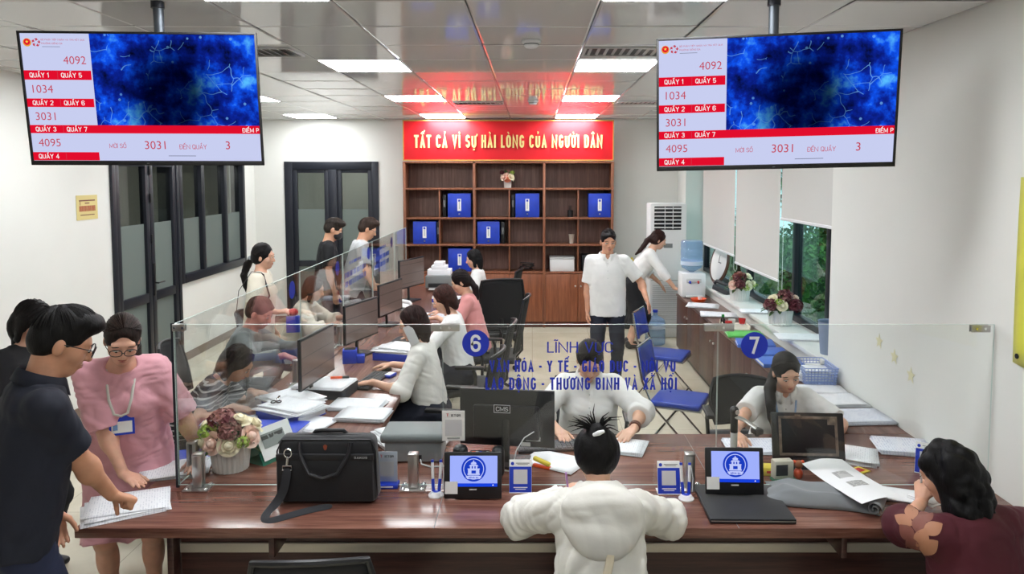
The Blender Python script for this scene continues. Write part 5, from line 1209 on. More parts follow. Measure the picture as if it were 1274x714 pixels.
# grey desk printer and things on the front counter
t = thing('desktop_scanner', 'grey desktop scanner with a rounded lid behind the steel clamp', 'scanner', (-.62, 3.86, .75), 0)
MB().box((0, 0, .06), (.30, .20, .11), .012).build('body', pm('light scanner grey', (150, 156, 158), .5), t); MB().box((0, -.01, .135), (.34, .23, .05), .02, seg=3).build('lid', pm('mid scanner grey', (112, 118, 118), .5), t); MB().box((.02, -.101, .03), (.05, .004, .03), .002).build('port', M_BLACK, t)
MB().tube([(.04, -.11, .025), (.05, -.14, .012), (.10, -.16, .006), (.17, -.15, .006), (.2, -.08, .006)], .004, 6).build('cable', M_LGREY, t)
def qrstand(lab, x, y, rz=0, tall=.15):
    t = thing('card_stand', lab, 'card stand', (x, y, .75), rz, 'blue card stands on the counter'); a = Matrix.Rotation(R(-12), 3, 'X'); A4 = a.to_4x4()
    MB().box(a @ Vector((0, 0, .078)), (.106, .004, .15), .001, a).build('acrylic_sheet', M_LABEL, t)
    MB().box((0, .03, .002), (.106, .07, .004), .001).build('foot', M_LABEL, t)
    MB().box(a @ Vector((0, -.0026, .062)), (.104, .001, .118), 0, a).build('blue_field', M_BLUE, t)
    MB().box(a @ Vector((0, -.0034, .075)), (.066, .001, .066), 0, a).build('blank_square', pm('soft grey white', (206, 206, 208), .6), t)
    MB().box(a @ Vector((0, -.0034, .026)), (.066, .0008, .004), 0, a).box(a @ Vector((0, -.0034, .018)), (.05, .0008, .003), 0, a).build('small_print', M_LABEL, t)
    MB().lathe([(0, 0), (.008, 0), (.008, .001), (0, .001)], 16, a @ Vector((-.038, -.0022, .135)), axis=a @ Matrix.Rotation(R(90), 3, 'X')).build('round_mark', M_BLUE, t)
    MB().box(a @ Vector((.01, -.0024, .137)), (.065, .0008, .003), 0, a).box(a @ Vector((.01, -.0024, .131)), (.05, .0008, .002), 0, a).build('heading', M_GREY, t)
qrstand('blue and white card stand right of the screen tablet before desk 6', -.055, 3.40)
qrstand('blue and white card stand left of the pen stand before desk 7', .645, 3.385)
qrstand('blue and white card stand half hidden by the woman in burgundy', 1.98, 3.62, -32)
def vietqr(t, c, rt=None):
    MB().box((0, 0, 0), (.001, .001, .001))
t = thing('payment_card', 'white card with lettering stuck on the glass before desk 6', 'card', (-.375, 3.452, .985))
MB().box((0, 0, .072), (.108, .002, .146)).build('card', M_LABEL, t); MB().box((0, -.0015, .062), (.08, .001, .08)).build('blank_square', MATS['soft grey white'], t)
words('V', 0, .020, M_RED, t, frame_mat((-.028, -.0016, .124), (1, 0, 0), (0, 0, 1)), 'lettering', .03, .0004); words('IETQR', .046, .013, M_BLACK, t, frame_mat((.012, -.0016, .1225), (1, 0, 0), (0, 0, 1)), 'lettering', .015, .0004); MB().box((0, -.0015, .012), (.06, .001, .004)).build('small_print', M_GREY, t)
t = thing('payment_stand', 'clear lettered card stand on a blue base right of the briefcase', 'card stand', (-.70, 3.47, .75)); MB().box((0, 0, .012), (.115, .06, .022), .004).build('base', M_BLUE, t); MB().box((0, .01, .095), (.10, .004, .15), .001).build('sheet', pm('grey blue card', (190, 198, 212), .5), t); MB().box((0, .0072, .085), (.066, .001, .072)).build('blank_square', MATS['soft grey white'], t)
words('V', 0, .018, M_RED, t, frame_mat((-.026, .0072, .148), (1, 0, 0), (0, 0, 1)), 'lettering', .03, .0004); words('IETQR', .044, .012, M_BLACK, t, frame_mat((.012, .0072, .147), (1, 0, 0), (0, 0, 1)), 'lettering', .015, .0004); MB().box((0, -.0307, .012), (.07, .001, .006)).build('base_print', M_LABEL, t)
def penstand(lab, x, y):
    t = thing('pen_stand', lab, 'pen stand', (x, y, .75), 0, 'pen stands on the counter'); MB().lathe([(0, 0), (.036, 0), (.036, .006), (.030, .012), (.024, .020), (0, .022)], 24).build('base', M_WHITE, t); MB().lathe([(.0, .0222), (.014, .0222), (.014, .0228), (0, .0228)], 20).build('badge', M_BLUE, t)
    for e in (1, -1):
        p = MB().cyl((e*.013, .006, .02), (e*.017, .018, .075), .0075).build('pen', M_BLUE, t); MB().cyl((e*.017, .018, .075), (e*.020, .03, .150), .0068).build('pen_barrel', M_WHITE, p); MB().cyl((e*.020, .03, .150), (e*.0205, .032, .160), .0068).build('pen_end', M_BLUE, p)
    MB().tube([(.020, .032, .158), (.028, .03, .14), (.034, .02, .09), (.03, .01, .03)], .0022, 6).build('cord', M_WHITE, t)
penstand('white and blue pen stand left of the tablet before desk 6', -.45, 3.37); penstand('white and blue pen stand left of the tablet before desk 7', .715, 3.335)
def emblem(par, M4, r):
    D = lambda rr, z0, z1, mat, nm, c=(0, 0): MB().prism([(c[0]+rr*math.cos(a), c[1]+rr*math.sin(a)) for a in [i*math.tau/48 for i in range(48)]], z0, z1, M4, 0).build(nm, mat, par, 0)
    eb, ew = emis('screen emblem blue', (26, 60, 190), 1), emis('screen pale', (190, 200, 250), 1)
    D(r, .0004, .0007, eb, 'emblem_disc'); D(r*.84, .0007, .0009, ew, 'emblem_ring'); D(r*.78, .0009, .0011, eb, 'emblem_field')
    m = MB(); q = lambda a, b, c, d, e=0: m.prism([(a*r, c*r), (b*r, c*r), ((b-e)*r, d*r), ((a+e)*r, d*r)], .0011, .0013, M4)
    q(-.50, .50, -.48, -.36); q(-.46, -.18, -.36, -.02); q(.18, .46, -.36, -.02); q(-.18, .18, -.12, -.02); q(-.52, .52, -.02, .04, .04); q(-.30, -.16, .04, .22); q(.16, .30, .04, .22); q(-.06, .06, .04, .22); q(-.40, .40, .22, .34, .14); q(-.20, .20, .36, .44); q(-.26, .26, .44, .56, .14); q(-.06, .06, .56, .70, .05)
    m.build('emblem_gate', ew, par, 0)
    m = MB(); m.prism([(-.66*r, -.60*r), (-.40*r, -.52*r), (.40*r, -.52*r), (.66*r, -.60*r), (.50*r, -.80*r), (-.50*r, -.80*r)], .0011, .0013, M4); m.build('emblem_ribbon', ew, par, 0)
    words('ĐỐNG ĐA', .80*r, .17*r, eb, par, M4 @ Matrix.Translation((0, -.67*r, .0013)), 'lettering', .02, .0003)
def kiosk(lab, x, y, z, rz=0):
    t = thing('feedback_tablet', lab, 'tablet', (x, y, z), rz, 'feedback tablets on the counter'); a = Matrix.Rotation(R(-9), 3, 'X'); W_, H_ = .268, .212
    MB().box(a @ Vector((0, 0, H_/2+.004)), (W_, .014, H_), .005, a).build('case', M_BLACK, t)
    MB().box((0, .05, .006), (.16, .10, .010), .003).box((0, .04, .06), (.05, .012, .12), .003, Matrix.Rotation(R(20), 3, 'X')).build('stand', M_BLACK, t)
    A4 = a.to_4x4(); Fm = A4 @ frame_mat((.004, -.0072, H_/2+.022), (1, 0, 0), (0, 0, 1))
    scr = MB().prism([(-.110, -.068), (.110, -.068), (.110, .072), (-.110, .072)], 0, .0004, Fm).build('display', emis('tablet lavender', (160, 176, 252), 1), t, 0)
    MB().prism([(-.110, -.068), (.110, -.068), (.110, -.053), (-.110, -.053)], .0004, .0006, Fm).build('taskbar', emis('tablet blue', (24, 66, 220), 1), scr, 0)
    MB().prism([(.086, -.063), (.094, -.063), (.090, -.057)], .0006, .0008, Fm).build('play_mark', E_WHT, scr, 0)
    emblem(scr, Fm @ Matrix.Translation((0, .012, 0)), .057)
    MB().prism([(-.132, -.101), (-.074, -.101), (-.074, -.045), (-.132, -.045)], .0004, .001, Fm).build('sticker', M_LABEL, t, 0)
    MB().prism([(-.02, -.084), (.014, -.084), (.014, -.078), (-.02, -.078)], .0002, .0006, Fm).build('name_plate', M_LGREY, t, 0)
kiosk('screen tablet with a round blue emblem on the counter before desk 6', -.275, 3.33, .75); kiosk('screen tablet with a round blue emblem standing on the black laptop', .935, 3.32, .775, -2)
t = thing('closed_laptop', 'closed black laptop lying on the counter under a tablet', 'laptop', (.955, 3.265, .75), -1)
MB().box((0, 0, .008), (.37, .36, .012), .004).build('base', pm('dark laptop', (34, 35, 40), .35), t); MB().box((0, 0, .0185), (.37, .36, .010), .004).build('lid', M_BLACKF, t); MB().box((0, -.18, .0135), (.36, .004, .003)).build('trim_line', M_STEEL, t)
for x_ in (-.15, .15): MB().cyl((x_-.03, .178, .014), (x_+.03, .178, .014), .006).build('hinge', M_BLACK, t)
# stapler, phone cards, document camera, tilted monitor at desk 7
t = thing('stapler', 'small yellow and orange stapler on the counter by the head of the person in white', 'stapler', (.05, 3.70, .75), 150); MB().box((0, 0, .008), (.10, .024, .014), .004).build('base', M_ORANGE, t); MB().box((.0, 0, .035), (.10, .026, .022), .009, Matrix.Rotation(R(-12), 3, 'Y')).build('arm', M_YELLOW, t)
t = thing('desk_speaker', 'black rounded speaker below the monitor at desk 6', 'speaker', (-.36, 3.62, .75), 0); MB().box((0, 0, .075), (.075, .08, .15), .03, seg=4).build('body', M_BLACK, t); MB().lathe([(0, 0), (.016, 0), (.016, .003), (0, .003)], 20, (0, -.041, .09), axis=Matrix.Rotation(R(90), 3, 'X')).build('driver', M_GREY, t)
t = thing('desk_speaker', 'black rounded speaker right of the cable box at desk 6', 'speaker', (-.17, 3.60, .75), 0); MB().box((0, 0, .075), (.065, .08, .15), .028, seg=4).build('body', M_BLACK, t); MB().lathe([(0, 0), (.016, 0), (.016, .003), (0, .003)], 20, (0, -.041, .09), axis=Matrix.Rotation(R(90), 3, 'X')).build('driver', M_GREY, t)
t = thing('cable_box', 'open black box of coloured cables between the speakers at desk 6', 'box', (-.265, 3.64, .75), 0); MB().box((0, 0, .05), (.10, .09, .10), .003).build('box', M_BLACK, t)
for k, mt in enumerate((M_ORANGE, M_LGREY, M_BLUE, M_BLACK, M_WHITE)): MB().tube([(-.04+.02*k, .0, .095), (-.035+.02*k, -.02, .115), (-.02+.015*k, -.03, .12), (-.01+.012*k, -.045, .105)], .004, 6).build('cable', mt, t)
t = thing('white_cable', 'thin white cable looping up before the monitor at desk 6', 'cable', (-.14, 3.66, .75)); MB().tube([(0, 0, .003), (.03, -.01, .003), (.045, 0, .04), (.06, .02, .10), (.10, .05, .155), (.17, .09, .185)], .003, 6).build('cable', M_LGREY, t)
t = thing('document_camera', 'silver and black document camera on its post before desk 7', 'document camera', (1.055, 3.78, .75), 20)
MB().box((0, .0, .008), (.10, .12, .016), .005).build('base', M_BLACK, t); MB().cyl((0, 0, .016), (0, 0, .16), .018).build('post', M_LGREY, t); MB().cyl((0, 0, .16), (0, 0, .27), .019).sph((0, 0, .275), .024).build('upper_post', M_BLACK, t)
MB().tube([(0, 0, .245), (.03, -.04, .235), (.075, -.085, .20)], [.018, .018, .020], 10, flat=.5).build('arm', M_STEEL, t); MB().box((.078, -.088, .185), (.05, .05, .03), .008).cyl((.078, -.088, .172), (.078, -.088, .16), .012).build('head', M_BLACK, t)
MB().lathe([(0, 0), (.012, 0), (.012, .004), (0, .004)], 20, (.0, -.024, .272), axis=Matrix.Rotation(R(90), 3, 'X')).build('button', M_STEEL, t)
t = thing('tilted_monitor', 'black monitor seen from behind, tilted back on its foot, at desk 7', 'monitor', (1.43, 3.72, .75), -3); a = Matrix.Rotation(R(-14), 3, 'X')
MB().box(a @ Vector((0, 0, .15)), (.37, .018, .24), .006, a).build('panel', M_BLACK, t)
m = MB()
for c, s_ in (((0, -.0105, .245), (.30, .003, .014)), ((0, -.0105, .06), (.30, .003, .014)), ((-.143, -.0105, .15), (.014, .003, .18)), ((.143, -.0105, .15), (.014, .003, .18)), ((.12, -.0105, .225), (.04, .003, .03)), ((-.05, -.0105, .25), (.03, .003, .02))): m.box(a @ Vector(c), s_, .001, a)
m.build('adhesive_frame', pm('old brown adhesive', (110, 96, 86), .6, var=.25, vscale=30), t); MB().box(a @ Vector((0, .006, .15)), (.34, .01, .21), .002, a).build('screen', M_SCR, t)
MB().box((0, .02, .012), (.26, .15, .024), .012, seg=3).box((0, -.03, .03), (.18, .06, .04), .015, seg=3).build('foot', M_BLACK, t)
for k, (x, y, l) in enumerate(((1.06, 3.64, 'small yellow note pad below the document camera'), (1.20, 3.63, 'yellow and red note box left of the tilted monitor'), (1.66, 3.66, 'yellow note slip right of the tilted monitor foot'))):
    t = thing('note_pad', l, 'note pad', (x, y, .75), (20, -6, 30)[k], 'yellow note pads'); MB().box((0, 0, .02 if k < 2 else .003), (.085, .07, .04 if k < 2 else .006), .002).build('pad', M_YELLOW, t); MB().box((0, -.0355 if k < 2 else 0, .02 if k < 2 else .0065), (.05, .001, .012) if k < 2 else (.05, .04, .0006)).build('printed_band', M_RED, t)
t = thing('number_device', 'small white box with a dark display left of the tilted monitor', 'device', (1.235, 3.56, .75), 6); MB().box((0, 0, .05), (.10, .05, .10), .008).build('case', pm('cream plastic', (212, 206, 190), .5), t); MB().box((-.012, -.0255, .055), (.06, .002, .055), .001).build('display', M_BLACK, t); MB().box((.0, -.03, .006), (.12, .08, .012), .003).build('base', pm('dark green', (30, 90, 60), .5), t)
t = thing('toy_figure', 'little orange and brown figure beside the white device', 'ornament', (1.315, 3.56, .75)); MB().sph((0, 0, .03), (.022, .02, .03)).build('body', M_ORANGE, t); MB().sph((0, 0, .075), .022).build('head', pm('toy brown', (150, 84, 44), .6), t)
for e in (1, -1): MB().sph((e*.02, 0, .088), .009).build('ear', M_ORANGE, t)
# grey jacket with the photocopy
def cloth_heap(lab, x, y, rz):
    t = thing('folded_jacket', lab, 'jacket', (x, y, .75), rz)
    def f(u, v):
        a = (u-.5)*.52; b = (v-.5)*.26*(1-.25*u); ed = min(1, 5*min(v, 1-v))**.6*min(1, 5*min(u, 1-u))**.6
        h = .004+ed*(.036+.02*math.cos(a*6)+.008*math.sin(a*30+b*14)*(.4+.6*math.cos(b*11))+.006*math.sin(b*60+a*20))
        return Vector((a+.015*math.sin(b*22), b+.02*math.sin(a*9), max(h, .003)))
    m = MB().grid(f, 60, 40); g_ = m.build('cloth', cloth('grey jersey', (124, 128, 132), 260), t, 80); so = g_.modifiers.new('thickness', 'SOLIDIFY'); so.thickness = .004
    sp = []; 
    for i in range(26): a = i*.42; r_ = .034-.0011*i; sp.append((r_*math.cos(a), r_*math.sin(a)))
    m = MB(); FM = Matrix.Translation((.235, -.03, .037)) @ Matrix.Rotation(R(90), 4, 'X') @ Matrix.Rotation(R(-10), 4, 'Y')
    m.grid(lambda u, v: FM @ Vector((sp[int(round(u*25))][0], sp[int(round(u*25))][1], (v-.5)*.16)), 25, 6); o_ = m.build('rolled_edge', MATS['grey jersey'], t, 80); so = o_.modifiers.new('thickness', 'SOLIDIFY'); so.thickness = .003
    return t
cloth_heap('grey jacket folded on the counter under a photocopy sheet', 1.335, 3.33, -22)
t = thing('photocopy_sheet', 'white sheet with two copied cards lying on the grey jacket', 'paper', (1.49, 3.36, .822), 18)
fs = lambda u, v: Vector(((u-.5)*.24, (v-.5)*.40, .03*(v-.35)**2*2+.012*math.sin(u*3)-.02*(u > .5)*(u-.5)-.028*max(0, .35-v)))
MB().grid(fs, 10, 12).build('sheet', M_PLAIN, t, 80)
for (u0, u1, v0, v1) in ((.30, .64, .55, .70), (.30, .68, .33, .46)):
    MB().grid(lambda u, v: fs(u0+(u1-u0)*u, v0+(v1-v0)*v)+Vector((0, 0, .0012)), 8, 6).build('copied_card', papermat('photocopy grey', (188, 188, 188), (110, 110, 112), .55, 110) if 'photocopy grey' not in MATS else MATS['photocopy grey'], t, 80)
# black briefcase
bg_ = thing('briefcase', 'black nylon briefcase with handles and shoulder strap standing on the counter', 'bag', (-.94, 3.34, .75), 0); bg_.scale = (1.06, 1.06, 1.10); a = Matrix.Rotation(R(-5), 3, 'X')
m = MB(); m.box((0, 0, .14), (.44, .115, .275), .03, seg=4)
for v in m.bm.verts: v.co.x *= 1-.06*(v.co.z/.28); v.co.y *= 1-.25*(v.co.z/.28); v.co.z += .006*math.cos(v.co.x*9)*(v.co.z > .2)
m.build('body', M_BLACKF, bg_, 60)
m = MB(); m.box((0, -.060, .108), (.415, .016, .185), .008, seg=3); m.build('front_pocket', M_BLACKF, bg_)
MB().box((0, -.0625, .203), (.418, .014, .028), .004).build('pocket_band', pm('black leather', (30, 30, 34), .45), bg_)
m = MB()
for z in (.0,): m.tube([(-.215, -.035, .03), (-.212, -.040, .22), (-.19, -.038, .268), (.19, -.038, .268), (.212, -.040, .22), (.215, -.035, .03)], .0035, 6)
m.build('piping', MATS['black leather'], bg_)
hp_ = [(-.105, -.066, .215), (-.088, -.082, .19), (-.06, -.098, .145), (0, -.104, .128), (.06, -.098, .145), (.088, -.082, .19), (.105, -.066, .225)]
MB().tube([(-.11, -.055, .262), (-.108, -.063, .24)]+hp_+[(.11, -.055, .262)], .0085, 8).build('front_handle', MATS['black leather'], bg_)
MB().tube([(-.08, .03, .262), (-.06, .02, .285), (-.03, .008, .292), (.03, .008, .292), (.06, .02, .288), (.08, .03, .262)], .009, 8).build('rear_handle', MATS['black leather'], bg_)
MB().tube([(-.15, .0, .274), (0, .002, .28), (.15, 0, .274)], .004, 6).build('zip', MATS['black leather'], bg_)
m = MB(); m.tube([(-.155+.016*math.cos(q), -.072, .222+.018*math.sin(q)) for q in [i*math.tau/18 for i in range(18)]], .003, 6, True).cyl((-.155, -.075, .205), (-.158, -.078, .175), .006).tube([(-.175, -.078, .172), (-.14, -.078, .172), (-.136, -.08, .155), (-.178, -.08, .155)], .0035, 6, True); m.build('snap_hook', M_CHROME, bg_)
st = [(-.155, -.080, .165), (-.158, -.090, .13), (-.165, -.098, .08), (-.19, -.108, .035), (-.215, -.135, .012), (-.222, -.165, .006), (-.212, -.205, .004), (-.19, -.222, .004), (-.16, -.208, .006), (-.10, -.160, .007), (-.03, -.112, .007), (.04, -.082, .006)]
def strap(pts, wd, nm, mat, par, th=.004):
    m = MB(); vs = []
    for i, p in enumerate(pts):
        p = Vector(p); d = (Vector(pts[min(i+1, len(pts)-1)])-Vector(pts[max(i-1, 0)])).normalized(); n = Vector((0, -.35, 1)).normalized() if p.z < .03 else Vector((0, -1, .15)); s_ = d.cross(n).normalized(); vs.append((m.bm.verts.new(p+s_*wd/2), m.bm.verts.new(p-s_*wd/2)))
    for (a_, b_), (c_, d_) in zip(vs, vs[1:]): m.bm.faces.new((a_, b_, d_, c_))
    o_ = m.build(nm, mat, par, 80); so = o_.modifiers.new('thickness', 'SOLIDIFY'); so.thickness = th; so.offset = 0; ss = o_.modifiers.new('round', 'SUBSURF'); ss.levels = ss.render_levels = 2; return o_
strap(st, .042, 'shoulder_strap', pm('black webbing', (40, 41, 46), .8, bump=.4, bscale=700), bg_)
MB().box((.155, -.0703, .204), (.082, .002, .020), .001).build('name_plate', MATS['black leather'], bg_); words('SAKOS', .056, .010, M_LGREY, bg_, frame_mat((.155, -.0716, .204), (1, 0, 0), (0, 0, 1)), 'lettering', .01, .0004)
MB().prism([(0, .012), (.009, .006), (.006, -.008), (0, -.013), (-.006, -.008), (-.009, .006)], 0, .001, frame_mat((0, -.0555, .242), (1, 0, 0), (0, 0, 1))).build('small_badge', pm('copper badge', (150, 72, 50), .4, .3), bg_)
# desk calendar
t = thing('desk_calendar', 'white and green triangular desk calendar behind the flower pot', 'calendar', (-1.395, 3.86, .75), 62)
pts = [(-.075, 0), (.075, 0), (0, .175)]
MB().prism(pts, -.11, -.108, frame_mat((0, 0, 0), (0, 1, 0), (0, 0, 1))) 
m = MB(); m.grid(lambda u, v: Vector(((u-.5)*.24, -.075*(1-v), .002+.172*v)), 1, 4).grid(lambda u, v: Vector(((u-.5)*.24, .075*(1-v), .002+.172*v)), 1, 4).grid(lambda u, v: Vector(((u-.5)*.24, -.075+.15*v, .002)), 1, 1); o_ = m.build('card', pm('green card', (38, 130, 104), .5), t, 0); o_.modifiers.new('thickness', 'SOLIDIFY').thickness = .002
m = MB().grid(lambda u, v: Vector(((u-.5)*.23, -.079*(1-v)+.0*v-.002, .025+.15*v)), 4, 4); o_ = m.build('page', pm('calendar page', (214, 218, 216), .6), t, 0); o_.modifiers.new('thickness', 'SOLIDIFY').thickness = .001
m = MB().grid(lambda u, v: Vector((-.09+.15*u, -.079*(1-(.35+.45*v))-.0045, .025+.15*(.35+.45*v))), 8, 8); m.build('picture', papermat('dark landscape print', (120, 128, 126), (40, 44, 46), .6, 40), t, 0)
# flowers
def petal_rose(name, mat, par, c, r, seed, upv):
    rd = random.Random(seed); m = MB(); q = Vector(upv).normalized().to_track_quat('Z', 'Y').to_matrix()
    m.sph((0, 0, 0), (r*.55, r*.55, r*.6), seg=10)
    for ring, (n, rr, op) in enumerate(((3, .42, .15), (5, .66, .45), (6, .92, .95))):
        for k in range(n):
            a0 = k*math.tau/n+ring*.5+rd.uniform(-.2, .2); wd = math.tau/n*.72
            def f(u, v): a = a0+(u-.5)*2*wd*(.55+.45*math.sin(v*2.2+.4)); R_ = r*rr*(.45+.75*v*(.6+.4*op)+.25*op*v*v); z = r*(-.55+1.15*v*(1-.45*op)-.25*op*v*v+.06*math.cos(u*6.3)); return Vector((R_*math.cos(a), R_*math.sin(a), z))
            m.grid(f, 5, 4)
    m.bm.transform(Matrix.Translation(c) @ q.to_4x4()); return m.build(name, mat, par, 80)
def cluster(name, mats, par, c, r, n, seed, sz):
    rd = random.Random(seed); m = MB()
    for _ in range(n):
        v = Vector((rd.gauss(0, 1), rd.gauss(0, 1), rd.gauss(.3, 1))).normalized(); p = Vector(c)+Vector((v.x*r[0], v.y*r[1], v.z*r[2]))*rd.uniform(.75, 1.05); x = v.orthogonal().normalized(); x.rotate(Quaternion(v, rd.uniform(0, 6))); y = v.cross(x); s_ = sz*rd.uniform(.7, 1.3)
        fc = m.bm.faces.new([m.bm.verts.new(p+x*s_), m.bm.verts.new(p+y*s_*.6+v*s_*.4), m.bm.verts.new(p-x*s_*.8), m.bm.verts.new(p-y*s_*.6+v*s_*.3)]); fc.material_index = rd.randrange(len(mats)); fc.tag = True
    return m.build(name, mats, par, 0)
def leaves(par, c, r, n, seed, mat, ln=.05):
    rd = random.Random(seed)
    m = MB()
    for _ in range(n):
        a = rd.uniform(0, math.tau); d = Vector((math.cos(a), math.sin(a), rd.uniform(-.3, .9))).normalized(); p0 = Vector(c)+Vector((d.x*r[0], d.y*r[1], d.z*r[2]))*.8; s_ = d.cross(Vector((0, 0, 1))).normalized()
        m.grid(lambda u, v: p0+d*ln*v*1.4+s_*(u-.5)*ln*.7*math.sin(math.pi*(.08+.9*v))-Vector((0, 0, ln*.5*v*v-abs(u-.5)*.012)), 2, 4)
    return m.build('leaves', mat, par, 60)
PINKC, CREAM, BURG, DUSTY, LIME = pm('rose pale pink', (240, 206, 190), .6), pm('rose cream', (240, 230, 200), .6), pm('burgundy petals', (92, 28, 40), .6), pm('dusty mauve petals', (150, 100, 96), .6), pm('lime blossom', (164, 190, 84), .6)
LEAF = pm('leaf green', (70, 106, 56), .5); DLEAF = pm('leaf grey green', (84, 96, 84), .5)
def bouquet(lab, loc, rz, s_, style, pot=(.10, .085, .13), res=1):
    t = thing('flower_pot', lab, 'flowers', loc, rz, 'artificial flower arrangements'); r1, r0, ph = [x*s_ for x in pot]
    MB().lathe([(0, .0), (r0, 0), (r0*1.02, .01), (r1, ph), (r1*.94, ph), (r0*.9, ph*.7), (0, ph*.7)], 96, rib=.025, nrib=24).build('pot', M_CERAMIC, t)
    c = Vector((0, 0, ph+.055*s_)); rr = Vector((.135, .12, .095))*s_
    cluster('filler_leaves', [DLEAF, LEAF], t, c-Vector((0, 0, .02*s_)), rr*.78, 120, 3, .03*s_)
    rose, clus = style
    for k, (x, y, z, r, mt) in enumerate(rose): petal_rose('rose', mt, t, c+Vector((x*rr.x, y*rr.y, z*rr.z)), r*s_, k, (x, y, z+.4))
    for k, (x, y, z, r, mt, n, sz) in enumerate(clus): cluster('blossom_cluster', mt, t, c+Vector((x*rr.x, y*rr.y, z*rr.z)), (r*s_, r*s_, r*s_*.85), n, k+7, sz*s_)
    leaves(t, c-Vector((0, 0, .06*s_)), rr*.8, 14, 2, LEAF, .05*s_); return t
ST1 = ([(-.35, -.95, -.15, .046, PINKC), (.30, -1.0, -.25, .044, CREAM), (-.80, -.6, -.25, .042, CREAM), (-.85, -.1, .45, .044, CREAM), (.45, -.2, .85, .045, CREAM), (.95, -.4, .0, .046, PINKC), (.9, .3, .4, .042, CREAM), (-.4, .8, .4, .042, PINKC), (.4, .9, .2, .042, CREAM)],
       [(-.15, -.3, .75, .07, [DUSTY, BURG, DUSTY], 150, .022), (.25, -.65, .35, .055, [DUSTY, pm('brown petals', (104, 62, 54), .6)], 110, .02), (-.62, -.55, .25, .045, [LIME], 90, .014), (.72, -.75, -.15, .035, [LIME], 60, .012), (-1.05, -.3, -.45, .03, [LIME], 40, .012)])
ST2 = ([(-.35, -.95, -.05, .036, CREAM), (.7, -.6, .5, .036, PINKC), (-.75, -.4, .5, .034, CREAM), (.95, 0, -.1, .036, CREAM), (0, .9, .3, .036, CREAM)],
       [(.05, -.5, .65, .062, [DUSTY, BURG], 130, .02), (.55, -.75, -.15, .062, [BURG], 130, .022), (-.85, -.45, -.05, .058, [BURG, DUSTY], 110, .02), (-.5, -.9, .25, .03, [LIME], 40, .012)])
ST3 = ([(.2, -.95, -.25, .040, CREAM), (.75, -.65, -.1, .038, CREAM), (.3, -.6, .7, .040, CREAM), (-.9, -.4, -.2, .036, PINKC), (0, .9, .2, .038, CREAM)],
       [(-.4, -.5, .55, .066, [DUSTY, BURG, pm('rust petals', (140, 78, 62), .6)], 150, .02), (-.5, -.8, -.1, .05, [BURG, DUSTY], 90, .02), (.9, -.5, -.4, .04, [LIME, LEAF], 60, .014), (-.1, -.95, -.45, .035, [LIME], 50, .012)])
bouquet('cream and mauve flowers in a white ribbed pot on the counter beside the briefcase', (-1.545, 3.70, .75), 0, 1.0, ST1)
bouquet('burgundy and cream flowers in a white pot on the sill, nearer the viewer', (2.28, 6.72, .875), 10, 1.12, ST2); bouquet('rust and cream flowers in a white pot on the sill, farther away', (2.28, 8.05, .875), 20, 1.12, ST3)
ST4 = ([(-.6, -.8, -.1, .055, PINKC), (.0, -.9, -.35, .06, pm('coral rose', (226, 130, 96), .6)), (.6, -.8, 0, .055, CREAM), (-.1, -.7, .5, .05, PINKC), (.8, -.2, -.3, .05, CREAM), (-.8, .2, .3, .05, CREAM)], [(0, -.3, 1.0, .05, [LEAF, DUSTY], 80, .03), (-.8, -.3, .8, .04, [BURG], 50, .03), (.7, -.3, .8, .04, [LIME], 50, .025)])
bouquet('small bouquet in a white vase on the top bookcase shelf', (sx(631), 10.95, 2.06), 0, .76, ST4, (.075, .065, .16))
# window side: dispenser, bottle, clock, tray, bin, basket
M_WATER = glass('blue water bottle', (.74, .86, .97), .3, frostcol=(160, 190, 228), rough=.1)
def water_bottle(lab, x, y, z, first=[None], flip=False):
    t = thing('water_bottle', lab, 'bottle', (x, y, z), 0, 'large blue water bottles')
    pr = [(0, .002), (.12, 0), (.135, .015), (.135, .09), (.128, .10), (.135, .11), (.135, .19), (.128, .20), (.135, .21), (.135, .29), (.12, .335), (.06, .37), (.03, .385), (.03, .44), (0, .44)]
    if flip: pr = [(r_, .46-z_) for r_, z_ in pr][::-1]
    MB().lathe(pr, 32).build('bottle', M_WATER, t)
    if flip: MB().lathe([(0, 0), (.034, 0), (.034, .03), (0, .03)], 20).build('cap', M_BLUE, t)
    else: MB().lathe([(0, .43), (.034, .43), (.034, .46), (0, .46)], 20).build('cap', M_BLUE, t)
    for z0 in (.22,): MB().lathe([(.1365, z0 if not flip else .16), (.1365, z0+.05 if not flip else .21)], 32).build('label', pm('pale label', (190, 205, 225), .5), t)
water_bottle('large blue water bottle standing on the floor by the air conditioner', 1.64, 9.74, 0)
wd = thing('water_dispenser', 'white tabletop water dispenser at the far end of the low cabinet', 'dispenser', (1.98, 9.12, .75)); MB().box((0, 0, .15), (.29, .28, .30), .015).build('body', M_WHITE, wd); MB().box((0, -.142, .21), (.18, .02, .05), .004).build('tap_recess', M_LGREY, wd)
for e in (1, -1): MB().cyl((e*.05, -.15, .20), (e*.05, -.175, .185), .012).build('tap', M_BLUE if e < 0 else M_RED, wd)
MB().box((0, -.17, .02), (.2, .08, .02), .004).build('drip_tray', M_LGREY, wd)
water_bottle('large blue water bottle upturned on the white dispenser', 1.98, 9.12, .98, flip=True)
t = thing('round_clock', 'round brown rimmed clock leaning against the window at the far sill', 'clock', (2.415, 9.42, .868)); ax_ = Matrix.Rotation(R(-82), 3, 'Z') @ Matrix.Rotation(R(78), 3, 'X')
cc = Vector((-.01, 0, .262)); MB().lathe([(.0, -.02), (.25, -.02), (.272, -.012), (.275, .01), (.255, .022), (.235, .014)], 40, cc, axis=ax_).build('rim', pm('brown clock rim', (84, 50, 36), .4), t); MB().lathe([(0, .0155), (.235, .0155), (.235, .013), (0, .013)], 40, cc, axis=ax_).build('dial', M_LABEL, t)
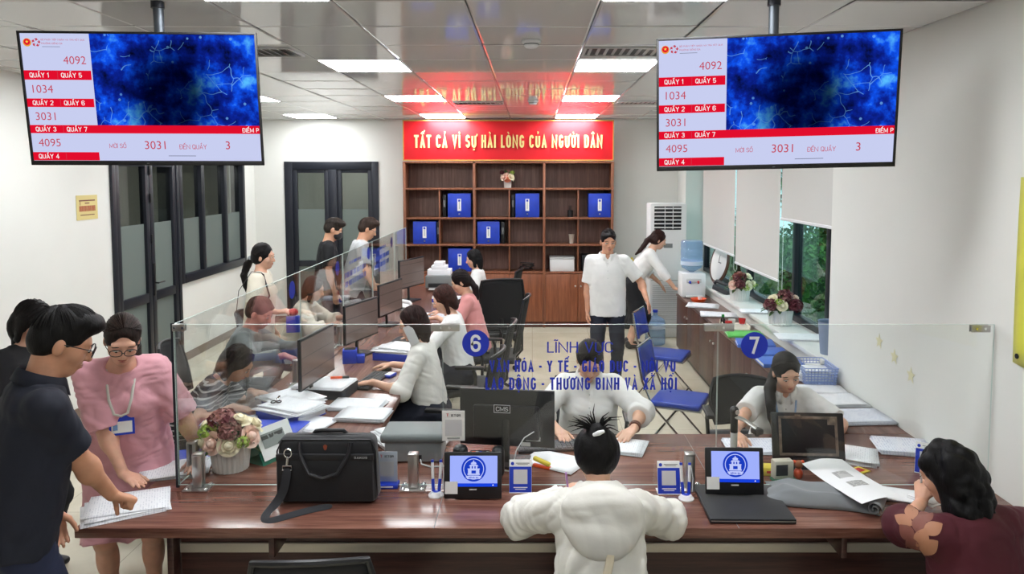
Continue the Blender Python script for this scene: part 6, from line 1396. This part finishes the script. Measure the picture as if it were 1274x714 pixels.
MB().box(cc+ax_ @ Vector((0, .05, .016)), (.01, .1, .006), 0, ax_).box(cc+ax_ @ Vector((.04, 0, .018)), (.08, .008, .006), 0, ax_).build('hands', M_BLACK, t)
t = thing('desk_telephone', 'dark grey telephone on the sill beside the farther flower pot', 'telephone', (2.24, 8.55, .875), 40); MB().box((0, 0, .045), (.18, .22, .06), .012, Matrix.Rotation(R(16), 3, 'X')).build('base', pm('graphite plastic', (52, 54, 58), .5), t); MB().tube([(-.05, -.1, .085), (-.05, -.06, .11), (-.05, .07, .14), (-.05, .1, .11)], .02, 10).build('handset', MATS['graphite plastic'], t)
t = thing('orange_tray', 'orange plastic tray of small cups before the water dispenser', 'tray', (1.98, 8.72, .75)); MB().lathe([(0, .003), (.07, .003), (.09, .035), (.095, .035), (.075, 0), (0, 0)], 28).build('tray', M_ORANGE, t); MB().lathe([(0, .004), (.02, .004), (.028, .06), (.024, .06), (.018, .01), (0, .01)], 20, (.02, 0, 0)).build('cup', M_WHITE, t)
t = thing('tea_tray', 'cream tea tray with red cups on the cabinet', 'tray', (2.0, 7.22, .75), 84); MB().box((0, 0, .008), (.34, .24, .012), .004).box((0, .118, .025), (.34, .006, .04), .002).box((0, -.118, .025), (.34, .006, .04), .002).build('tray', pm('cream tray', (226, 220, 204), .5), t)
def tcup(x, y, mt, l):
    t = thing('tea_cup', l, 'cup', (x, y, .765), 0, 'small cups on the tea tray'); MB().lathe([(0, 0), (.022, 0), (.034, .045), (.036, .06), (.032, .06), (.02, .006), (0, .006)], 20).build('cup', mt, t); MB().lathe([(0, .045), (.030, .045)], 20).build('tea', pm('dark red drink', (120, 24, 20), .2), t)
tcup(2.09, 7.28, M_RED, 'red cup on the tea tray, nearest the window'); tcup(1.92, 7.14, M_RED, 'red cup on the tea tray, nearest the viewer'); tcup(1.98, 7.25, M_CERAMIC, 'white cup in the middle of the tea tray')
t = thing('sauce_bottle', 'small dark bottle with a green cap on the tea tray', 'bottle', (1.90, 7.28, .765)); MB().lathe([(0, 0), (.024, 0), (.024, .05), (.012, .07), (.012, .08)], 18).build('bottle', pm('dark bottle', (40, 24, 20), .2), t); MB().lathe([(.014, .078), (.014, .10), (0, .10)], 16).build('cap', pm('cap green', (30, 150, 60), .4), t)
t = thing('waste_bin', 'grey blue plastic bin on the sill at the edge of the near wall', 'bin', (2.30, 5.62, .875)); MB().lathe([(0, .004), (.075, .0), (.095, .25), (.10, .255), (.09, .25), (.072, .01), (0, .01)], 32).build('bin', pm('grey blue plastic', (128, 142, 166), .5), t)
t = thing('wire_basket', 'pale blue plastic basket with papers on the cabinet', 'basket', (2.06, 5.32, .75), 88)
m = MB()
for k in range(7):
    z = .01+k*.02; a_, b_ = .15+.012*k/6, .105+.012*k/6; m.tube([(-a_, -b_, z), (a_, -b_, z), (a_, b_, z), (-a_, b_, z)], .004, 6, True)
for k in range(14):
    for e in (1, -1): x = -.14+k*.0215; m.tube([(x, e*.105, .01), (x*1.08, e*.117, .13)], .003, 5)
for k in range(9):
    for e in (1, -1): y = -.09+k*.0225; m.tube([(e*.15, y, .01), (e*.162, y*1.08, .13)], .003, 5)
m.build('basket', pm('pale blue plastic', (150, 168, 214), .5), t, 0); MB().box((0, 0, .008), (.29, .2, .006)).build('bottom', MATS['pale blue plastic'], t)
P('papers standing in the pale blue basket', 2.06, 5.32, 88, 6, z=.765, seed=33, w_=.17, l=.25, thick=.012)
t = thing('card_box', 'small brown and white box beside the grey blue bin', 'box', (2.12, 5.50, .75), 70); MB().box((0, 0, .04), (.12, .1, .08), .003).build('box', pm('brown card', (130, 100, 80), .6), t); MB().box((0, 0, .082), (.125, .105, .012), .002).build('lid', M_LABEL, t)
# wall notice and the yellow pennant
t = thing('paper_notice', 'small yellow notice stuck on the left wall below the screen', 'notice', (XL+.002, 6.97, 1.945)); MB().box((.002, 0, 0), (.003, .33, .23)).build('sheet', pm('yellow notice', (216, 200, 136), .6), t)
m = MB()
for z, w_, h_ in ((.065, .25, .012), (.04, .07, .010), (-.07, .22, .008), (-.05, .0, 0)):
    if w_: m.box((.004, 0, z), (.001, w_, h_))
m.box((.004, -.11, .045), (.001, .008, .045)); m.build('small_lines', pm('notice maroon', (120, 70, 60), .6), t)
m = MB(); rd = random.Random(3); y = -.125
while y < .12: wq = rd.uniform(.012, .022); m.box((.004, y+wq/2, -.01), (.001, wq, .052)); y += wq+.005
m.build('bold_line', pm('notice red brown', (165, 86, 58), .6), t)
t = thing('yellow_pennant', 'yellow green fabric pennant hanging at the right picture edge of the right wall', 'pennant', (XR-.008, 3.0, 1.4)); MB().grid(lambda u, v: Vector((-.004*math.sin(u*9+v*3), .32-.62*u, .84*v-.06*u*(1-v)+.012*u)), 16, 10).build('cloth', cloth('yellow green satin', (206, 204, 70), rough=.5), t, 80).modifiers.new('thickness', 'SOLIDIFY').thickness = .002
MB().lathe([(.006, 0), (.012, 0), (.012, .003), (.006, .003)], 18, (-.006, .285, .035), axis=Matrix.Rotation(R(-90), 3, 'Y')).build('eyelet', M_BLACK, t)
for y, z, l in ((4.62, 1.20, 'farthest from the viewer'), (4.42, 1.15, 'middle one of three'), (4.22, 1.09, 'nearest the viewer')):
    t = thing('star_sticker', 'pale yellow paper star on the right wall, '+l, 'sticker', (XR-.002, y, z), 0, 'paper stars on the right wall')
    MB().prism([((.05 if i % 2 == 0 else .022)*math.sin(i*math.pi/5), (.05 if i % 2 == 0 else .022)*math.cos(i*math.pi/5)) for i in range(10)], 0, .001, frame_mat((-.0005, 0, 0), (0, -1, 0), (0, 0, 1))).build('star', pm('pale yellow paper', (220, 216, 178), .6), t)
t = thing('black_bag', 'black cloth bag and blue bundle beyond the standing man', 'bag', (1.42, 10.75, 0)); 
v = Vol(.012); v.wr = .006
v.ell((0, 0, .55), (.20, .13, .30), k=.03); v.ell((.05, 0, .85), (.16, .11, .14), k=.04); v.ell((0, 0, .14), (.20, .14, .15), k=.05); v.build('bag', M_BLACKF, t)
MB().tube([(-.06, -.12, .75), (-.05, -.15, .95), (.02, -.14, 1.06), (.08, -.13, .95), (.10, -.13, .8)], .014, 8, flat=.4).build('yellow_strap', M_YELLOW, t); t['label'] = 'black bag with a yellow strap on the floor beyond the standing man'
# ---------------------------------------------------------------- the people
WHITE = cloth('white cotton', (232, 232, 230)); WHITE2 = cloth('off white cotton', (226, 224, 218)); CREAMC = cloth('cream jersey', (222, 216, 198)); NAVY = cloth('navy polo cotton', (15, 20, 36), sheen=0); DENIM = cloth('dark blue denim', (26, 34, 62), 500, sheen=0)
PINK = cloth('pink linen', (216, 158, 168), 200); PINK2 = cloth('salmon pink knit', (222, 150, 148)); BLACKC = cloth('black cotton', (20, 21, 26), sheen=0); GREYT = cloth('light grey jersey', (186, 190, 192)); GREYJ = cloth('grey jacket cloth', (104, 108, 108)); DNAVY = cloth('dark navy trousers', (20, 25, 42), sheen=0)
BURGC = cloth('burgundy blouse', (74, 10, 27), 260, 0); HOODC = cloth('white windbreaker', (230, 228, 220), 120, 0, .6)
def stripes():
    t = NT('striped knit'); v = t.obj(); sp = t.add('ShaderNodeSeparateXYZ'); t.link(v, sp.inputs[0]); f = t.math('LESS_THAN', t.math('FRACT', t.math('MULTIPLY', sp.outputs[2], 34)), .3)
    t.link(t.ramp(f, [(0, (42, 42, 48)), (1, (170, 168, 166))]), t.b.inputs['Base Color']); t.b.inputs['Roughness'].default_value = .85; return t.m
STRIPE = stripes()
TR = dict(kind='trousers', mat=DNAVY); TRB = dict(kind='trousers', mat=BLACKC)
# --- man in navy at the left corner
J = person('man in navy polo and glasses with back turned, leaning a fist on the counter corner', (-1.98, 2.74), -48, 1.74, False, lean=11, head=(26, -8, 0), RH=dict(p=(-1.69, 3.075, .80), d=(.5, .6, -.5), n=(-.2, -.3, -1), curl=1.45), polesR=(.5, -.7, .2), tone=(200, 146, 116),
    top=dict(mat=NAVY, sleeve=.74, hem=.06, collar=True, thick=.014, loose=.022, name='polo_shirt'), bottom=dict(kind='trousers', mat=DENIM, name='jeans'), hair='quiff', haircol=(22, 20, 20), res=.0058, fat=1.06)
glasses(J)
# --- woman in pink
J = person('woman in loose pink dress with glasses and lanyard, reading papers at the counter', (-2.075, 3.72), -158, 1.60, True, lean=15, head=(30, 8, -4), RH=dict(p=(-1.93, 3.46, .795), d=(.75, -.45, -.12), n=(0, 0, -1), curl=.2), LH=dict(p=(-1.70, 3.66, .79), d=(.1, -1, -.1), n=(0, 0, -1), curl=.2), polesR=(1, -.4, -.2), polesL=(-1, -.3, -.3), tone=(216, 166, 142),
    top=dict(mat=PINK, sleeve=.98, hem=.30, thick=.022, loose=.035, flare=.10, dress=1.0, scoop=True, name='dress', wr=.009), hair='back', haircol=(44, 32, 28), res=.0058, fat=1.05, pony=[(0, -.11, -.045), (-.03, -.13, -.07), (-.05, -.10, -.15), (-.06, -.07, -.20)])
glasses(J, M_BLACK, .028, .021)
def lanyard(J, mat, drop, card=True, cardmat=None):
    P0, up, Tw, s = J['P0'], J['up'], J['Tw'], J['s']; N = J['N']; f = Tw[:, 1]; r = Tw[:, 0]
    cz = P0+up*(.53-drop)*s+f*(.165*s)
    pts = [N-f*.07*s+up*.0, N+r*.068*s-f*.01*s+up*.01*s, N+r*.066*s+f*.075*s-up*.03*s, P0+up*.40*s+r*.05*s+f*.148*s, P0+up*.33*s+r*.03*s+f*.166*s, cz+up*.055*s, P0+up*.33*s-r*.03*s+f*.166*s, P0+up*.40*s-r*.05*s+f*.148*s, N-r*.066*s+f*.075*s-up*.03*s, N-r*.068*s-f*.01*s+up*.01*s]
    ly = MB().tube([Vector(p) for p in pts], .0065*s, 6, True, flat=.35).build('lanyard', mat, J['root'])
    if card:
        M4 = frame_mat(cz, r*-1, (0, 0, 1)); 
        MB().prism([(-.055, -.045), (.055, -.045), (.055, .035), (.03, .045), (.012, .058), (-.012, .058), (-.03, .045), (-.055, .035)], -.002, .003, M4).build('badge_holder', M_BLUE, ly); MB().prism([(-.045, -.034), (.045, -.034), (.045, .022), (-.045, .022)], .003, .0036, M4).build('badge_card', M_LABEL, ly); MB().prism([(-.038, -.02), (-.018, -.02), (-.018, .008), (-.038, .008)], .0036, .004, M4).build('badge_photo', pm('badge photo', (120, 160, 210), .5), ly)
lanyard(J, pm('pale lanyard', (206, 204, 196), .6), .27)
# --- person hidden behind the man in navy
person('dark haired person almost hidden behind the man in navy at the left edge', (-2.86, 4.05), -100, 1.56, True, lean=6, head=(24, 0, 0), top=dict(mat=BLACKC, sleeve=.7, hem=.12), bottom=TRB, hair='long', hairlen=.18, haircol=(24, 20, 20), res=.009)
# --- standing visitors beyond the left screens
J = person('woman with black ponytail in cream T-shirt and shoulder strap beside the left wall', (-2.55, 6.82), -84, 1.60, True, lean=3, head=(6, -4, 0), RH=dict(p=(-2.28, 6.72, 1.0), d=(.9, 0, .1), n=(0, .4, -1), curl=.6), top=dict(mat=CREAMC, sleeve=.8, hem=.10, thick=.018, loose=.03, name='t_shirt'), bottom=TRB, hair='back', haircol=(22, 19, 20), pony=[(0, -.105, -.03), (-.02, -.16, -.08), (0, -.19, -.18), (.01, -.17, -.28), (.02, -.15, -.36)], res=.007)
MB().tube([Vector(p) for p in ((.11, .06, 1.36), (.12, -.02, 1.37), (.15, -.13, 1.2), (.2, -.15, .95), (.22, -.1, .85), (.2, .05, .95), (.15, .14, 1.15), (.11, .08, 1.34))], .008, 6, True, flat=.4).build('bag_strap', M_BLACK, J['root'])
MB().tube([J['hp'](.03, -.115, -.02), J['hp'](.0, -.13, -.03), J['hp'](-.03, -.115, -.04)], [.018, .024, .018], 8).build('hair_scrunchie', pm('grey scrunchie', (150, 156, 160), .7), J['root'])
t = thing('gift_bag', 'red and blue paper bag held by the woman in the cream T-shirt', 'bag', (-2.20, 6.74, .88), 10); MB().box((0, 0, .0), (.12, .07, .15), .004).build('bag', M_BLUE, t); MB().sph((0, 0, .11), (.045, .035, .035)).build('red_bow', M_RED, t); MB().tube([(-.03, 0, .075), (-.02, 0, .13), (.02, 0, .13), (.03, 0, .075)], .004, 6).build('handle', M_WHITE, t)
J = person('young man in black T-shirt with a black face mask at the far left counter', (-2.52, 8.92), -72, 1.72, False, lean=5, head=(24, -4, 0), top=dict(mat=BLACKC, sleeve=.75, hem=.10, thick=.016, loose=.02, name='t_shirt'), bottom=TRB, hair='quiff', haircol=(58, 50, 44), res=.007, tone=(206, 156, 126))
v = Vol(.0055); v.ell(J['hp'](0, .056, -.046), V(.064, .064, .056)*J['hs'], J['HM']); v.build('face_mask', M_BLACKF, J['root'])
J = person('young man in light grey T-shirt with glasses, leaning on the far left counter', (-2.20, 9.0), -74, 1.73, False, lean=12, head=(24, 0, 0), RH=dict(p=(-1.80, 8.66, .90), d=(.9, -.2, -.1), n=(0, 0, -1), curl=.4), LH=dict(p=(-1.84, 8.98, .80), d=(.9, 0, -.2), n=(0, 0, -1), curl=.4), polesR=(.4, -.6, -.6), polesL=(-.4, -.5, -.6), top=dict(mat=GREYT, sleeve=.8, hem=.12, thick=.02, loose=.03, name='t_shirt'), bottom=TR, hair='quiff', haircol=(70, 54, 46), res=.007, tone=(216, 164, 132))
glasses(J)
# --- seated visitors along the left counter
person('seated visitor in striped shirt bending over papers behind the corner glass', (-2.36, 4.75), -82, 1.60, True, sit=True, lean=38, head=(38, -8, 0), RH=dict(p=(-1.80, 4.50, .80), d=(.9, -.1, -.2), n=(0, 0, -1), curl=.4), LH=dict(p=(-1.82, 4.84, .80), d=(.9, 0, -.2), n=(0, 0, -1), curl=.3), polesR=(.6, -.4, -.4), polesL=(-.6, -.4, -.4), top=dict(mat=STRIPE, sleeve=.6, hem=.08), bottom=TR, hair='long', hairlen=.08, haircol=(58, 44, 38), res=.0075, tone=(204, 152, 122))
person('seated visitor with short brown hair in grey jacket behind the left glass', (-2.50, 5.95), -86, 1.66, False, sit=True, lean=22, head=(24, -10, 0), RH=dict(p=(-1.86, 5.62, .84), d=(.9, -.2, -.3), n=(0, 0, -1), curl=.7), LH=dict(p=(-1.84, 6.05, .80), d=(.9, 0, -.2), n=(0, 0, -1), curl=.4), polesR=(.6, -.3, -.6), polesL=(-.6, -.4, -.5), top=dict(mat=GREYJ, sleeve=1.85, hem=.12, thick=.02, loose=.03, name='jacket'), bottom=TRB, hair='crop', haircol=(92, 60, 48), res=.0075, tone=(206, 140, 122))
person('seated visitor in cream blouse behind the left glass by the third screen', (-2.42, 7.3), -86, 1.60, True, sit=True, lean=20, head=(20, 0, 0), RH=dict(p=(-1.84, 7.1, .80), d=(.9, -.2, -.2), n=(0, 0, -1), curl=.4), LH=dict(p=(-1.84, 7.45, .80), d=(.9, 0, -.2), n=(0, 0, -1), curl=.4), polesR=(.6, -.4, -.5), polesL=(-.6, -.4, -.5), top=dict(mat=CREAMC, sleeve=1.5, hem=.10, thick=.02, loose=.03, name='blouse'), bottom=TR, hair='bob', haircol=(60, 40, 36), res=.008)
# --- workers at the left monitors
J = person('nearest worker at the left monitors, white blouse and long brown hair, typing', (-.73, 5.30), 86, 1.62, True, sit=True, zp=.52, lean=9, head=(16, 14, 0), LH=dict(p=(-1.18, 5.12, .785), d=(-1, .1, -.2), n=(0, 0, -1), curl=.35), RH=dict(p=(-1.13, 5.60, .79), d=(-1, .1, -.15), n=(0, 0, -1), curl=.4), polesL=(-.5, -.7, -.6), polesR=(.5, -.7, -.6), top=dict(mat=WHITE2, sleeve=1.25, hem=.02, thick=.014, loose=.025, collar=False, name='blouse'), bottom=dict(kind='skirt', mat=DNAVY, len=.95), hair='long', hairlen=.17, haircol=(52, 34, 32), res=.006)
t = thing('mobile_phone', 'pale mobile phone held by the cheek of the nearest left worker', 'phone', (0, 0, 0), 0)
q_ = Matrix.Rotation(R(86), 3, 'Z') @ Vector(J['hp'](-.088, .03, -.062)); t.location = (q_.x-.73, q_.y+5.30, q_.z); t.rotation_euler = (R(-8), R(-28), R(-8)); MB().box((0, 0, 0), (.07, .009, .145), .004).build('case', M_LGREY, t); MB().box((0, .005, 0), (.064, .001, .135)).build('screen', M_BLACK, t)
person('worker with brown bobbed hair in white blouse behind the nearest one', (-.63, 6.42), 88, 1.60, True, sit=True, zp=.52, lean=9, head=(22, 10, 0), LH=dict(p=(-1.16, 6.18, .80), d=(-1, 0, -.2), n=(0, 0, -1), curl=.5), RH=dict(p=(-1.10, 6.60, .79), d=(-1, 0, -.15), n=(0, 0, -1), curl=.4), polesL=(-.5, -.6, -.6), polesR=(.5, -.6, -.6), top=dict(mat=WHITE, sleeve=1.3, hem=.04, thick=.014, loose=.025, name='blouse'), bottom=dict(kind='skirt', mat=DNAVY, len=.95), hair='bob', haircol=(64, 36, 30), res=.0065)
person('worker in salmon pink top with tied dark hair at the left counter', (-.56, 7.55), 88, 1.60, True, sit=True, zp=.52, lean=12, head=(26, 8, 0), LH=dict(p=(-1.02, 7.40, .80), d=(-1, 0, -.2), n=(0, 0, -1), curl=.5), RH=dict(p=(-1.02, 7.75, .80), d=(-1, 0, -.2), n=(0, 0, -1), curl=.4), polesL=(-.5, -.6, -.6), polesR=(.5, -.6, -.6), top=dict(mat=PINK2, sleeve=1.5, hem=.08, thick=.014, loose=.02, name='top'), bottom=TR, hair='back', haircol=(36, 26, 26), pony=[(0, -.10, .0), (0, -.16, -.06), (0, -.17, -.16), (0, -.15, -.25), (0, -.13, -.30)], res=.007)
person('worker with long black hair in white shirt nearest the bookcase', (-.66, 9.55), 90, 1.58, True, sit=True, zp=.52, lean=6, head=(14, 4, 0), LH=dict(p=(-.99, 9.40, .80), d=(-1, 0, -.2), n=(0, 0, -1), curl=.5), RH=dict(p=(-.98, 9.66, .80), d=(-1, 0, -.2), n=(0, 0, -1), curl=.4), polesL=(-.5, -.6, -.6), polesR=(.5, -.6, -.6), top=dict(mat=WHITE, sleeve=.8, hem=.08, thick=.014, loose=.02, name='shirt'), bottom=TR, hair='long', hairlen=.30, haircol=(24, 22, 24), res=.0075)
# --- middle of the hall
J = person('man in white short sleeved shirt and dark trousers standing before the bookcase', (.80, 7.80), 176, 1.66, False, head=(10, 8, 0), lean=0, LH=dict(p=(1.20, 7.55, .92), d=(.35, -.15, -.9), n=(-.9, 0, -.3), curl=.3), RH=None, polesL=(-.6, -.8, -.3), tone=(206, 152, 124), top=dict(mat=WHITE, sleeve=.82, hem=.10, thick=.018, loose=.03, collar=True, v=True, buttons=True, name='shirt', wr=.004), bottom=dict(kind='trousers', mat=DNAVY), hair='crop', haircol=(26, 23, 23), res=.006, fat=1.04)
J = person('woman in white blouse and long black skirt leaning over the low cabinet', (1.27, 9.55), -92, 1.62, True, lean=33, head=(20, 4, 0), RH=dict(p=(1.88, 9.28, .775), d=(1, -.2, -.3), n=(0, 0, -1), curl=.2), LH=dict(p=(1.88, 9.0, .9), d=(1, -.4, -.2), n=(0, 0, -1), curl=.2) if False else dict(p=(1.70, 9.62, .80), d=(.6, 0, -.8), n=(0, 0, -1), curl=.3), polesR=(.6, -.3, -.5), top=dict(mat=WHITE, sleeve=1.4, hem=.0, thick=.014, loose=.02, name='blouse'), bottom=dict(kind='skirt', mat=BLACKC, len=1.35), hair='back', haircol=(58, 34, 30), pony=[(0, -.10, .02), (.0, -.15, -.01), (.02, -.20, -.08), (.03, -.25, -.14), (.03, -.30, -.19)], res=.007)
# --- the two workers behind the front glass
J = person('worker in white shirt facing the viewer behind the blue lettering, head bowed', (.36, 4.66), 178, 1.62, True, sit=True, zp=.48, lean=11, head=(34, 0, 0), LH=dict(p=(.55, 4.08, .80), d=(-.55, -.8, -.15), n=(0, 0, -1), curl=.3), RH=dict(p=(.16, 4.10, .79), d=(.3, -.9, -.1), n=(0, 0, -1), curl=.3), polesL=(-1, -.3, -.3), polesR=(1, -.3, -.3), top=dict(mat=WHITE, sleeve=1.35, hem=.06, thick=.018, loose=.035, collar=True, v=True, buttons=True, name='shirt', wr=.005), bottom=TR, hair='back', haircol=(34, 28, 28), res=.006, fat=1.08, pony=[(0, -.10, -.03), (0, -.13, -.07), (0, -.12, -.14), (0, -.11, -.20)])
sg, S0, E, Wr, d, n, cu = J['arms'][1]
for k in range(2): MB().lathe([(.028, -.006), (.034, -.006), (.034, .006), (.028, .006)], 18, Vector(Wr-unit(Wr-E)*(.015+.018*k)), axis=Vector(unit(Wr-E)).to_track_quat('Z', 'Y').to_matrix()).build('bracelet', pm('brown beads', (110, 56, 40), .4), J['root'])
J = person('worker in white short sleeved shirt with dark ponytail over her shoulder at desk 7', (1.555, 4.64), 177, 1.58, True, sit=True, zp=.45, lean=19, head=(22, 4, 5), RH=dict(p=(1.13, 4.00, .79), d=(.05, -1, -.2), n=(0, 0, -1), curl=.45), LH=dict(p=(1.68, 4.02, .80), d=(-.4, -.9, -.1), n=(0, 0, -1), curl=.3), polesR=(1, -.3, -.4), polesL=(-1, -.3, -.4), tone=(226, 178, 152), top=dict(mat=WHITE, sleeve=.85, hem=.06, thick=.018, loose=.03, collar=True, v=True, buttons=True, name='shirt', wr=.005), bottom=TR, hair='back', haircol=(30, 25, 25), res=.0056, pony=[(.05, -.08, -.05), (.10, .0, -.11), (.115, .08, -.18), (.11, .10, -.27), (.10, .10, -.34)])
lanyard(J, pm('pale blue lanyard', (150, 180, 215), .6), .34, False)
# --- visitors in front of the counter
J = person('person in white hooded jacket with tied black hair, writing at the counter, seen from behind', (.27, 2.68), 0, 1.60, True, sit=True, zp=.50, lean=24, head=(34, 4, 0), LH=dict(p=(.17, 3.22, .84), d=(.4, .7, .4), n=(.6, 0, -.8), curl=.7), RH=dict(p=(.36, 3.24, .795), d=(-.4, .9, -.1), n=(0, 0, -1), curl=.4), polesL=(-1, -.55, -.12), polesR=(1, -.55, -.12), top=dict(mat=HOODC, sleeve=1.9, hem=.14, thick=.022, loose=.034, name='jacket', wr=.013), bottom=TR, hair='bun', haircol=(20, 18, 19), res=.0055, tone=(224, 178, 150))
N, up, Tw, s = J['N'], J['up'], J['Tw'], J['s']; rt = J['root']; bkv = -Tw[:, 1]
v = Vol(.0055); v.wr = .005; v.seed = 4
c0 = N-up*.02*s+bkv*.115*s
v.ell(N+up*.015*s+Tw[:, 1]*.0*s, V(.102, .095, .055)*s, Tw, k=.03)
v.cone(N+Tw[:, 0]*.10*s+Tw[:, 1]*.035*s-up*.015*s, c0+Tw[:, 0]*.09*s-up*.03*s, .038*s, .05*s, k=.03); v.cone(N-Tw[:, 0]*.10*s+Tw[:, 1]*.035*s-up*.015*s, c0-Tw[:, 0]*.09*s-up*.03*s, .038*s, .05*s, k=.03)
v.ell(c0-up*.075*s, V(.165, .050, .125)*s, Tw, k=.03); v.ell(c0-up*.03*s, V(.15, .055, .075)*s, Tw, k=.03); v.ell(c0-up*.15*s, V(.115, .045, .08)*s, Tw, k=.04)
v.ell(N+up*.055*s+Tw[:, 1]*.015*s, V(.075, .075, .06)*s, Tw, k=.015, op=-1)
v.build('hood', HOODC, rt)
strap([tuple(Vector(N+bkv*f_*s+up*u_*s+Tw[:, 0]*r_*s)) for f_, u_, r_ in ((.150, -.20, .03), (.158, -.27, .015), (.162, -.34, -.01), (.160, -.40, -.035), (.150, -.45, -.06), (.14, -.50, -.09))], .035, 'bag_strap', pm('beige webbing', (216, 204, 178), .7), rt)
m = MB(); rd = random.Random(12); hc = J['hp'](0, -.095, .085)
for k in range(42):
    a = rd.uniform(-2.2, 2.0); el = rd.uniform(.1, 1.0); L_ = rd.uniform(.05, .12); d0 = Vector((math.sin(a)*.9-.35, -.1+.25*math.cos(a), el)).normalized(); p0 = Vector(hc)+d0*.02; side_ = Vector((d0.z, 0, -d0.x))*rd.uniform(-.3, .6)
    m.tube([p0, p0+d0*L_*.5+side_*.1*L_, p0+d0*L_+side_*.5*L_-Vector((0, 0, L_*.25))], [.0042, .003, .0008], 5)
m.build('loose_strands', hairmat((20, 18, 19)), rt); MB().tube([Vector(hc)+Vector(x) for x in ((-.02, -.045, .0), (.0, -.055, .012), (.022, -.045, .016))], [.007, .010, .006], 8).build('hair_clip', M_WHITE, rt)
MB().tube([Vector(x)-Vector((.27, 2.68, 0)) for x in ((.165, 3.19, .80), (.155, 3.17, .90), (.148, 3.155, .95))], [.0035, .0045, .0045], 8).build('pen', pm('lilac pen', (200, 150, 215), .4), rt)
J = person('woman in burgundy blouse with long wavy black hair writing at the right end', (1.74, 2.58), 16, 1.62, True, sit=True, zp=.46, lean=24, head=(24, 14, 0), LH=dict(p=(1.73, 3.19, .86), d=(.3, .5, .7), n=(.7, .3, -.5), curl=.7), RH=dict(p=(1.92, 3.18, .80), d=(-.3, .9, -.1), n=(0, 0, -1), curl=.4), polesL=(-1, -.4, -.2), polesR=(1, -.5, -.2), top=dict(mat=BURGC, sleeve=1.15, hem=.14, thick=.02, loose=.04, name='blouse', wr=.005), bottom=TRB, hair='curly', hairlen=.31, haircol=(20, 19, 21), res=.0056, fat=1.12, tone=(214, 162, 136))
sh = [c for c in J['root'].children if c.name.startswith('blouse')][0]
sg, S0, E, Wr, d, n, cu = J['arms'][1]
GOLDL = [pm('tan leaf embroidery', (176, 122, 92), .6), pm('brown leaf embroidery', (128, 74, 62), .6)]
bvh_ = None
from mathutils.bvhtree import BVHTree
bvh_ = BVHTree.FromPolygons([v.co for v in sh.data.vertices], [p.vertices for p in sh.data.polygons])
for k in range(9):
    m = MB(); nv = unit(Matrix.Rotation(R(-16), 3, 'Z') @ Vector((-1.4, -2.6, 1.5))); ax0 = unit(np.cross(V(0, 0, 1), nv)); ax1 = np.cross(nv, ax0)
    mid = S0+(E-S0)*.62; px, pz, ang = ((-.02, .06, .3), (.03, .045, -.7), (-.045, .02, 1.1), (.01, .01, 0), (.055, .0, -.9), (-.03, -.025, .8), (.02, -.04, -.3), (-.01, -.07, .5), (.045, -.065, -.8))[k]
    def lf(u, w):
        x, y = (u-.5)*.05*math.sin(math.pi*(.04+.94*w)), (w-.5)*.075; q = Vector(mid+ax0*(px+x*math.cos(ang)-y*math.sin(ang))+ax1*(pz+x*math.sin(ang)+y*math.cos(ang)))
        loc_, nr, _, _ = bvh_.ray_cast(q+Vector(nv)*.4, -Vector(nv))
        if loc_ is None: loc_, nr, _, _ = bvh_.find_nearest(q)
        return loc_+nr*(.0015+.0004*k)
    m.grid(lf, 4, 8); m.build('leaf_embroidery', GOLDL[k % 2], J['root'], 80)
MB().tube([Vector(J['root'].matrix_basis.inverted() @ Vector(x)) if False else Matrix.Rotation(R(-16), 3, 'Z') @ (Vector(x)-Vector((1.74, 2.58, 0))) for x in ((1.75, 3.24, .80), (1.725, 3.19, .90), (1.71, 3.17, .95))], [.003, .004, .004], 8).build('pen', M_WHITE, J['root'])
P('folded white slip in the hands of the woman in burgundy', 1.76, 3.22, 30, 2, z=.80, seed=41, mat=M_PLAIN, w_=.09, l=.12)
